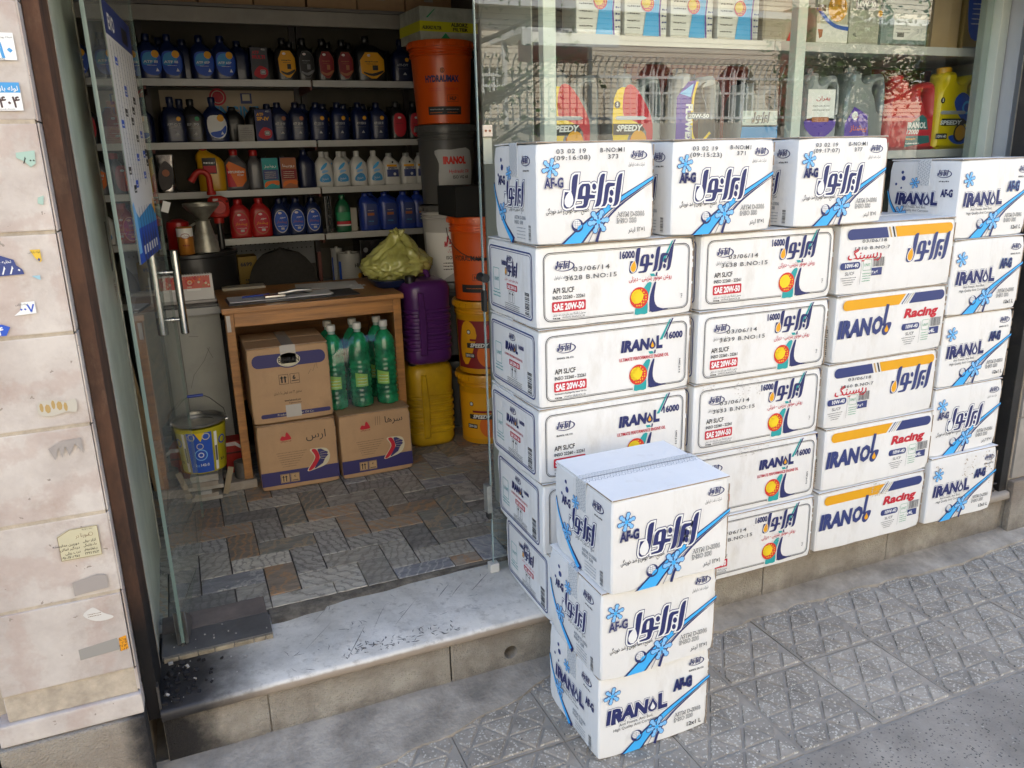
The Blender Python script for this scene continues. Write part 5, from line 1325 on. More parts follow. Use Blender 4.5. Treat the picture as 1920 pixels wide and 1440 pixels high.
def lab_yel(a_, hw, h):
    a_.rect(-.6*hw, .09, .4*hw, .17, 'black', 1); a_.rect(-.55*hw, .095, .35*hw, .13, 'red', 2); squiggle(a_, -.5*hw, .3*hw, .14, .01, 'white', 2); a_.poly(circle(-.2*hw, .055, .014, 14), 'maroon', 1)
def tin(body, fn, w_=.088, d_=.055, h=.165):
    def f(t):
        MB().box((-w_/2, -d_/2, 0), (w_/2, d_/2, h), body, b=.004).build('tin_body', parent=t)
        MB().lathe([(.011, h), (.011, h+.006), (.009, h+.008), (0, h+.008)], M('tin_cap', (.05, .05, .05), .4), 12, c=(-w_*.28, 0)).build('cap', parent=t)
        a_ = Art(w_, h); fn(a_, w_, h); a_.build('label', lambda u, v, o: (u, -d_/2-o, v), t)
    return f
def tl_atf(name, c1, c2):
    def f(a_, w, h):
        a_.rect(-w/2+.003, .003, w/2-.003, h-.003, c1, 1); a_.text('ATF', -w*.4, h*.8, .014, c2, 2, bold=.03); a_.text(name, -w*.4, h*.66, .017, c2, 2, bold=.04, fit=w*.72)
        a_.poly(smoothp([(-w*.4, h*.2), (-w*.05, h*.45), (w*.4, h*.35), (w*.35, h*.15), (0, h*.08)]), 'red', 2); a_.poly(rrect(-w*.02, h*.2, w*.3, h*.34, .006), 'silver', 3); a_.ring(rrect(0, h*.22, w*.28, h*.32, .005), .002, 'black', 4); oval_mark(a_, w*.25, h*.93, w*.25, 2, 'silver')
    return f
def tl_pic(c1, c2, txt):
    def f(a_, w, h):
        a_.rect(-w/2+.003, .003, w/2-.003, h-.003, c1, 1); a_.rect(-w*.45, h*.3, w*.45, h*.62, c2, 2); a_.text(fa(txt), 0, h*.7, .014, 'white', 3, 'C', bold=.03, fit=w*.7); a_.poly(smoothp([(-w*.4, .01), (0, .03), (w*.4, .02), (w*.42, .045), (-w*.3, .04)]), 'orange', 3)
        for k in range(4): squiggle(a_, -w*.35, w*.3, h*.35+.01*k, .004, 'cream', 3, k)
    return f
tinb = M('tin_navy', (.02, .025, .06), .35, metal=.4)
BOT = dict(
 atf2=one_litre(P_navy, P_navy, lab_atf('ATF III')), atf6=one_litre(P_navy, P_navy, lab_atf('ATF 6SP')), cvtw=one_litre(P_navy, P_navy, lab_atf('ATF-CVT', 'white'), h=.225), cvt=one_litre(P_dark, P_dark, lab_dim('ATF-CVT'), hw=.06, h=.225), plain=one_litre(P_dark, P_dark, None, hw=.045, h=.2),
 bk_gold=one_litre(P_black, P_black, lab_hex('gold'), hw=.056), bk_dark=one_litre(P_black, P_black, lab_hex('black', 'grey', ring='grey'), hw=.05), bk_cop=one_litre(P_black, P_black, lab_hex('maroon', 'copper', ring='copper'), hw=.05),
 bk4=one_litre(P_black, P_black, lab_hex('gold'), hw=.085, hd=.05, h=.235, neck=.175, capr=.02, dx=-.02), bkgreen=one_litre(P_black, P_black, lab_dim('EP 90', 'green'), hw=.052),
 sp4=one_litre(P_dark, P_dark, lab_dim('ATF SP-IV', 'copper'), hw=.048, h=.2), dex=one_litre(P_navy, P_dark, lab_dim('ATF DEX III'), hw=.048, h=.2), redlab=one_litre(P_black, P_black, lab_red, hw=.048, h=.205),
 white=one_litre(P_white, P_white, lab_white, hw=.045, hd=.032, h=.19, dx=-.008, neck=.14, capr=.014), wsp=one_litre(P_white, P_lgrey, lab_speedy, hw=.046, hd=.034, h=.175, dx=-.012, neck=.135), rank=one_litre(P_black, P_black, None, hw=.05, h=.19, dx=-.005), hyun=one_litre(P_grey, P_red, lab_hy, hw=.055, hd=.036, h=.21, capr=.02, dx=-.004), greyred=one_litre(P_grey, P_red, None, hw=.036, h=.205, capr=.02, dx=0),
 yel4=one_litre(P_yel, P_red, lab_yel, hw=.064, hd=.045, h=.23, neck=.185, capr=.018, dx=-.03), red=one_litre(P_red, P_red, lab_oval('red', 'copper'), hw=.052, h=.205, dx=-.004, capr=.021, neck=.16), blue=one_litre(P_navy, P_dark, lab_oval('blue', 'silver'), hw=.046, h=.2, dx=.0, capr=.019, neck=.155),
 blue4=one_litre(P_blue, P_blue, lab_blue4, hw=.056, hd=.045, h=.21, neck=.17, dx=-.02), greenb=one_litre(P_green, P_green, lambda a_, hw, h: (a_.rect(-hw*.95, .035, hw*.95, .06, 'red', 1), a_.rect(-hw*.95, .036, hw*.9, .043, 'white', 2), a_.rect(-hw*.9, .065, hw*.9, .11, 'green', 1)), hw=.04, hd=.036, h=.205, dx=0, neck=.16),
 tin_multi=tin(tinb, tl_atf('MULTI', M('ink_dk', (.05, .05, .06)), 'red')), tin_sp=tin(tinb, tl_atf('SP-IV', INK['navy'], 'gold')), tin_a=tin(tinb, tl_pic('teal', INK['navy2'], 'رونیز')), tin_b=tin(tinb, tl_pic('copper', 'maroon', 'روبینا')))
g1, g2, g3, g4 = 'oil bottles on the top shelf', 'oil bottles on the second shelf', 'oil bottles on the third shelf', 'oil bottles on the lowest visible shelf'
Yb = 2.53
for i, (k, x, lab) in enumerate([
 ('atf2', .0, 'blue bottle with gold dot, first right of the door edge, top shelf'), ('atf2', .097, 'blue bottle with gold dot, second from the door edge on the top shelf'), ('plain', .168, 'narrow dark blue bottle set back between two gold-dot bottles, top shelf'),
 ('atf6', .246, 'blue ATF bottle with gold dot just right of the narrow dark one, top shelf'), ('atf6', .348, 'blue ATF bottle with gold dot, rightmost of the four with dots, top shelf'), ('plain', .432, 'narrow dark blue bottle beside the ATF MULTI tin'),
 ('tin_multi', .52, 'flat dark tin reading ATF MULTI in red on the top shelf'), ('bk_gold', .655, 'black bottle with yellow label, left end of the black row on the top shelf'), ('bk_dark', .758, 'black bottle with a black label between yellow and copper labelled ones'),
 ('bk_cop', .862, 'black bottle with copper-edged label in the middle of the black row'), ('bk_cop', .968, 'black bottle with copper-edged label next to the large yellow labelled one'), ('bk4', 1.105, 'large black bottle with a broad yellow label on the top shelf'), ('cvt', 1.29, 'dark blue bottle at the right end of the top shelf behind the orange pail')]):
    bottle(k, x, Yb+(.05 if k == 'plain' else 0), 2.0255, lab, g1, rz=random.uniform(-.08, .08))
for k, x, lab in [('cvt', -.085, 'dark blue bottle behind the door glass edge, second shelf'), ('cvt', .073, 'dark blue bottle with dim ATF-CVT print, left on the second shelf'), ('bkgreen', .168, 'black bottle with a small green emblem on the second shelf'), ('cvtw', .272, 'navy bottle with white ATF-CVT label and gold dot on the second shelf'),
 ('tin_sp', .51, 'flat tin reading ATF SP-IV in yellow on the second shelf'), ('sp4', .598, 'dark blue bottle right beside the ATF SP-IV tin'), ('sp4', .692, 'dark blue bottle with copper dot, second to the right of the SP-IV tin'), ('dex', .80, 'navy bottle, first in the right bay of the second shelf'), ('dex', .915, 'navy bottle, second in the right bay of the second shelf'),
 ('dex', 1.03, 'navy bottle, third in the right bay of the second shelf'), ('dex', 1.133, 'navy bottle, fourth in the right bay, left of the red labelled ones'), ('redlab', 1.245, 'black bottle with red label, left one of the pair on the second shelf'), ('redlab', 1.345, 'black bottle with red label touching the pails on the second shelf')]:
    bottle(k, x, Yb, 1.7225, lab, g2, rz=random.uniform(-.1, .1))
for k, x, lab in [('yel4', .222, 'yellow jug with red cap and black label on the third shelf'), ('hyun', .343, 'grey bottle with orange HYUNDAI label and red cap'), ('greyred', .44, 'plain dark grey bottle with red cap next to the HYUNDAI one'), ('tin_a', .518, 'flat tin with teal and blue picture on the third shelf'), ('tin_b', .613, 'flat tin with copper and maroon picture on the third shelf'), ('plain', .712, 'dark blue bottle between the copper tin and the white bottles'),
 ('white', .806, 'white bottle with blue waves, leftmost of the four alike'), ('white', .903, 'white bottle with blue waves, second of the four alike'), ('white', 1.0, 'white bottle with blue waves, third of the four alike'), ('white', 1.096, 'white bottle with blue waves, rightmost of the four alike'),
 ('wsp', 1.188, 'white SPEEDY bottle with blue label, left of the pair'), ('wsp', 1.29, 'white SPEEDY bottle with blue label, right of the pair'), ('wsp', 1.372, 'white SPEEDY bottle half hidden behind the grey pail')]:
    bottle(k, x, Yb, 1.4775, lab, g3, rz=random.uniform(-.1, .1))
for k, x, lab in [('red', .337, 'red bottle with oval label, left of the red pair behind the hand pump'), ('red', .444, 'red bottle with oval label, right of the red pair'), ('blue', .547, 'blue bottle with oval label, leftmost of three'), ('blue', .635, 'blue bottle with oval label, middle of three'), ('blue', .722, 'blue bottle with oval label, rightmost of three'),
 ('greenb', .892, 'green bottle with red and white band on the lowest visible shelf'), ('blue4', 1.044, 'royal blue jug, first of four at the right of the lowest visible shelf'), ('blue4', 1.155, 'royal blue jug, second of four'), ('blue4', 1.265, 'royal blue jug, third of four'), ('blue4', 1.35, 'royal blue jug, last of four against the pails')]:
    bottle(k, x, Yb, 1.2285, lab, g4, rz=random.uniform(-.06, .06))
# second ranks standing behind, and the bay behind the door glass
for i, (k, x, z) in enumerate([('atf2', .06, 2.0255), ('bk_dark', .71, 2.0255), ('bk_dark', .915, 2.0255), ('bk_dark', 1.03, 2.0255), ('cvt', .12, 1.7225), ('sp4', .56, 1.7225), ('dex', .75, 1.7225), ('dex', .86, 1.7225), ('dex', .975, 1.7225), ('dex', 1.085, 1.7225), ('redlab', 1.29, 1.7225), ('white', .855, 1.4775), ('white', .955, 1.4775), ('blue', .59, 1.2285), ('blue4', 1.1, 1.2285), ('blue4', 1.2, 1.2285)]):
    bottle(k, x, 2.655, z, '%s bottle, second rank of %s shelf, %s' % ('pale' if k == 'white' else 'dark' if 'bk' in k or 'red' in k else 'blue', {2.0255: 'top', 1.7225: 'second', 1.4775: 'third', 1.2285: 'lowest visible'}[z], ('behind the first gold-dot bottle', 'behind the first gap of the black row', 'behind the copper-edged pair', 'behind the gap before the large black one', 'behind the leftmost dim one', 'left of the copper-dot pair', 'at the upright', 'between the first two navy ones', 'between the middle navy ones', 'between the last navy ones', 'behind the red labelled pair', 'in the first gap of the whites', 'in the second gap of the whites', 'behind the oval labelled three', 'behind the first royal blue two', 'behind the middle royal blue two')[i]), 'bottles in the second rank', rz=.1)
for z in (2.0255, 1.7225):
    for i in range(12): bottle('rank', .05+.11*i, 2.735, z, 'dark bottle in the third rank, %s shelf, %s from the left' % ('top' if z > 2 else 'second', ('first', 'second', 'third', 'fourth', 'fifth', 'sixth', 'seventh', 'eighth', 'ninth', 'tenth', 'eleventh', 'twelfth')[i]), 'dark bottles deep on the shelves')
for z, ks in ((2.0255, ['atf2', 'atf6', 'bk_cop', 'atf2', 'plain']), (1.7225, ['red', 'redlab', 'cvt', 'dex', 'dex']), (1.4775, ['redlab', 'hyun', 'red', 'yel4', 'blue']), (1.2285, ['blue', 'white', 'red', 'blue4', 'greenb'])):
    for i, k in enumerate(ks): bottle(k, -.2-.125*i, Yb, z, 'bottle behind the door glass, %s shelf, %s from the right of its bay' % ({2.0255: 'top', 1.7225: 'second', 1.4775: 'third', 1.2285: 'lowest'}[z], ('first', 'second', 'third', 'fourth', 'fifth')[i]), 'bottles in the bay behind the door glass')
# foil pouch, small white packet, threaded rod
t = empty('foil_pouch', (.0, 2.53, 1.4775), 0, 'shiny silver and dark foil pouch beside the door edge on the third shelf', 'pouch')
mb = MB(); mb.loft([(0, .04, .02), (.01, .046, .022), (.09, .042, .016), (.16, .045, .006), (.19, .046, .0015)], M('foil', (.45, .43, .42), .18, metal=.9, var=.6, vs=12, col2=(.03, .02, .02)), n=3, seg=20).build('pouch', parent=t)
a_ = Art(); a_.poly(smoothp([(-.03, .02), (.02, .03), (.035, .12), (0, .16), (-.035, .1)]), M('ink_dk2', (.03, .02, .02)), 1); a_.poly(circle(.0, .1, .018, 12), 'copper', 2); a_.build('print', lambda u, v, o: (u, -.0235-o, v), t)
t = empty('white_packet', (.415, 2.52, 1.7225), .05, 'small white paper packet standing among blue bottles, second shelf', 'packet'); MB().box((-.04, -.02, 0), (.04, .02, .088), M('packet_paper', (.42, .41, .38), .6, var=.2, vs=20), b=.003).build('packet', parent=t)
a_ = Art(); [squiggle(a_, -.03, .03, .02+.009*k, .003, 'stamp', 1, k) for k in range(5)]; a_.text(fa('روغن'), 0, .068, .01, 'grey', 1, 'C'); a_.build('print', lambda u, v, o: (u, -.0205-o, v), t)
t = empty('threaded_rod', (.812, 2.5, 1.2285), 0, 'bright spiral rod leaning upright left of the green bottle', 'rod'); mb = MB(); mb.tube([(0, 0, 0), (0, 0, .2)], .006, chrome, 8); mb.tube([(.009*math.cos(q*.9), .009*math.sin(q*.9), .02+q*.0042) for q in range(34)], .0035, chrome, 6); mb.build('rod', parent=t); MB().box((-.02, .015, 0), (.02, .03, .2), P_black, b=.004).build('holder', parent=t)
t = empty('white_box', (.952, 2.56, 1.2285), 0, 'small pale box between the green bottle and the royal blue jugs', 'box'); MB().box((-.022, -.02, 0), (.022, .02, .13), M('pale_box', (.4, .37, .3), .6), b=.002).build('box', parent=t)
# tins and boxes low behind the desk
def paint_tin(x, y, z, r_, h, lab):
    t = empty('round_tin', (x, y, z), 0, lab, 'tin', 'white round tins behind the desk')
    MB().lathe([(r_*.98, 0), (r_, .003), (r_, h-.006), (r_*1.03, h-.004), (r_*1.03, h), (r_*.95, h), (r_*.93, h-.006), (r_*.25, h-.006), (r_*.25, h+.01), (0, h+.01)], M('tin_white', (.5, .5, .48), .35, metal=.2), 28).build('tin_body', parent=t)
    a_ = Art(); a_.rect(-r_*1.2, .01, -r_*.9, h*.75, 'blue', 1); a_.text('HI', r_*.3, h*.55, .02, 'black', 1, bold=.04); [squiggle(a_, -r_*.7, r_*.6, h*.2+.014*k, .005, 'lgrey', 1, k) for k in range(7)]; a_.poly(circle(r_*.8, h*.25, .016, 10), 'gold', 1)
    a_.build('label', lambda u, v, o: ((r_+o)*math.sin(u/r_), -(r_+o)*math.cos(u/r_), v), t, cut=.01)
paint_tin(.862, 2.66, .9305, .034, .195, 'narrow white round tin partly hidden behind the wider one')
paint_tin(.912, 2.57, .9305, .067, .175, 'wide white round tin labelled HI behind the desk')
t = empty('black_box', (.97, 2.50, .9305), 0, 'black glossy box with grey print behind the yellow plastic bag', 'box'); MB().box((0, 0, 0), (.19, .2, .245), M('glossy_black', (.012, .012, .013), .25, coat=.3), b=.003).build('box', parent=t)
a_ = Art(); a_.text('SUPER', .1, .12, .018, 'lgrey', 1, bold=.03, fit=.06); a_.poly(circle(.03, .19, .014, 12), 'grey', 1); a_.rect(.1, .14, .17, .18, 'grey', 1); a_.build('print', lambda u, v, o: (u, -o, v), t)
t = empty('yellow_carton', (.295, 2.47, .9305), 0, 'mustard yellow carton with black digits left of the chair back', 'carton'); MB().box((0, 0, 0), (.1, .15, .2), M('mustard', (.3, .19, .02), .6, var=.2, vs=9), b=.003).build('box', parent=t)
a_ = Art(); a_.text('6699', .012, .15, .02, 'black', 1, bold=.04, fit=.06); [squiggle(a_, .03, .07, .05+.02*k, .01, 'black', 1, k) for k in range(2)]; a_.build('print', lambda u, v, o: (u, -o, v), t)
t = empty('fire_hose_bar', (.72, 2.46, .9305), 0, 'dark red upright bar between the chair and the white tins', 'bar'); MB().box((0, 0, 0), (.018, .03, .2), brk, b=.002).build('bar', parent=t)

# ------------------------------------------------------------------ desk
oak = M('desk_wood', (.46, .205, .055), .42, var=.35, vs=5, col2=(.24, .11, .035), bump=.08, bs=30, stretch=(1, 1, 6), coat=.1)
oakh = M('desk_wood_across', (.48, .215, .06), .4, var=.35, vs=5, col2=(.27, .125, .04), bump=.08, bs=30, stretch=(.6, 1, 8), coat=.15, dirt=.3, dcol=(.12, .06, .03), ds=6)
dk = empty('wooden_desk', (.15, 1.46, .2105), 0, 'orange-brown wooden desk with open front full of cartons', 'desk')
DW, DD, DH = .765, .6, .815
MB().box((-.01, -.015, DH-.024), (DW+.012, DD, DH), oakh, b=.004).build('desk_top', parent=dk)
for x, y in ((0, 0), (DW-.036, 0), (0, DD-.05), (DW-.036, DD-.05)): MB().box((x, y, 0), (x+.036, y+.036, DH-.0245), oak, b=.003).build('leg', parent=dk)
MB().box((.037, .002, DH-.085), (DW-.037, .022, DH-.0245), oakh, b=.002).build('apron', parent=dk)
MB().box((.037, DD-.04, .25), (DW-.037, DD-.03, DH-.0245), oakh).build('back_panel', parent=dk)
MB().box((.008, .037, .3), (.016, DD-.051, DH-.0245), oak).build('side_board', parent=dk); MB().box((DW-.018, .037, .3), (DW-.008, DD-.051, DH-.0245), oak).build('side_board', parent=dk)
MB().box((.004, -.0165, DH-.1), (.02, -.0155, DH-.03), tapeclear).build('tape_scrap', parent=dk)
Z = 1.026
t = empty('clipboard', (.175, 1.5, Z), .03, 'black clipboard with papers, pen and steel clip on the desk front', 'clipboard'); MB().box((0, 0, 0), (.57, .2, .004), M('board_black', (.03, .03, .035), .4), b=.002).build('board', parent=t)
MB().box((.01, .05, .0045), (.45, .21, .008), M('paper_blueish', (.62, .63, .68), .6), b=.001).build('paper_stack', parent=t); MB().box((.30, .05, .0082), (.46, .2, .0095), M('paper', (.7, .7, .7), .6)).build('paper_sheet', parent=t)
mb = MB(); mb.box((.16, .06, .0098), (.25, .12, .02), alu, b=.003); mb.tube([(.22, .09, .024), (.3, .095, .03), (.37, .1, .026)], [.006, .012, .01], alu, 10); mb.build('steel_clip', parent=t)
MB().tube([(.07, .13, .0145), (.19, .15, .0145)], .0045, P_blue, 8).build('pen', parent=t)
t = empty('paper_sheet', (.5, 1.8, Z), -.1, 'loose white paper sheets near the back of the desk', 'paper'); mb = MB(); mb.box((0, 0, 0), (.3, .2, .0012), M('paper', (.7, .7, .7), .6)).build('sheet', parent=t); o = MB().box((.14, -.09, .0015), (.31, .05, .0026), M('paper', (.7, .7, .7), .6)).build('sheet', parent=t)
mb = MB(); r = random.Random(4); 
for k in range(5): mb.add([(.18+.03*k, -.02, .003), (.21+.03*k, -.01, .003), (.2+.03*k, .02, .02*r.random()+.004)], [(0, 1, 2)], M('paper', (.7, .7, .7), .6))
mb.build('torn_scraps', parent=t)
t = empty('document_tray', (.178, 1.97, Z), 0, 'flat pale tray at the back left corner of the desk', 'tray'); MB().box((0, 0, 0), (.2, .1, .012), M('tray_beige', (.36, .33, .27), .5), b=.003).build('tray', parent=t)

# cartons under and in front of the desk
def kprint(o, w, h, kind):
    a_ = Art(w, h); nv = M('ink_boxnavy', (.035, .03, .13))
    if kind == 'behran':
        a_.poly(rrect(.06*w, .735*h, .95*w, .905*h, .026), nv, 1); a_.poly(circle(.5*w, .815*h, .155*w, 26, .105*h), nv, 2); a_.poly(circle(.5*w, .815*h, .14*w, 26, .09*h), 'cream', 3); a_.text('BEHRAN', .375*w, .785*h, .022, 'black', 4, bold=.015, fit=.25*w)
        for k in range(2):
            x0 = .36*w+.135*w*k; a_.ring([(x0, .5*h), (x0+.115*w, .5*h), (x0+.115*w, .63*h), (x0, .63*h)], .0016, 'black', 2)
        for k in range(2):
            x0 = .385*w+.04*w*k; a_.rect(x0, .52*h, x0+.006, .585*h, 'black', 2); a_.poly([(x0-.005, .58*h), (x0+.011, .58*h), (x0+.003, .61*h)], 'black', 2)
        a_.text('6', .525*w, .555*h, .018, 'black', 2, bold=.04); a_.rect(.51*w, .53*h, .6*w, .54*h, 'black', 2)
        a_.text(fa('محتوی ۲۴ عدد قوطی یک لیتری'), .62*w, .375*h, .012, 'black', 2, 'R', fit=.34*w); a_.text('www.behranoil.com', .4*w, .27*h, .009, 'black', 2, bold=.02, fit=.2*w); a_.text('Tehran-Iran', .45*w, .235*h, .008, 'black', 2)
        a_.poly(rrect(.1*w, .075*h, .96*w, .13*h, .008), nv, 1); a_.text('Produced by Behran Oil Co.', .3*w, .09*h, .009, 'cream', 2, fit=.45*w); a_.line([(.72*w, .6*h), (.76*w, .66*h), (.78*w, .63*h), (.82*w, .72*h)], .001, 'black', 2); a_.line([(.84*w, .66*h), (.83*w, .74*h)], .001, 'black', 2)
    else:
        a_.rect(.002, .075*h, w-.002, .285*h, nv, 1)
        a_.poly(smoothp([(.29*w, .75*h), (.31*w, .81*h), (.35*w, .80*h), (.36*w, .84*h), (.33*w, .9*h) if 0 else (.38*w, .86*h), (.42*w, .78*h), (.41*w, .75*h)]), 'red', 2); a_.text(fa('نفت سپاهان'), .42*w, .72*h, .008, 'maroon', 2, 'R', fit=.13*w, bold=.03)
        for k in range(7): squiggle(a_, (.22+.01*k)*w, .6*w-.008*k, (.55-.035*k)*h, .004, 'brownmark', 2, k)
        a_.poly(smoothp([(.585*w, .235*h), (.70*w, .245*h), (.84*w, .30*h), (.89*w, .42*h), (.86*w, .53*h), (.76*w, .56*h), (.64*w, .55*h), (.69*w, .42*h)], 4), 'cream', 2)
        a_.poly(smoothp([(.60*w, .245*h), (.665*w, .255*h), (.755*w, .40*h), (.72*w, .54*h), (.66*w, .54*h), (.70*w, .42*h)], 4), 'red', 3)
        for q in range(5): a_.poly([((.675+.012*q)*w, (.255+.012*q)*h), ((.70+.022*q)*w, (.255+.014*q)*h), ((.80+.017*q)*w, (.36+.03*q)*h), ((.85-.022*q+.02)*w, (.44+.026*q)*h), ((.735+.002*q)*w, (.535+.003*q)*h), (.765*w, .41*h)], nv, 4+.2*q)
        for k, c in enumerate(()):
            e_ = .012*k; a_.poly([((.6+e_)*w, .235*h), ((.67+e_)*w, .3*h), ((.72+e_)*w, .42*h), ((.72+e_)*w, .5*h), ((.70+e_)*w, .54*h), ((.74+e_)*w, .55*h), ((.80+e_)*w, .5*h) , ((.82+e_)*w, .4*h), ((.74+e_)*w, .26*h)], c, 2+k)
        for k in range(4): a_.line([(.765*w, (.40+.03*k)*h), (.875*w, (.36+.05*k)*h)], .0012, 'cream', 6)
        for k in range(2):
            x0 = .24*w+.125*w*k; a_.rect(x0, .1*h, x0+.115*w, .235*h, 'cream' if 0 else M('ink_kraft2', (.5, .33, .17)), 2); a_.ring([(x0+.002, .105*h), (x0+.113*w, .105*h), (x0+.113*w, .23*h), (x0+.002, .23*h)], .0012, 'black', 3)
        for k in range(2):
            x0 = .27*w+.035*w*k; a_.rect(x0, .12*h, x0+.004, .19*h, 'black', 3); a_.poly([(x0-.004, .185*h), (x0+.008, .185*h), (x0+.002, .215*h)], 'black', 3)
        a_.text('۶', .41*w, .15*h, .016, 'black', 3, bold=.04); a_.rect(.385*w, .12*h, .46*w, .13*h, 'black', 3)
        if kind == 'b': [a_.line([((.5+.03*k)*w, .78*h), ((.505+.03*k)*w, .92*h)], .0012, 'black', 2) for k in range(3)]; a_.text(fa('سرها'), .88*w, .8*h, .03, 'black', 2, 'R')
        else: a_.text(fa('ارس'), .86*w, .72*h, .035, 'black', 2, 'R')
    return a_
gK = 'brown cartons under the desk'
t = carton(.212, 1.36, .2125, .342, .33, .306, -.03, 'brown carton on the floor under the BEHRAN carton, navy band at its foot', gK, kprint(None, .342, .306, 'a'), None, seed=1, mat=kraft, top=True)
t = carton(.565, 1.345, .2125, .333, .33, .304, .015, 'brown carton on the floor carrying the green bottles, handwriting on its front', gK, kprint(None, .333, .304, 'b'), None, seed=2, mat=kraft)
t = carton(.208, 1.355, .5245, .345, .33, .338, .0, 'brown BEHRAN carton with navy oval band, on top of the left floor carton', gK, kprint(None, .345, .338, 'behran'), None, seed=3, mat=kraft, tape=.0)
mb = MB(); mb.box((.14, -.0015, .02), (.205, -.0008, .075), tapeclear); mb.box((.14, -.0015, .26), (.205, -.0008, .339), tapeclear); mb.box((.15, -.001, .3395), (.2, .3, .341), tapeclear); mb.build('clear_tape', parent=t)

# six green coolant bottles in shrink wrap
gp = M('green_coolant', (.02, .26, .11), .12, coat=.6, var=.8, vs=16, col2=(.004, .07, .03)); capw = plastic('capwhite', (.62, .62, .58), .4); clr = M('clear_neck', (.3, .4, .36), .15, coat=.5)  # bright and dark mottling puts translucent gloss into the bottle colour
pk = 0
wrap = glass_mat('shrink_wrap', (.95, .96, .95), 1.3, rough=.1)
def coolant(x, y, lab):
    t = empty('coolant_bottle', (x, y, .5215), random.uniform(-.3, .3), lab, 'bottle', 'green coolant bottles in shrink wrap')
    global pk
    if not pk:
        R_ = .052; pr_ = [(R_*.85, 0), (R_*.98, .006), (R_, .02)]
        for k in range(9): pr_ += [(R_, .035+.022*k), (R_*.955, .042+.022*k), (R_*.955, .047+.022*k), (R_, .053+.022*k)]
        pr_ += [(R_, .262), (R_*.97, .288), (R_*.82, .314), (R_*.55, .335), (R_*.32, .346)]
        a1 = MB().lathe(pr_, gp, 24).build('bottle_body', parent=t); a2 = MB().lathe([(.016, .345), (.0155, .362)], clr, 16).build('neck', parent=t)
        pc = [(.0185, .36), (.0195, .362), (.0195, .384), (.018, .387), (0, .387)]; a3 = MB().lathe(pc, capw, 18).build('cap', parent=t)
        L_ = Art(); L_.poly([(-.02, .1), (.035, .1), (.035, .155), (-.02, .165)], M('ink_lgreen', (.25, .5, .1)), 1); [squiggle(L_, -.012, .03, .108+.007*k, .003, 'gold' if k % 2 else 'white', 2, k) for k in range(6)]
        a4 = L_.build('label', lambda u, v, o: ((R_+.001+o)*math.sin(u/R_-.5), -(R_+.001+o)*math.cos(u/R_-.5), v), t, cut=.01)
        pk = t
    else: [link(c_, t) for c_ in [ch.copy() for ch in pk.children]]
for x, y, lab in ((.590, 1.47, 'green bottle in the front row of the six-pack, beside the BEHRAN carton'), (.706, 1.465, 'green bottle in the middle of the front row of the six-pack'), (.826, 1.462, 'green bottle at the right of the front row, against the desk leg'),
                  (.594, 1.585, 'green bottle at the left of the back row of the six-pack'), (.708, 1.58, 'green bottle in the middle of the back row of the six-pack'), (.822, 1.578, 'green bottle at the right of the back row of the six-pack')): coolant(x, y, lab)
t = empty('shrink_wrap', (.708, 1.525, .522), 0, 'crinkled clear shrink wrap pulled tight round the six green bottles', 'plastic wrap')
mb = MB(); r = random.Random(2); vs = []; fs = []; seg = 72; zz = [.004, .05, .1, .15, .2, .25, .285, .31, .33]
for j, z in enumerate(zz):
    f_ = 1 if j < 6 else 1-(j-5)*.09
    for k in range(seg):
        a_ = 2*PI*k/seg; c_, s_ = math.cos(a_), math.sin(a_); rr = (abs(c_)**5+abs(s_)**5)**(-.2); n = .004*noise.noise(Vector((c_*7, s_*7, z*14)))+.003*noise.noise(Vector((c_*22, s_*22, z*9)))
        vs.append((c_*rr*(.173*f_)+c_*n, s_*rr*(.116*f_)+s_*n, z))
for j in range(len(zz)-1):
    for k in range(seg): fs.append((j*seg+k, j*seg+(k+1) % seg, (j+1)*seg+(k+1) % seg, (j+1)*seg+k))
mb.add(vs, fs, wrap, smooth=True).build('film', parent=t, ang=80)

# ------------------------------------------------------------------ jerrycans
def jerry(x, y, z, w_, d_, h, mat, lab, capm, rz=0):
    t = empty('jerrycan', (x, y, z), rz, lab, 'jerrycan', 'stacked plastic jerrycans')
    hw, hd = w_/2, d_/2; S_ = [(0, hw*.82, hd*.82), (.012, hw*.92, hd*.93), (.035, hw*.97, hd*.97)]
    zz = .07
    for k in range(6 if h < .44 else 7):
        S_ += [(zz, hw*.95, hd*.955), (zz+.005, hw, hd), (zz+.017, hw, hd), (zz+.022, hw*.95, hd*.955)]; zz += .036
    S_ += [(h-.08, hw*.98, hd*.98), (h-.04, hw*.98, hd*.98), (h-.015, hw*.9, hd*.92), (h-.004, hw*.72, hd*.8), (h, hw*.6, hd*.7)]
    MB().loft(S_, mat, n=4.2, seg=12 if 0 else 48).build('can_body', parent=t, ang=50)
    MB().tube([(-hw*.55, 0, h-.01), (-hw*.45, 0, h+.025), (0, 0, h+.032), (hw*.25, 0, h+.025), (hw*.35, 0, h-.01)], .013, mat, 10).build('grip', parent=t)
    MB().lathe([(.026, h-.01), (.026, h+.02), (.022, h+.024), (0, h+.024)], capm, 18, c=(-hw*.62, -hd*.55)).build('cap', parent=t)
    # moulded corner ribs and feet
    mb = MB()
    mb.prism([(-hw*.5, .05), (-hw*.22, .05), (-hw*.18, h*.5), (-hw*.28, h-.05), (-hw*.5, h-.05)], -hd-.007, -hd+.02, .006, m=mat)
    mb.build('moulded_rib', parent=t); t.children[-1]['kind'] = 'stuff'
P_purple = M('plastic_purple', (.085, .018, .125), .32, coat=.1, var=.15, vs=5); P_can = M('plastic_yellowcan', (.62, .38, .008), .4, var=.25, vs=5, col2=(.42, .25, .008), dirt=.25, dcol=(.15, .12, .02), ds=8)
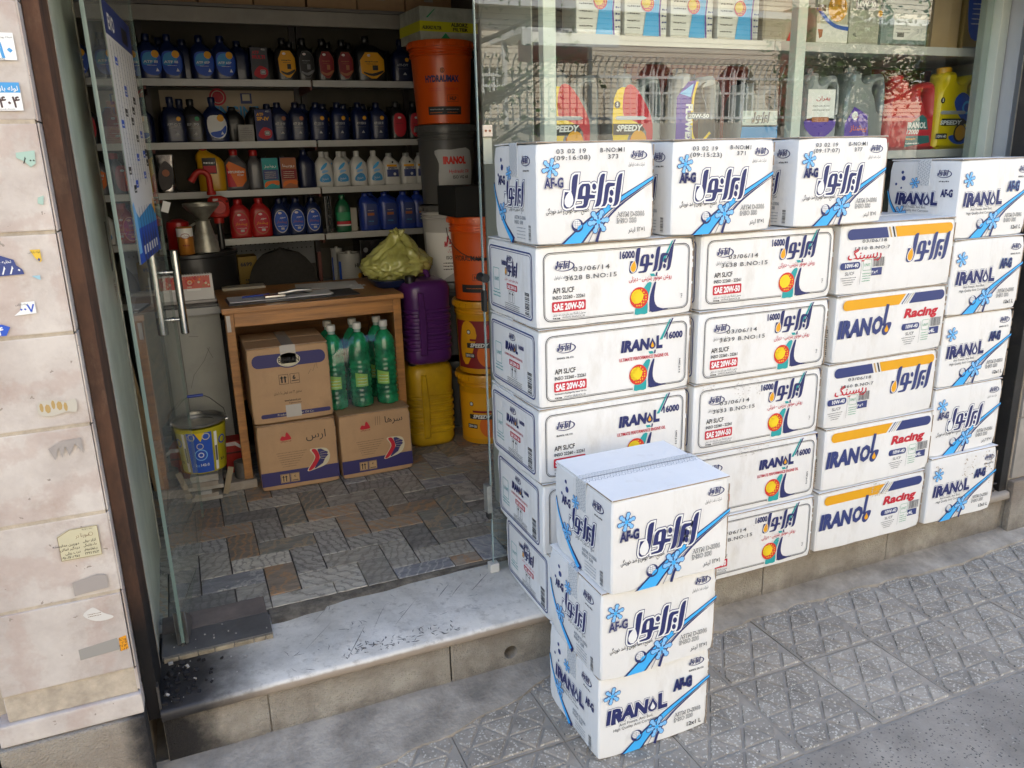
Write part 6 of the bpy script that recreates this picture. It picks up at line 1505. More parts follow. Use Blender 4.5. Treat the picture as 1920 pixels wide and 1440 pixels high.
jerry(1.085, 1.72, .2105, .245, .28, .43, P_can, 'grimy yellow jerrycan on the slate floor under the purple one', P_black)
jerry(1.072, 1.66, .655, .24, .3, .405, P_purple, 'purple jerrycan with moulded ribs stacked on the yellow one', P_black)
t = empty('blue_tub', (.93, 1.72, 1.0265), 0, 'dark blue plastic tub under the yellow bag at the desk corner', 'tub'); MB().loft([(0, .07, .1), (.03, .09, .12), (.035, .09, .12)], P_dark, n=4).build('tub', parent=t)

# ------------------------------------------------------------------ pails
def pail(x, y, z, mat, rim, lab, art=None, rb=.132, rt=.15, h=.366, group='stacked oil pails', bail=True, ang=0):
    t = empty('oil_pail', (x, y, z), ang, lab, 'pail', group)
    pr_ = [(rb*.95, 0), (rb, .004)]+[(rb+(rt*.94-rb)*k/6, .004+(h*.8)*k/6) for k in range(1, 7)]
    zz = h*.8+.006
    for k in range(3): pr_ += [(rt*.945, zz), (rt*.99, zz+.002), (rt*.99, zz+.006), (rt*.95, zz+.008)]; zz += .014
    MB().lathe(pr_+[(rt*.95, h-.024)], mat, 44).build('pail_body', parent=t)
    MB().lathe([(rt*.96, h-.03), (rt*1.035, h-.03), (rt*1.035, h-.006), (rt*1.02, h), (rt*.97, h), (rt*.95, h-.008), (0, h-.008)], rim, 44).build('lid', parent=t)
    mb = MB()
    for k in range(26):
        a_ = 2*PI*k/26; mb.box((-.004, -.003, h-.028), (.004, .002, h-.01), rim, T=Matrix.Rotation(a_, 4, 'Z') @ Matrix.Translation((0, -rt*1.036, 0)))
    mb.build('lid_teeth', parent=t)['kind'] = 'stuff'
    if bail:
        pts = [(rt*1.06*math.cos(a_), -rt*1.02*math.sin(a_)-.003, h*.86-.14*math.sin(a_)**1.0) for a_ in [PI*q/14 for q in range(15)]]
        o = MB().tube(pts, .0022, M('wire', (.1, .1, .1), .4, metal=.7), 6).build('bail', parent=t)
        MB().tube([pts[6], pts[7], pts[8]], .007, P_black, 8).build('bail_grip', parent=o)
    if art:
        a_ = Art(); art(a_, h)
        def mp(u, v, o):
            rr = rb+(rt*.94-rb)*min(1, v/(h*.8))+.0008+o; return (rr*math.sin(u/rt), -rr*math.cos(u/rt), v)
        a_.build('label', mp, t, cut=.012)
    return t
pspeed = M('pail_yellow', (.68, .32, .005), .35, coat=.2); porange = M('pail_orange', (.72, .10, .008), .35, coat=.2); pgrey = M('pail_grey', (.09, .09, .088), .4, coat=.1); pwhite = M('pail_white', (.5, .49, .47), .35, coat=.2)
def ar_speed(bgc, dotc):
    def f(a_, h):
        a_.rect(-.2, .03, .2, h*.74, bgc, 1); a_.poly(smoothp([(-.12, .05), (-.06, .2), (-.1, .27), (-.15, .24), (-.17, .1)]), 'gold', 2); a_.poly(circle(-.0, .1, .062, 24), 'orange', 3); a_.poly(circle(.03, .21, .05, 20), dotc, 2); a_.poly(circle(.045, .2, .035, 18), 'red', 3)
        a_.poly([(-.12, .135), (.11, .135), (.09, .165), (-.12, .16)], 'black', 4); a_.text('SPEEDY', -.1, .14, .019, 'white', 5, bold=.04, fit=.1, shear=.3); a_.text('20W-50', -.13, .09, .013, 'white', 5, bold=.03, fit=.05); a_.rect(-.1, .17, .08, .181, 'maroon', 4); a_.rect(-.135, .085, -.075, .108, 'black', 4)
        a_.poly(circle(-.105, .215, .012, 12), 'black', 4); a_.poly(circle(-.105, .215, .008, 12), 'white', 5)
    return f
def ar_hyd(a_, h):
    a_.text('HYDRAUMAX', -.095, .192, .028, 'navy', 2, bold=.05, fit=.185); a_.poly(circle(.0, .243, .0115, 16), 'black', 2); a_.poly(circle(.0, .243, .0085, 16), 'orange', 3); a_.text('S', 0, .237, .012, 'black', 4, 'C', bold=.03)
    a_.text('Hydraulic oil', .015, .155, .013, 'ballred', 2, fit=.07); a_.ring([(.022, .1), (.085, .1), (.085, .132), (.022, .132)], .0014, 'black', 2); a_.text('HLP', .035, .108, .016, 'black', 2, bold=.04)
    a_.rect(-.09, .042, .105, .08, INK['black'], 2); squiggle(a_, -.08, .0, .064, .005, 'lgrey', 3); squiggle(a_, .01, .09, .064, .004, 'lgrey', 3, 2); squiggle(a_, -.08, -.01, .05, .004, 'orange', 3, 4); squiggle(a_, .02, .08, .05, .004, 'orange', 3, 5); [squiggle(a_, -.08, -.01, .15+.01*k, .003, 'ballred', 2, k) for k in range(2)]
def ar_hyd2(a_, h):
    a_.text('HYDRAUMAX', -.17, .195, .024, 'black', 2, bold=.02, fit=.165); a_.text('HYDRAUMAX', .05, .195, .02, 'black', 2, bold=.02, fit=.12); a_.ring([(-.06, .1), (-.005, .1), (-.005, .13), (-.06, .13)], .0014, 'black', 2); a_.text('HLP', -.05, .107, .014, 'black', 2, bold=.04)
    a_.rect(-.13, .042, .01, .08, 'black', 2); squiggle(a_, -.1, .0, .06, .004, 'orange', 3); [a_.rect(.04+.0*k, .06+.02*k, .1, .066+.02*k, 'maroon', 2) for k in range(4)]
def ar_ir(a_, h):
    P = smoothp([(-.09, .262), (-.0, .266), (.12, .262), (.13, .1), (.06, .05), (-.055, .045), (-.075, .12), (-.068, .2)]); a_.poly(P, 'lgrey', 1)
    a_.text('IRANOL', -.045, .2, .032, 'ballred', 3, bold=.07, fit=.13); a_.text('Hydraulic Oil', -.015, .155, .016, 'red', 3, bold=.02, fit=.12); a_.text('ISO VG 68', .005, .127, .015, 'black', 3, bold=.02, fit=.095)
def ar_ir2(a_, h):
    a_.rect(-.2, .0, .2, .25, 'white', 1); wordmark(a_, -.07, .175, .12, 'red', 'red', layer=3); a_.text(fa('روغن هیدرولیک'), .05, .15, .018, 'red', 3, 'R', fit=.1); a_.text('ISO VG 68', -.06, .115, .017, 'black', 3, bold=.02, fit=.1); [squiggle(a_, -.08, .06, .06+.016*k, .007, 'black', 3, k) for k in range(3)]; a_.poly([(-.1, .0), (.12, .0), (.12, .03), (-.02, .045)], 'lgrey', 2)
FX, FY = 1.377, 1.61
pail(FX, FY, .2105, pspeed, pspeed, 'yellow SPEEDY pail on the floor beside the yellow jerrycan', ar_speed('gold', 'cream'), bail=False, ang=-.25)
pail(FX, FY, .578, pspeed, pspeed, 'yellow SPEEDY pail with dark red print, second from the floor', ar_speed('maroon', 'ballred'), bail=False, ang=-.25)
pail(FX-.004, FY, .9455, porange, porange, 'orange HLP pail on top of the front stack beside the door opening', ar_hyd2, h=.40, rt=.155, ang=-.3)
t = empty('black_carton', (FX-.165, FY-.12, 1.3465), 0, 'plain matt black box resting on the lower orange pail', 'box'); MB().box((0, 0, 0), (.3, .27, .14), M('matt_black', (.012, .012, .012), .8), b=.004).build('box', parent=t)
BX, BY = 1.335, 1.96
pail(BX, BY, .2105, pgrey, pgrey, 'grey pail at the floor of the rear stack', None, bail=False); pail(BX, BY, .605, pgrey, pgrey, 'grey pail second in the rear stack behind the purple jerrycan', None, h=.39, bail=False)
pail(BX, BY, 1.0, pwhite, pgrey, 'white pail with grey lid and red Persian wordmark behind the yellow bag', ar_ir2, h=.385, bail=False, ang=-.1)
pail(BX, BY, 1.388, pgrey, pgrey, 'dark grey pail with silver Hydraulic Oil label in the rear stack', ar_ir, h=.385, ang=-.15, bail=False)
pail(BX-.012, BY-.02, 1.776, porange, porange, 'bright orange HYDRAUMAX pail on top of the rear stack', ar_hyd, h=.38, rt=.158, ang=-.3, bail=False)
t = empty('filter_box', (1.20, 1.86, 2.1585), .1, 'white and green filter box with yellow ALBORZ FILTER tape on the top pail', 'carton'); MB().box((0, 0, 0), (.3, .26, .15), M('filter_carton', (.48, .5, .42), .6, var=.3, vs=14), b=.004).build('carton_body', parent=t)
MB().box((-.002, -.002, .04), (.303, .262, .085), M('yellow_tape', (.62, .6, .02), .35)).build('tape', parent=t)
a_ = Art(); a_.text('ALBORZ', .16, .066, .016, 'black', 1, bold=.04, fit=.09); a_.text('FILTER', .17, .046, .014, 'black', 1, bold=.04, fit=.08); a_.text('ALBORZ FILTER', .01, .05, .014, 'black', 1, bold=.04, fit=.1); a_.poly([(.1, .005), (.16, .005), (.13, .036)], 'green', 1); a_.poly([(.04, .1), (.08, .14), (.075, .14), (.03, .1)], 'green', 1)
a_.build('print', lambda u, v, o: (u, -.0021-o, v), t)

# ------------------------------------------------------------------ crumpled yellow bag
t = empty('plastic_bag', (.98, 1.74, 1.05), .2, 'knotted translucent yellow-green plastic bag full of papers on the desk corner', 'bag')
bm = bmesh.new(); bmesh.ops.create_icosphere(bm, subdivisions=5, radius=1)
for v in bm.verts:
    p = v.co.copy(); z = p.z
    rx, ry, rz_ = .172, .13, .085
    q = Vector((p.x*rx, p.y*ry, p.z*rz_+.075))
    if z > .25: f_ = (z-.25)/.75; q.z += f_**1.5*.07; q.x = q.x*(1-.55*f_)+.015*f_; q.y *= (1-.55*f_)
    if z < -.4: q.z = max(q.z, .0)
    rid = abs(noise.noise(p*3.1))*.045+abs(noise.noise(p*7+Vector((4, 0, 0))))*.022+abs(noise.noise(p*15))*.008
    q -= Vector((p.x, p.y, p.z*.6))*(rid-.02)
    v.co = q
me = bpy.data.meshes.new('bag_film'); bm.to_mesh(me); bm.free()
bagm = M('bag_film', (.50, .50, .17), .22, coat=.4, var=.25, vs=9, col2=(.36, .36, .1)); bagm.node_tree.nodes['Principled BSDF'].inputs['Subsurface Weight'].default_value = .3
bagm.node_tree.nodes['Principled BSDF'].inputs['Subsurface Radius'].default_value = (.05, .05, .02)
me.materials.append(bagm); me.shade_smooth(); link(bpy.data.objects.new('bag_film', me), t)
mb = MB()
for k in range(5):
    a_ = k*1.3; mb.tube([(.015, 0, .2), (.015+.02*math.cos(a_), .02*math.sin(a_), .225), (.015+.04*math.cos(a_), .035*math.sin(a_), .235+.01*(k % 2))], [.012, .016, .003], bagm, 7)
mb.build('knot', parent=t)

# ------------------------------------------------------------------ chair, cabinet, drum and tools at the left
t = empty('office_chair', (.49, 2.14, .2105), 0, 'black mesh-backed chair behind the desk', 'chair')
mesh_m = M('chair_fabric', (.022, .02, .018), .85, var=.3, vs=60)
vs = []; fs = []; n = 20; m = 14
for i in range(m+1):
    for k in range(n+1):
        u = -1+2*k/n; v = i/m; hw = .185*(1-.12*v)*math.sqrt(max(0, 1-max(0, (v-.45)/.55)**2.4))+.002
        vs.append((u*hw, .045*(1-u*u)+.02*v, .6+.385*v))
mb = MB(); q = len(vs); f1 = [(i*(n+1)+k, i*(n+1)+k+1, (i+1)*(n+1)+k+1, (i+1)*(n+1)+k) for i in range(m) for k in range(n)]
mb.add(vs, f1, mesh_m, smooth=True); mb.add([(x, y+.02, z) for x, y, z in vs], [f_[::-1] for f_ in f1], mesh_m, smooth=True); mb.build('backrest', parent=t)
MB().box((-.22, -.3, .4), (.22, .12, .46), mesh_m, b=.02).build('seat', parent=t); MB().lathe([(.03, .05), (.03, .4)], pearl, 12).build('column', parent=t)
for k in range(5):
    a_ = 2*PI*k/5; MB().tube([(0, 0, .1), (.25*math.cos(a_), .25*math.sin(a_), .06), (.25*math.cos(a_), .25*math.sin(a_), .0)], [.02, .014, .02], pearl, 8).build('leg', parent=t)
MB().tube([(0, .04, .46), (0, .1, .62), (0, .08, .75)], .02, pearl, 8).build('back_bar', parent=t)

gc = M('cabinet_paint', (.36, .36, .32), .45, var=.12, vs=4, dirt=.3, dcol=(.2, .2, .18), ds=5)
t = empty('metal_cabinet', (-.2, 1.72, .2105), 0, 'pale grey-green metal cabinet with a black top behind the glass door', 'cabinet')
MB().box((.02, .01, 0), (.342, .38, .755), gc, b=.003).build('cabinet_body', parent=t); MB().box((.16, .006, .01), (.163, .0095, .75), M('seam', (.15, .15, .14), .6)).build('door_seam', parent=t)
MB().box((-.01, -.02, .756), (.372, .4, .788), M('edge_grey', (.3, .3, .29), .4, metal=.3), b=.002).build('top_edge', parent=t); MB().box((-.008, -.018, .7885), (.37, .398, .797), M('slab_black', (.015, .015, .016), .3), b=.002).build('top_slab', parent=t)
a_ = Art(); r = random.Random(3)
for p in ([(.03, .58), (.07, .52), (.13, .48)], [(.28, .6), (.25, .54), (.2, .48), (.18, .42)], [(.27, .6), (.29, .55)], [(.2, .66), (.24, .655)]): a_.line(p, .0015, M('scratch', (.22, .21, .2), .8), 1)
a_.build('scratch', lambda u, v, o: (u, .0098-o, v), t)
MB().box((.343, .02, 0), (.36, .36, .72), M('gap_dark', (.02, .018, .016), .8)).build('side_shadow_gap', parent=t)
# desk calendar
t = empty('desk_calendar', (-.135, 1.80, 1.009), 0, 'spiral desk calendar with red floral header on the metal cabinet', 'calendar')
MB().box((-.005, -.02, 0), (.275, .12, .012), M('calendar_base', (.45, .43, .42), .6), b=.002).build('base', parent=t)
T = Matrix.Translation((0, 0, .012)) @ Matrix.Rotation(math.radians(-12), 4, 'X')
MB().box((0, 0, 0), (.268, .002, .115), M('calendar_card', (.62, .61, .6), .5), b=.0008, T=T).build('card', parent=t)
a_ = Art(); a_.rect(.012, .052, .256, .108, M('ink_calred', (.55, .09, .06)), 1); r = random.Random(5)
for k in range(26): x, z = r.uniform(.02, .25), r.uniform(.058, .102); a_.poly(circle(x, z, r.uniform(.004, .009), 8), r.choice(('orange', 'copper', 'red', 'cream')), 2)
for x in (.07, .17): a_.ring(circle(x, .08, .018, 16), .004, 'red', 3); a_.ring(circle(x, .08, .009, 12), .003, 'cream', 3); a_.text('1403', x-.012, .056, .007, 'cream', 4, bold=.03)
for x in (.055, .155): a_.poly(rrect(x, .042, x+.06, .052, .002), 'white', 2)
a_.build('print', lambda u, v, o: tuple(T @ Vector((u, -o, v))), t)
mb = MB()
for k in range(22): mb.tube([tuple(T @ Vector((.01+.0118*k+.001*q, .006*math.sin(q*1.1), .112+.008*math.cos(q*1.1)))) for q in range(6)], .0011, M('spiral_wire', (.5, .5, .5), .3, metal=.8), 5)
mb.build('spiral', parent=t)['kind'] = 'stuff'
MB().box((.0, .10, .012), (.26, .102, .11), M('calendar_card', (.62, .61, .6), .5)).build('back_leaf', parent=t)
# oil drum
t = empty('oil_drum', (.065, 2.22, .2105), 0, 'black oil drum carrying the funnel and hand pump', 'drum')
MB().lathe([(.21, 0), (.215, .01), (.21, .02), (.21, .3), (.217, .31), (.21, .32), (.21, .6), (.217, .61), (.21, .62), (.21, .97), (.216, .975), (.216, .99), (.205, .99), (.2, .98), (0, .98)], M('drum_black', (.012, .012, .013), .4, coat=.2), 44).build('drum', parent=t)
# measuring can with funnel
zn = M('zinc', (.42, .41, .36), .42, metal=.6, var=.4, vs=14, col2=(.25, .24, .2))
t = empty('oil_measure', (.135, 2.14, 1.2015), 0, 'conical zinc oil measure standing on the drum', 'jug'); MB().lathe([(.062, 0), (.064, .004), (.05, .07), (.034, .135), (.032, .15), (.038, .155)], zn, 28).build('jug_body', parent=t)
MB().tube([(-.035, 0, .14), (-.075, 0, .12), (-.08, 0, .07), (-.055, 0, .03)], .006, zn, 8).build('handle', parent=t)
t = empty('funnel', (.135, 2.14, 1.345), 0, 'wide zinc funnel sitting in the conical measure', 'funnel'); MB().lathe([(.012, -.03), (.016, .0), (.022, .012), (.078, .072), (.084, .078), (.084, .09), (.081, .091), (.081, .08), (.075, .072), (.02, .012)], zn, 32, cap=False).build('funnel', parent=t)
# rotary hand pump
rp = M('pump_red', (.45, .02, .012), .5, var=.2, vs=12)
t = empty('hand_pump', (.215, 2.24, 1.2005), 0, 'red rotary hand pump with hooked spout on the drum', 'pump')
MB().tube([(0, 0, 0), (0, 0, .15)], .016, P_black, 12).build('stem', parent=t); MB().tube([(.0, 0, .13), (0, 0, .155)], .024, rp, 12).build('collar', parent=t)
mb = MB(); mb.loft([(.155, .028, .026, .005), (.163, .044, .036, .005), (.18, .05, .04, .005), (.235, .05, .04, .005), (.252, .044, .036, .005), (.262, .026, .026, .0)], rp, n=3.2, seg=32); mb.tube([(.005, -.036, .208), (.005, -.048, .208)], [.036, .032], rp, 20); mb.tube([(-.02, -.03, .235), (.05, -.03, .235)], .006, M('pump_dark', (.05, .01, .01), .5), 6); mb.build('pump_body', parent=t); MB().box((-.02, -.0425, .238), (.004, -.041, .25), M('plate_white', (.5, .5, .48), .5)).build('maker_plate', parent=t)
pts = [(-.02, 0, .27), (-.022, 0, .3), (-.022, 0, .34)]+[(-.022-.035+.035*math.cos(q*.32), 0, .345+.036*math.sin(q*.32)) for q in range(9)]+[(-.108, 0, .335)]
MB().tube(pts, [.017, .015, .0145]+[.0145]*9+[.017], rp, 12).build('spout', parent=t); MB().tube([(-.02, 0, .268), (-.02, 0, .285)], .022, rp, 12).build('spout_nut', parent=t)
# orange can, dark red round cans
t = empty('oil_can', (.045, 2.08, 1.2015), 0, 'orange and white Persian oil can on the drum left of the zinc measure', 'can'); MB().lathe([(.034, 0), (.036, .003), (.036, .125), (.033, .13), (.0, .13)], M('can_orange', (.5, .2, .03), .35, metal=.3), 28).build('can', parent=t)
a_ = Art(); a_.rect(-.05, .085, .05, .124, 'white', 1); a_.poly(circle(0, .088, .02, 16, .013), 'maroon', 2); a_.poly(circle(0, .088, .017, 16, .01), 'white', 3); a_.text(fa('بهران'), 0, .085, .009, 'maroon', 4, 'C'); squiggle(a_, -.015, .015, .04, .008, 'maroon', 2); a_.build('label', lambda u, v, o: ((.0365+o)*math.sin(u/.036), -(.0365+o)*math.cos(u/.036), v), t, cut=.008)
t = empty('red_round_can', (.02, 2.24, 1.2), 0, 'dark red round filter standing behind the orange can', 'filter'); MB().lathe([(.05, 0), (.055, .01), (.055, .12), (.05, .145), (.02, .16), (0, .16)], P_red, 28).build('can', parent=t)
t = empty('paper_note', (-.04, 1.62, 1.43), .2, 'small white paper tag hanging at the door glass edge', 'note'); MB().box((0, 0, 0), (.03, .001, .045), M('paper', (.7, .7, .7), .6), T=Matrix.Rotation(.35, 4, 'Y')).build('tag_paper', parent=t)
# ------------------------------------------------------------------ bucket on stone offcuts
t = empty('stone_offcuts', (-.1, 1.38, .2105), 0, 'stack of pale stone offcuts under the blue and yellow bucket', 'stones'); r = random.Random(7); z = 0
for k in range(7):
    h = r.uniform(.014, .022); x0, y0 = r.uniform(-.006, .02), r.uniform(-.01, .012); w_ = .15-(.012*k if k < 3 else 0)-r.uniform(0, .02) if k < 3 else r.uniform(.135, .155)
    MB().box((x0, y0, z+.0005), (x0+w_, y0+.2, z+h), M('offcut_'+str(k % 3), ((.42, .39, .33), (.36, .31, .25), (.46, .45, .42))[k % 3], .7, var=.3, vs=12, bump=.4), b=.002, T=Matrix.Rotation(r.uniform(-.06, .06), 4, 'Z')).build('stone_piece', parent=t); z += h
BZ = .2105+z+.001
t = empty('tin_bucket', (-.012, 1.49, BZ), 0, 'blue and yellow tin bucket with wire bail and blue grip, on the stone offcuts', 'bucket')
tb = M('tin_rim', (.42, .41, .38), .3, metal=.8, var=.3, vs=10); ty = M('tin_yellow', (.55, .48, .02), .3, metal=.2, coat=.2); H_ = .225
MB().lathe([(.092, 0), (.096, .003), (.104, .11), (.1055, .113), (.1045, .118), (.1125, H_-.021)], ty, 44).build('bucket_body', parent=t)
MB().lathe([(.113, H_-.0115), (.117, H_-.009), (.118, H_-.003), (.115, H_), (.111, H_-.002), (.11, H_-.014), (.1, H_-.017), (.07, H_-.016), (.068, H_-.019), (0, H_-.019)], tb, 44, cap=False).build('rim_lid', parent=t)
a_ = Art(); a_.rect(-.06, .008, .045, .19, 'blue', 1); a_.poly([(-.02, .19), (.018, .19), (.0, .15)], 'yellow', 2); a_.rect(.055, .01, .068, .185, 'white', 1); squiggle(a_, .057, .066, .03, .1, 'stamp', 2)
for x in (-.036, .022): a_.ring(circle(x, .172, .016, 16), .004, 'cream', 3); a_.poly(circle(x, .172, .008, 10), 'blue', 4)
a_.ring(circle(-.004, .09, .026, 20), .004, 'pale', 3); a_.ring(circle(-.004, .09, .012, 14), .004, 'white', 3); a_.ring(circle(-.004, .13, .014, 14), .003, 'cream', 3); a_.text('142-2', -.01, .038, .011, 'white', 3, bold=.03, fit=.035); a_.text('TOTAL'[0:0] or 'CODE', -.045, .036, .009, 'pale', 3, fit=.03); a_.rect(-.1, .01, -.066, .19, M('ink_bwhite', (.5, .5, .4)), 1)
a_.text('30 lt', .08, .045, .012, 'black', 2, bold=.03, fit=.025); a_.ring(circle(.095, .14, .02, 14), .006, 'blue', 2)
a_.build('label', lambda u, v, o: ((.0965+.017*v/H_+.0015+o)*math.sin(u/.105), -(.0965+.017*v/H_+.0015+o)*math.cos(u/.105), v), t, cut=.01)
wi = M('wire', (.1, .1, .1), .4, metal=.7)
b_ = MB().tube([(-.119, 0, H_-.02), (-.112, .0, H_+.03), (-.06, .0, H_+.085), (-.035, 0, H_+.1), (.035, 0, H_+.1), (.06, 0, H_+.085), (.112, 0, H_+.03), (.119, 0, H_-.02)], .0022, wi, 6).build('bail', parent=t); MB().tube([(-.036, 0, H_+.1), (.036, 0, H_+.1)], .0065, P_blue, 10).build('bail_grip', parent=b_)
for s_ in (-1, 1): MB().tube([(s_*.113, 0, H_-.02), (s_*.124, 0, H_-.02)], .009, tb, 12).build('bail_lug', parent=t)
# metal sleeve with wires on a stone, red tin, wooden slip
t = empty('stone_block', (.07, 1.44, .2105), .05, 'low rough stone block carrying the grey metal sleeve', 'stone'); MB().box((0, 0, 0), (.13, .13, .04), M('offcut_1', (.36, .31, .25), .7), b=.004).build('block', parent=t)
t = empty('metal_sleeve', (.148, 1.50, .2515), 0, 'short grey metal sleeve with loose wires looping out of it', 'sleeve'); MB().lathe([(.034, 0), (.036, .002), (.036, .075), (.033, .077), (.026, .075), (.024, .01), (0, .01)], M('sleeve_grey', (.13, .12, .11), .5, metal=.4, var=.3, vs=14), 28, cap=False).build('sleeve', parent=t)
for k in range(3): MB().tube([(.0, 0, .02), (.012+.004*k, 0, .08), (.015+.006*k, -.01, .13), (-.02, -.01, .158+.006*k), (-.075, .0, .155+.005*k), (-.12, .01, .14)], .0022, M('grey_wire', (.42, .4, .37), .5), 6).build('wire', parent=t)
t = empty('red_tin', (.085, 1.63, .2105), 0, 'red metal tin behind the bucket next to the grey sleeve', 'tin'); MB().box((0, 0, 0), (.085, .1, .17), rp, b=.006).build('tin', parent=t); MB().box((.005, -.004, .112), (.08, -.0005, .12), M('maroon_trim', (.1, .01, .01), .5)).build('trim', parent=t)
t = empty('wood_slip', (.062, 1.425, .2125), 0, 'thin pale wooden slip leaning beside the stone offcuts', 'wood'); MB().box((-.012, 0, 0), (.012, .006, .125), M('pale_wood', (.35, .28, .18), .7, var=.3, vs=12), b=.001, T=Matrix.Rotation(.28, 4, 'Y')).build('slip', parent=t)
# leaning plank behind the door
t = empty('leaning_plank', (-.23, 1.6, .2105), 0, 'tall wooden plank leaning behind the door glass', 'plank'); MB().box((0, 0, 0), (.045, .02, .72), M('plank_wood', (.3, .2, .1), .7, var=.3, vs=7), b=.002, T=Matrix.Rotation(-.09, 4, 'Y')).build('plank', parent=t)

# ================================================================== WINDOW DISPLAY
dsp = empty('display_case', (1.115, .4, .2), 0, 'white shelved display case behind the shop window', 'display case')
bkm = M('case_back', (.20, .215, .20), .7, var=.2, vs=3)
MB().box((0, .45, 0), (2.3, .46, 2.4), bkm).build('back_panel', parent=dsp)
MB().box((0, 0, 0), (.004, .449, 2.4), M('case_side', (.38, .40, .36), .5)).build('side_panel', parent=dsp)
for z in (1.79, 1.395, .95, .5):
    for x0, x1 in ((.006, .985), (.99, 2.26)):
        MB().box((x0, .03, z-.032), (x1, .42, z), shelfm, b=.002).build('shelf', parent=dsp)
MB().box((.6, .442, 1.42), (1.2, .449, 1.75), M('case_red', (.25, .04, .035), .6)).build('red_backing', parent=dsp)
MB().box((1.9, .44, 1.42), (2.26, .449, 1.75), M('case_red', (.25, .04, .035), .6)).build('red_backing', parent=dsp)
def outline_jug(w, h, hole=True):
    """side view of a four litre jug: neck at the left, handle at the right"""
    o = smoothp([(.03*w, 0), (.5*w, -.0), (.97*w, 0), (w, .04*h), (.99*w, .5*h), (.97*w, .8*h), (.93*w, .93*h), (.8*w, .955*h), (.62*w, .92*h), (.48*w, .86*h), (.40*w, .88*h), (.38*w, .97*h), (.16*w, .97*h), (.13*w, .86*h), (.03*w, .74*h), (.0, .5*h), (0, .04*h)], 3)
    hl_ = smoothp([(.70*w, .82*h), (.84*w, .82*h), (.87*w, .7*h), (.88*w, .52*h), (.83*w, .5*h), (.76*w, .64*h), (.68*w, .74*h)], 3)
    return o, hl_
def jug(x, w, h, mat, capm, lab, art, z=1.5955, d=.1, y=.47, mirror=False, name='oil_jug'):
    t = empty(name, (x, y, z), 0, lab, 'oil jug', 'oil jugs in the window display'); o, hl_ = outline_jug(w, h)
    if mirror: o = [(w-a, b) for a, b in o][::-1]; hl_ = [(w-a, b) for a, b in hl_][::-1]
    MB().prism(o, 0, d, .014, [hl_], mat).build('jug_body', parent=t, ang=60)
    cx = (w*.27 if not mirror else w*.73)
    MB().lathe([(w*.1, h*.955), (w*.12, h*.96), (w*.12, h*1.03), (w*.1, h*1.045), (0, h*1.045)], capm, 20, c=(cx, d/2)).build('cap', parent=t)
    if art: a_ = Art(); art(a_, w, h); a_.build('label', lambda u, v, o_: (u, -o_, v), t)
    return t
def sp_art(dark):
    def f(a_, w, h):
        if dark:
            a_.poly(smoothp([(.02*w, .1*h), (.02*w, .7*h), (.25*w, .82*h), (.5*w, .6*h), (.6*w, .1*h), (.3*w, .02*h)]), 'yellow', 1)
            a_.poly(smoothp([(.2*w, .5*h), (.22*w, .8*h), (.4*w, .84*h), (.65*w, .62*h), (.78*w, .4*h), (.76*w, .12*h), (.6*w, .04*h), (.66*w, .3*h), (.45*w, .42*h)]), 'red', 2)
            a_.poly([(.0*w, .40*h), (.55*w, .40*h), (.62*w, .33*h), (.55*w, .27*h), (.0*w, .27*h)], 'black', 4); a_.poly(circle(.48*w, .19*h, .2*w, 24), 'grey', 3); a_.poly(circle(.5*w, .19*h, .17*w, 24), 'orange', 5); a_.poly(circle(.5*w, .215*h, .15*w, 24), 'gold', 6)
        else:
            a_.poly(smoothp([(.35*w, .6*h), (.5*w, .72*h), (.7*w, .66*h), (.84*w, .45*h), (.85*w, .2*h), (.7*w, .07*h), (.45*w, .07*h), (.3*w, .16*h), (.55*w, .2*h), (.7*w, .3*h), (.5*w, .42*h)]), 'blue', 2); a_.ring(circle(.66*w, .53*h, .11*w, 18), .01, 'cyan', 3)
            a_.poly([(.1*w, .39*h), (.6*w, .39*h), (.72*w, .34*h), (.6*w, .3*h), (.1*w, .3*h)], 'black', 4); a_.poly(circle(.56*w, .2*h, .15*w, 24), 'black', 3); a_.poly(circle(.57*w, .205*h, .125*w, 24), 'gold', 5)
        a_.poly([(.08*w, .445*h), (.6*w, .445*h), (.66*w, .465*h), (.6*w, .49*h), (.08*w, .49*h), (.04*w, .465*h)], 'lgrey', 6)
        a_.text('SPEEDY', .06*w, .315*h, .02 if dark else .016, 'white', 7, bold=.04, fit=.5*w, shear=.25); a_.rect(0, .13*h, .26*w, .2*h, 'black', 4); a_.text('20W-50' if dark else '10W-40', .02*w, .145*h, .012, 'white', 7, bold=.03, fit=.22*w); a_.poly(circle(.08*w, .62*h, .012, 14), 'black', 3); a_.text('S', .08*w, .605*h, .012, 'white', 4, 'C', bold=.04)
    return f
def flow_art(a_, w, h):
    a_.poly([(.05*w, 0.02*h), (.95*w, .02*h), (.6*w, .12*h), (.35*w, .3*h), (.38*w, .7*h), (.5*w, .9*h), (.3*w, .88*h), (.06*w, .7*h)], 'purple', 1)
    a_.line([(u*w, v*h) for u, v in smoothp([(.5, .88), (.42, .7), (.4, .45), (.42, .25), (.58, .15), (.82, .28)], 4, False)], .01, 'yellow', 3); a_.poly([(.12*w, .74*h), (.42*w, .86*h), (.36*w, .7*h)], 'pale', 2)
    a_.text('FLOWEX', .27*w, .62*h, .026, 'white', 4, bold=.06, rot=-PI/2, fit=.14); a_.text('MOTOR OIL', .36*w, .36*h, .009, 'white', 4, bold=.03, rot=-PI/2); a_.rect(.3*w, .44*h, .82*w, .52*h, 'grey', 4); a_.text('20W-50', .33*w, .455*h, .014, 'white', 5, bold=.03, fit=.45*w); a_.poly([(.7*w, .03*h), (.96*w, .03*h), (.84*w, .13*h)], 'red', 3); a_.text('4L', .8*w, .04*h, .012, 'white', 5, bold=.03)
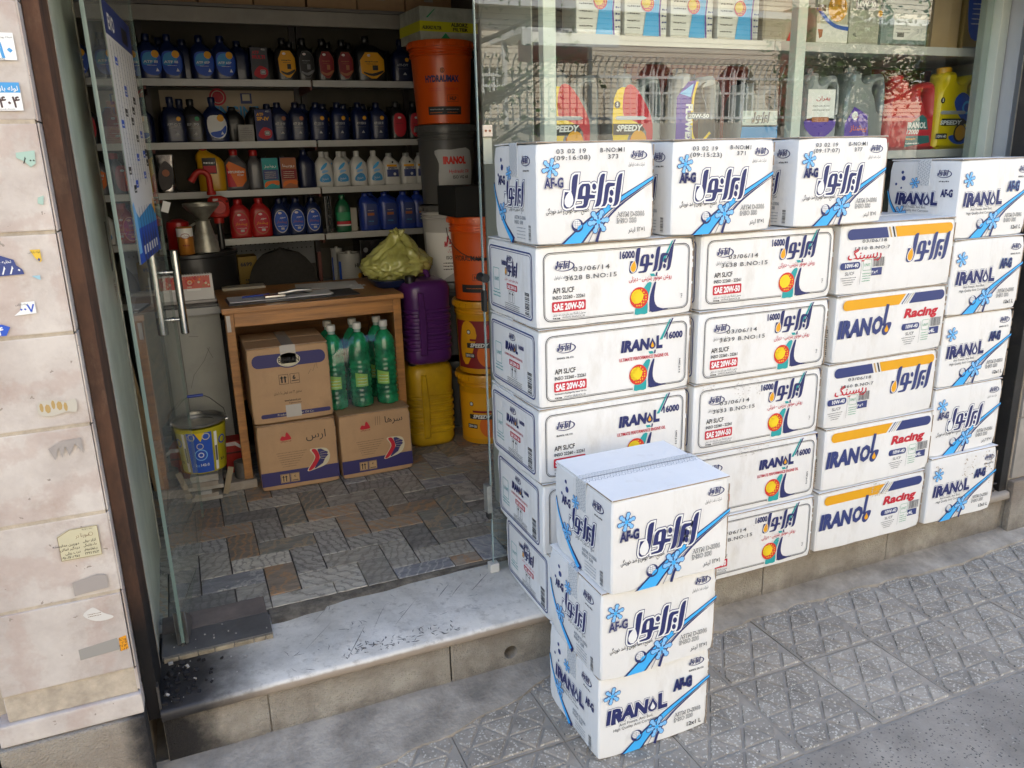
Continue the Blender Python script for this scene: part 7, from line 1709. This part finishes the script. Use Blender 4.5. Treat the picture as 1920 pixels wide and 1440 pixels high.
def blue_art(a_, w, h): a_.poly([(0.03*w, .02*h), (.97*w, .02*h), (.94*w, .4*h), (.1*w, .4*h)], 'sky', 1); a_.rect(.1*w, .38*h, .93*w, .6*h, M('ink_vpale', (.6, .66, .6)), 1); wordmark(a_, .3*w, .42*h, .45*w, 'stamp', 'stamp', layer=2)
def plain_art(a_, w, h): a_.rect(.05*w, .4*h, .85*w, .78*h, 'white', 1); a_.poly(smoothp([(.05*w, .42*h), (.85*w, .42*h), (.84*w, .28*h), (.45*w, .17*h), (.06*w, .28*h)]), 'purple', 1); a_.text(fa('بهران'), .7*w, .65*h, .014, 'red', 2, 'R', bold=.03, fit=.4*w); [squiggle(a_, .2*w, .7*w, (.52+.05*k)*h, .004, 'stamp', 2, k) for k in range(2)]; a_.poly(rrect(.2*w, .38*h, .7*w, .44*h, .004), 'copper', 3)
def gold_art(a_, w, h): a_.poly([(.02*w, .08*h), (.02*w, .35*h), (.22*w, .55*h), (.55*w, .45*h), (.62*w, .18*h)], 'purple', 1); a_.poly(circle(.25*w, .44*h, .016, 16), 'white', 2); a_.text(fa('بهران'), .33*w, .42*h, .008, 'red', 3, 'R'); a_.text(fa('پیشتاز'), .55*w, .26*h, .02, 'orange', 2, 'R', bold=.04, fit=.4*w)
def iran_art(a_, w, h): a_.poly([(.38*w, .0+.04*h), (.92*w, .1*h), (.8*w, .45*h), (.7*w, .5*h), (.42*w, .35*h)], 'dteal', 1); a_.text('IRANOL', .41*w, .31*h, .022, 'white', 2, bold=.04, fit=.4*w); a_.text('12000', .4*w, .225*h, .018, 'white', 2, bold=.03, fit=.25*w, shear=.2); a_.rect(.36*w, .2*h, .9*w, .285*h, 'red', 1.5); squiggle(a_, .4*w, .6*w, .14*h, .008, 'gold', 2); squiggle(a_, .4*w, .7*w, .08*h, .006, 'white', 2, 3)
P_dgrey = plastic('dimgrey', (.19, .21, .21))
jug(1.20, .205, .285, P_dgrey, P_black, 'grey jug with yellow and red SPEEDY label, left one in the window', sp_art(True))
jug(1.452, .205, .285, P_dgrey, P_black, 'grey jug with yellow and red SPEEDY label, right one in the window', sp_art(True))
jug(1.70, .195, .29, P_lgrey, P_black, 'pale grey FLOWEX jug with purple and yellow label in the window', flow_art)
jug(1.985, .195, .26, P_dgrey, P_black, 'grey jug with light blue lower half at the middle mullion', blue_art, mirror=False)
jug(2.30, .17, .30, M('case_greyjug', (.30, .32, .33), .4), P_grey, 'grey jug with white and purple label, first right of the middle mullion', plain_art)
jug(2.50, .215, .31, M('case_silverjug', (.24, .27, .28), .3, metal=.3), P_grey, 'silver-grey jug with violet pentagon label beside the red jug', gold_art)
jug(2.735, .265, .28, plastic('redjug', (.5, .03, .03)), P_red, 'red jug with dark teal IRANOL 12000 label in the window', iran_art)
jug(2.735+.275, .25, .315, plastic('yeljug', (.72, .55, .01)), P_yel, 'yellow jug with blue SPEEDY 10W-40 label at the right end of the window', sp_art(False))
def tin4(x, w, lab, kind, z=1.9905, h=.25, d=.11, y=.46):
    t = empty('oil_tin', (x, y, z), 0, lab, 'oil tin', 'oil tins on the upper window shelf')
    body = {'r': M('tin4_white', (.60, .61, .6), .3, metal=.15), 'red': M('tin4_tan', (.34, .3, .23), .35, metal=.3), 's': M('tin4_yel', (.6, .56, .42), .35), 'g': M('tin4_green', (.42, .42, .35), .35), 't': M('tin4_teal', (.2, .27, .27), .4), 'gold': P_gold}[kind]
    MB().box((0, 0, 0), (w, d, h), body, b=.012).build('tin_body', parent=t); MB().box((.004, -.001, .002), (w-.004, .0, .01), tb).build('seam_rim', parent=t); MB().lathe([(.022, h), (.022, h+.02), (0, h+.02)], P_black, 16, c=(w*.3, d/2)).build('cap', parent=t)
    a_ = Art()
    if kind == 'r':
        a_.poly([(.42*w, .01*h), (.8*w, .01*h), (.78*w, .3*h), (.84*w, .75*h), (.72*w, .75*h), (.5*w, .35*h)], 'cyan', 1); a_.line([(.83*w, .01*h), (.8*w, .3*h), (.87*w, .75*h)], .006, 'purple', 1); ball(a_, .52*w, .42*h, .026, 3); [squiggle(a_, .06*w, .35*w, (.1+.09*k)*h, .005, 'stamp', 2, k) for k in range(6)]; [squiggle(a_, .86*w, .97*w, (.1+.08*k)*h, .007, INK['navy2'], 2, k+9) for k in range(4)]
    elif kind == 'red':
        a_.poly([(.55*w, .02*h), (.98*w, .02*h), (.98*w, .9*h), (.88*w, .9*h), (.86*w, .5*h)], 'ballred', 1); a_.rect(.3*w, .58*h, .85*w, .74*h, 'grey', 2); a_.text('20W-50', .33*w, .61*h, .024, 'white', 3, bold=.03, fit=.5*w)
    elif kind == 's':
        a_.rect(.01*w, .02*h, .99*w, .28*h, 'white', 1); a_.line([(u*w, v*h) for u, v in smoothp([(0, .5), (.3, .34), (.6, .25), (1, .22)], 4, False)], .014, 'blue', 2); a_.poly(circle(.62*w, .5*h, .3*w, 20), 'gold', 2); a_.text('FULLY SYNTHETIC', .32*w, .52*h, .008, 'black', 3, fit=.6*w); a_.rect(0, .45*h, .25*w, .54*h, 'brownmark', 3); a_.poly([(.04*w, .2*h), (.2*w, .2*h), (.18*w, .1*h), (.1*w, .07*h)], 'copper', 3)
    elif kind == 'g':
        a_.poly(rrect(.15*w, .5*h, .85*w, .66*h, .012), 'grey', 1); a_.text('10W-40', .2*w, .54*h, .02, 'white', 2, bold=.04, fit=.6*w); a_.poly(circle(.97*w, .46*h, .012, 12), 'gold', 2); a_.text('4L', .12*w, .12*h, .014, 'black', 1); a_.text('SM', .5*w, .2*h, .014, 'white', 1, bold=.03); a_.rect(.45*w, .72*h, .8*w, .95*h, 'pale', 1)
    elif kind == 't':
        a_.poly(rrect(.25*w, .1*h, .95*w, .48*h, .006), 'white', 1); [squiggle(a_, .3*w, .6*w, (.2+.05*k)*h, .003, 'stamp', 2, k) for k in range(4)]; a_.rect(.33*w, .14*h, .48*w, .2*h, 'stamp', 2); a_.text('4 Litre', .32*w, .41*h, .008, 'black', 2); a_.text('3.1', .75*w, .2*h, .018, 'lgrey', 2); a_.rect(.3*w, .8*h, .9*w, .9*h, 'ballred', 1)
    else:
        a_.poly(smoothp([(.15*w, .25*h), (.5*w, .12*h), (.9*w, .25*h), (.95*w, .9*h), (.1*w, .9*h)]), 'blue', 1); [squiggle(a_, .2*w, .85*w, (.35+.07*k)*h, .005, 'white', 2, k) for k in range(5)]; a_.text('TURBO', .3*w, .78*h, .012, 'copper', 2, bold=.03)
    a_.build('label', lambda u, v, o_: (u, -.0012-o_, v), t)
for x, w, k, lab in ((1.305, .17, 'r', 'white tin with blue road and red ball, first on the upper window shelf'), (1.487, .17, 'r', 'white tin with blue road and red ball, second on the upper window shelf'), (1.670, .178, 'r', 'white tin with blue road and red ball, third on the upper window shelf'), (1.866, .182, 'r', 'white tin with blue road and red ball, fourth on the upper window shelf'),
    (2.066, .20, 'red', 'tan and red 20W-50 tin beside the middle mullion'), (2.315, .155, 's', 'white and yellow FULLY SYNTHETIC tin right of the middle mullion'), (2.476, .155, 'g', 'grey-green 10W-40 tin on the upper window shelf'), (2.640, .25, 't', 'teal tin with large white information label on the upper window shelf')):
    tin4(x, w, lab, k)
tin4(3.09, .18, 'gold-coloured jug back with blue label at the right end of the upper window shelf', 'gold', h=.27)
t = empty('tan_box', (2.925, .47, 1.9905), 0, 'tan cardboard box between the teal tin and the gold jug in the window', 'box'); MB().box((0, 0, 0), (.15, .2, .26), M('tan_card', (.42, .30, .16), .7, var=.15), b=.003).build('box', parent=t)
for i, (x, w, h, m_, lab) in enumerate(((1.33, .18, .25, P_dgrey, 'dim grey jug set back between the two SPEEDY jugs'), (1.60, .17, .27, P_grey, 'dark grey jug set back left of the FLOWEX jug'), (1.88, .17, .29, P_lgrey, 'pale grey jug set back right of the FLOWEX jug'), (2.42, .2, .27, P_dgrey, 'dim grey jug set back behind the white labelled one'), (2.66, .18, .26, P_grey, 'dark jug set back between the silver and red ones'))):
    jug(x, w, h, m_, P_black, lab, None, y=.65)
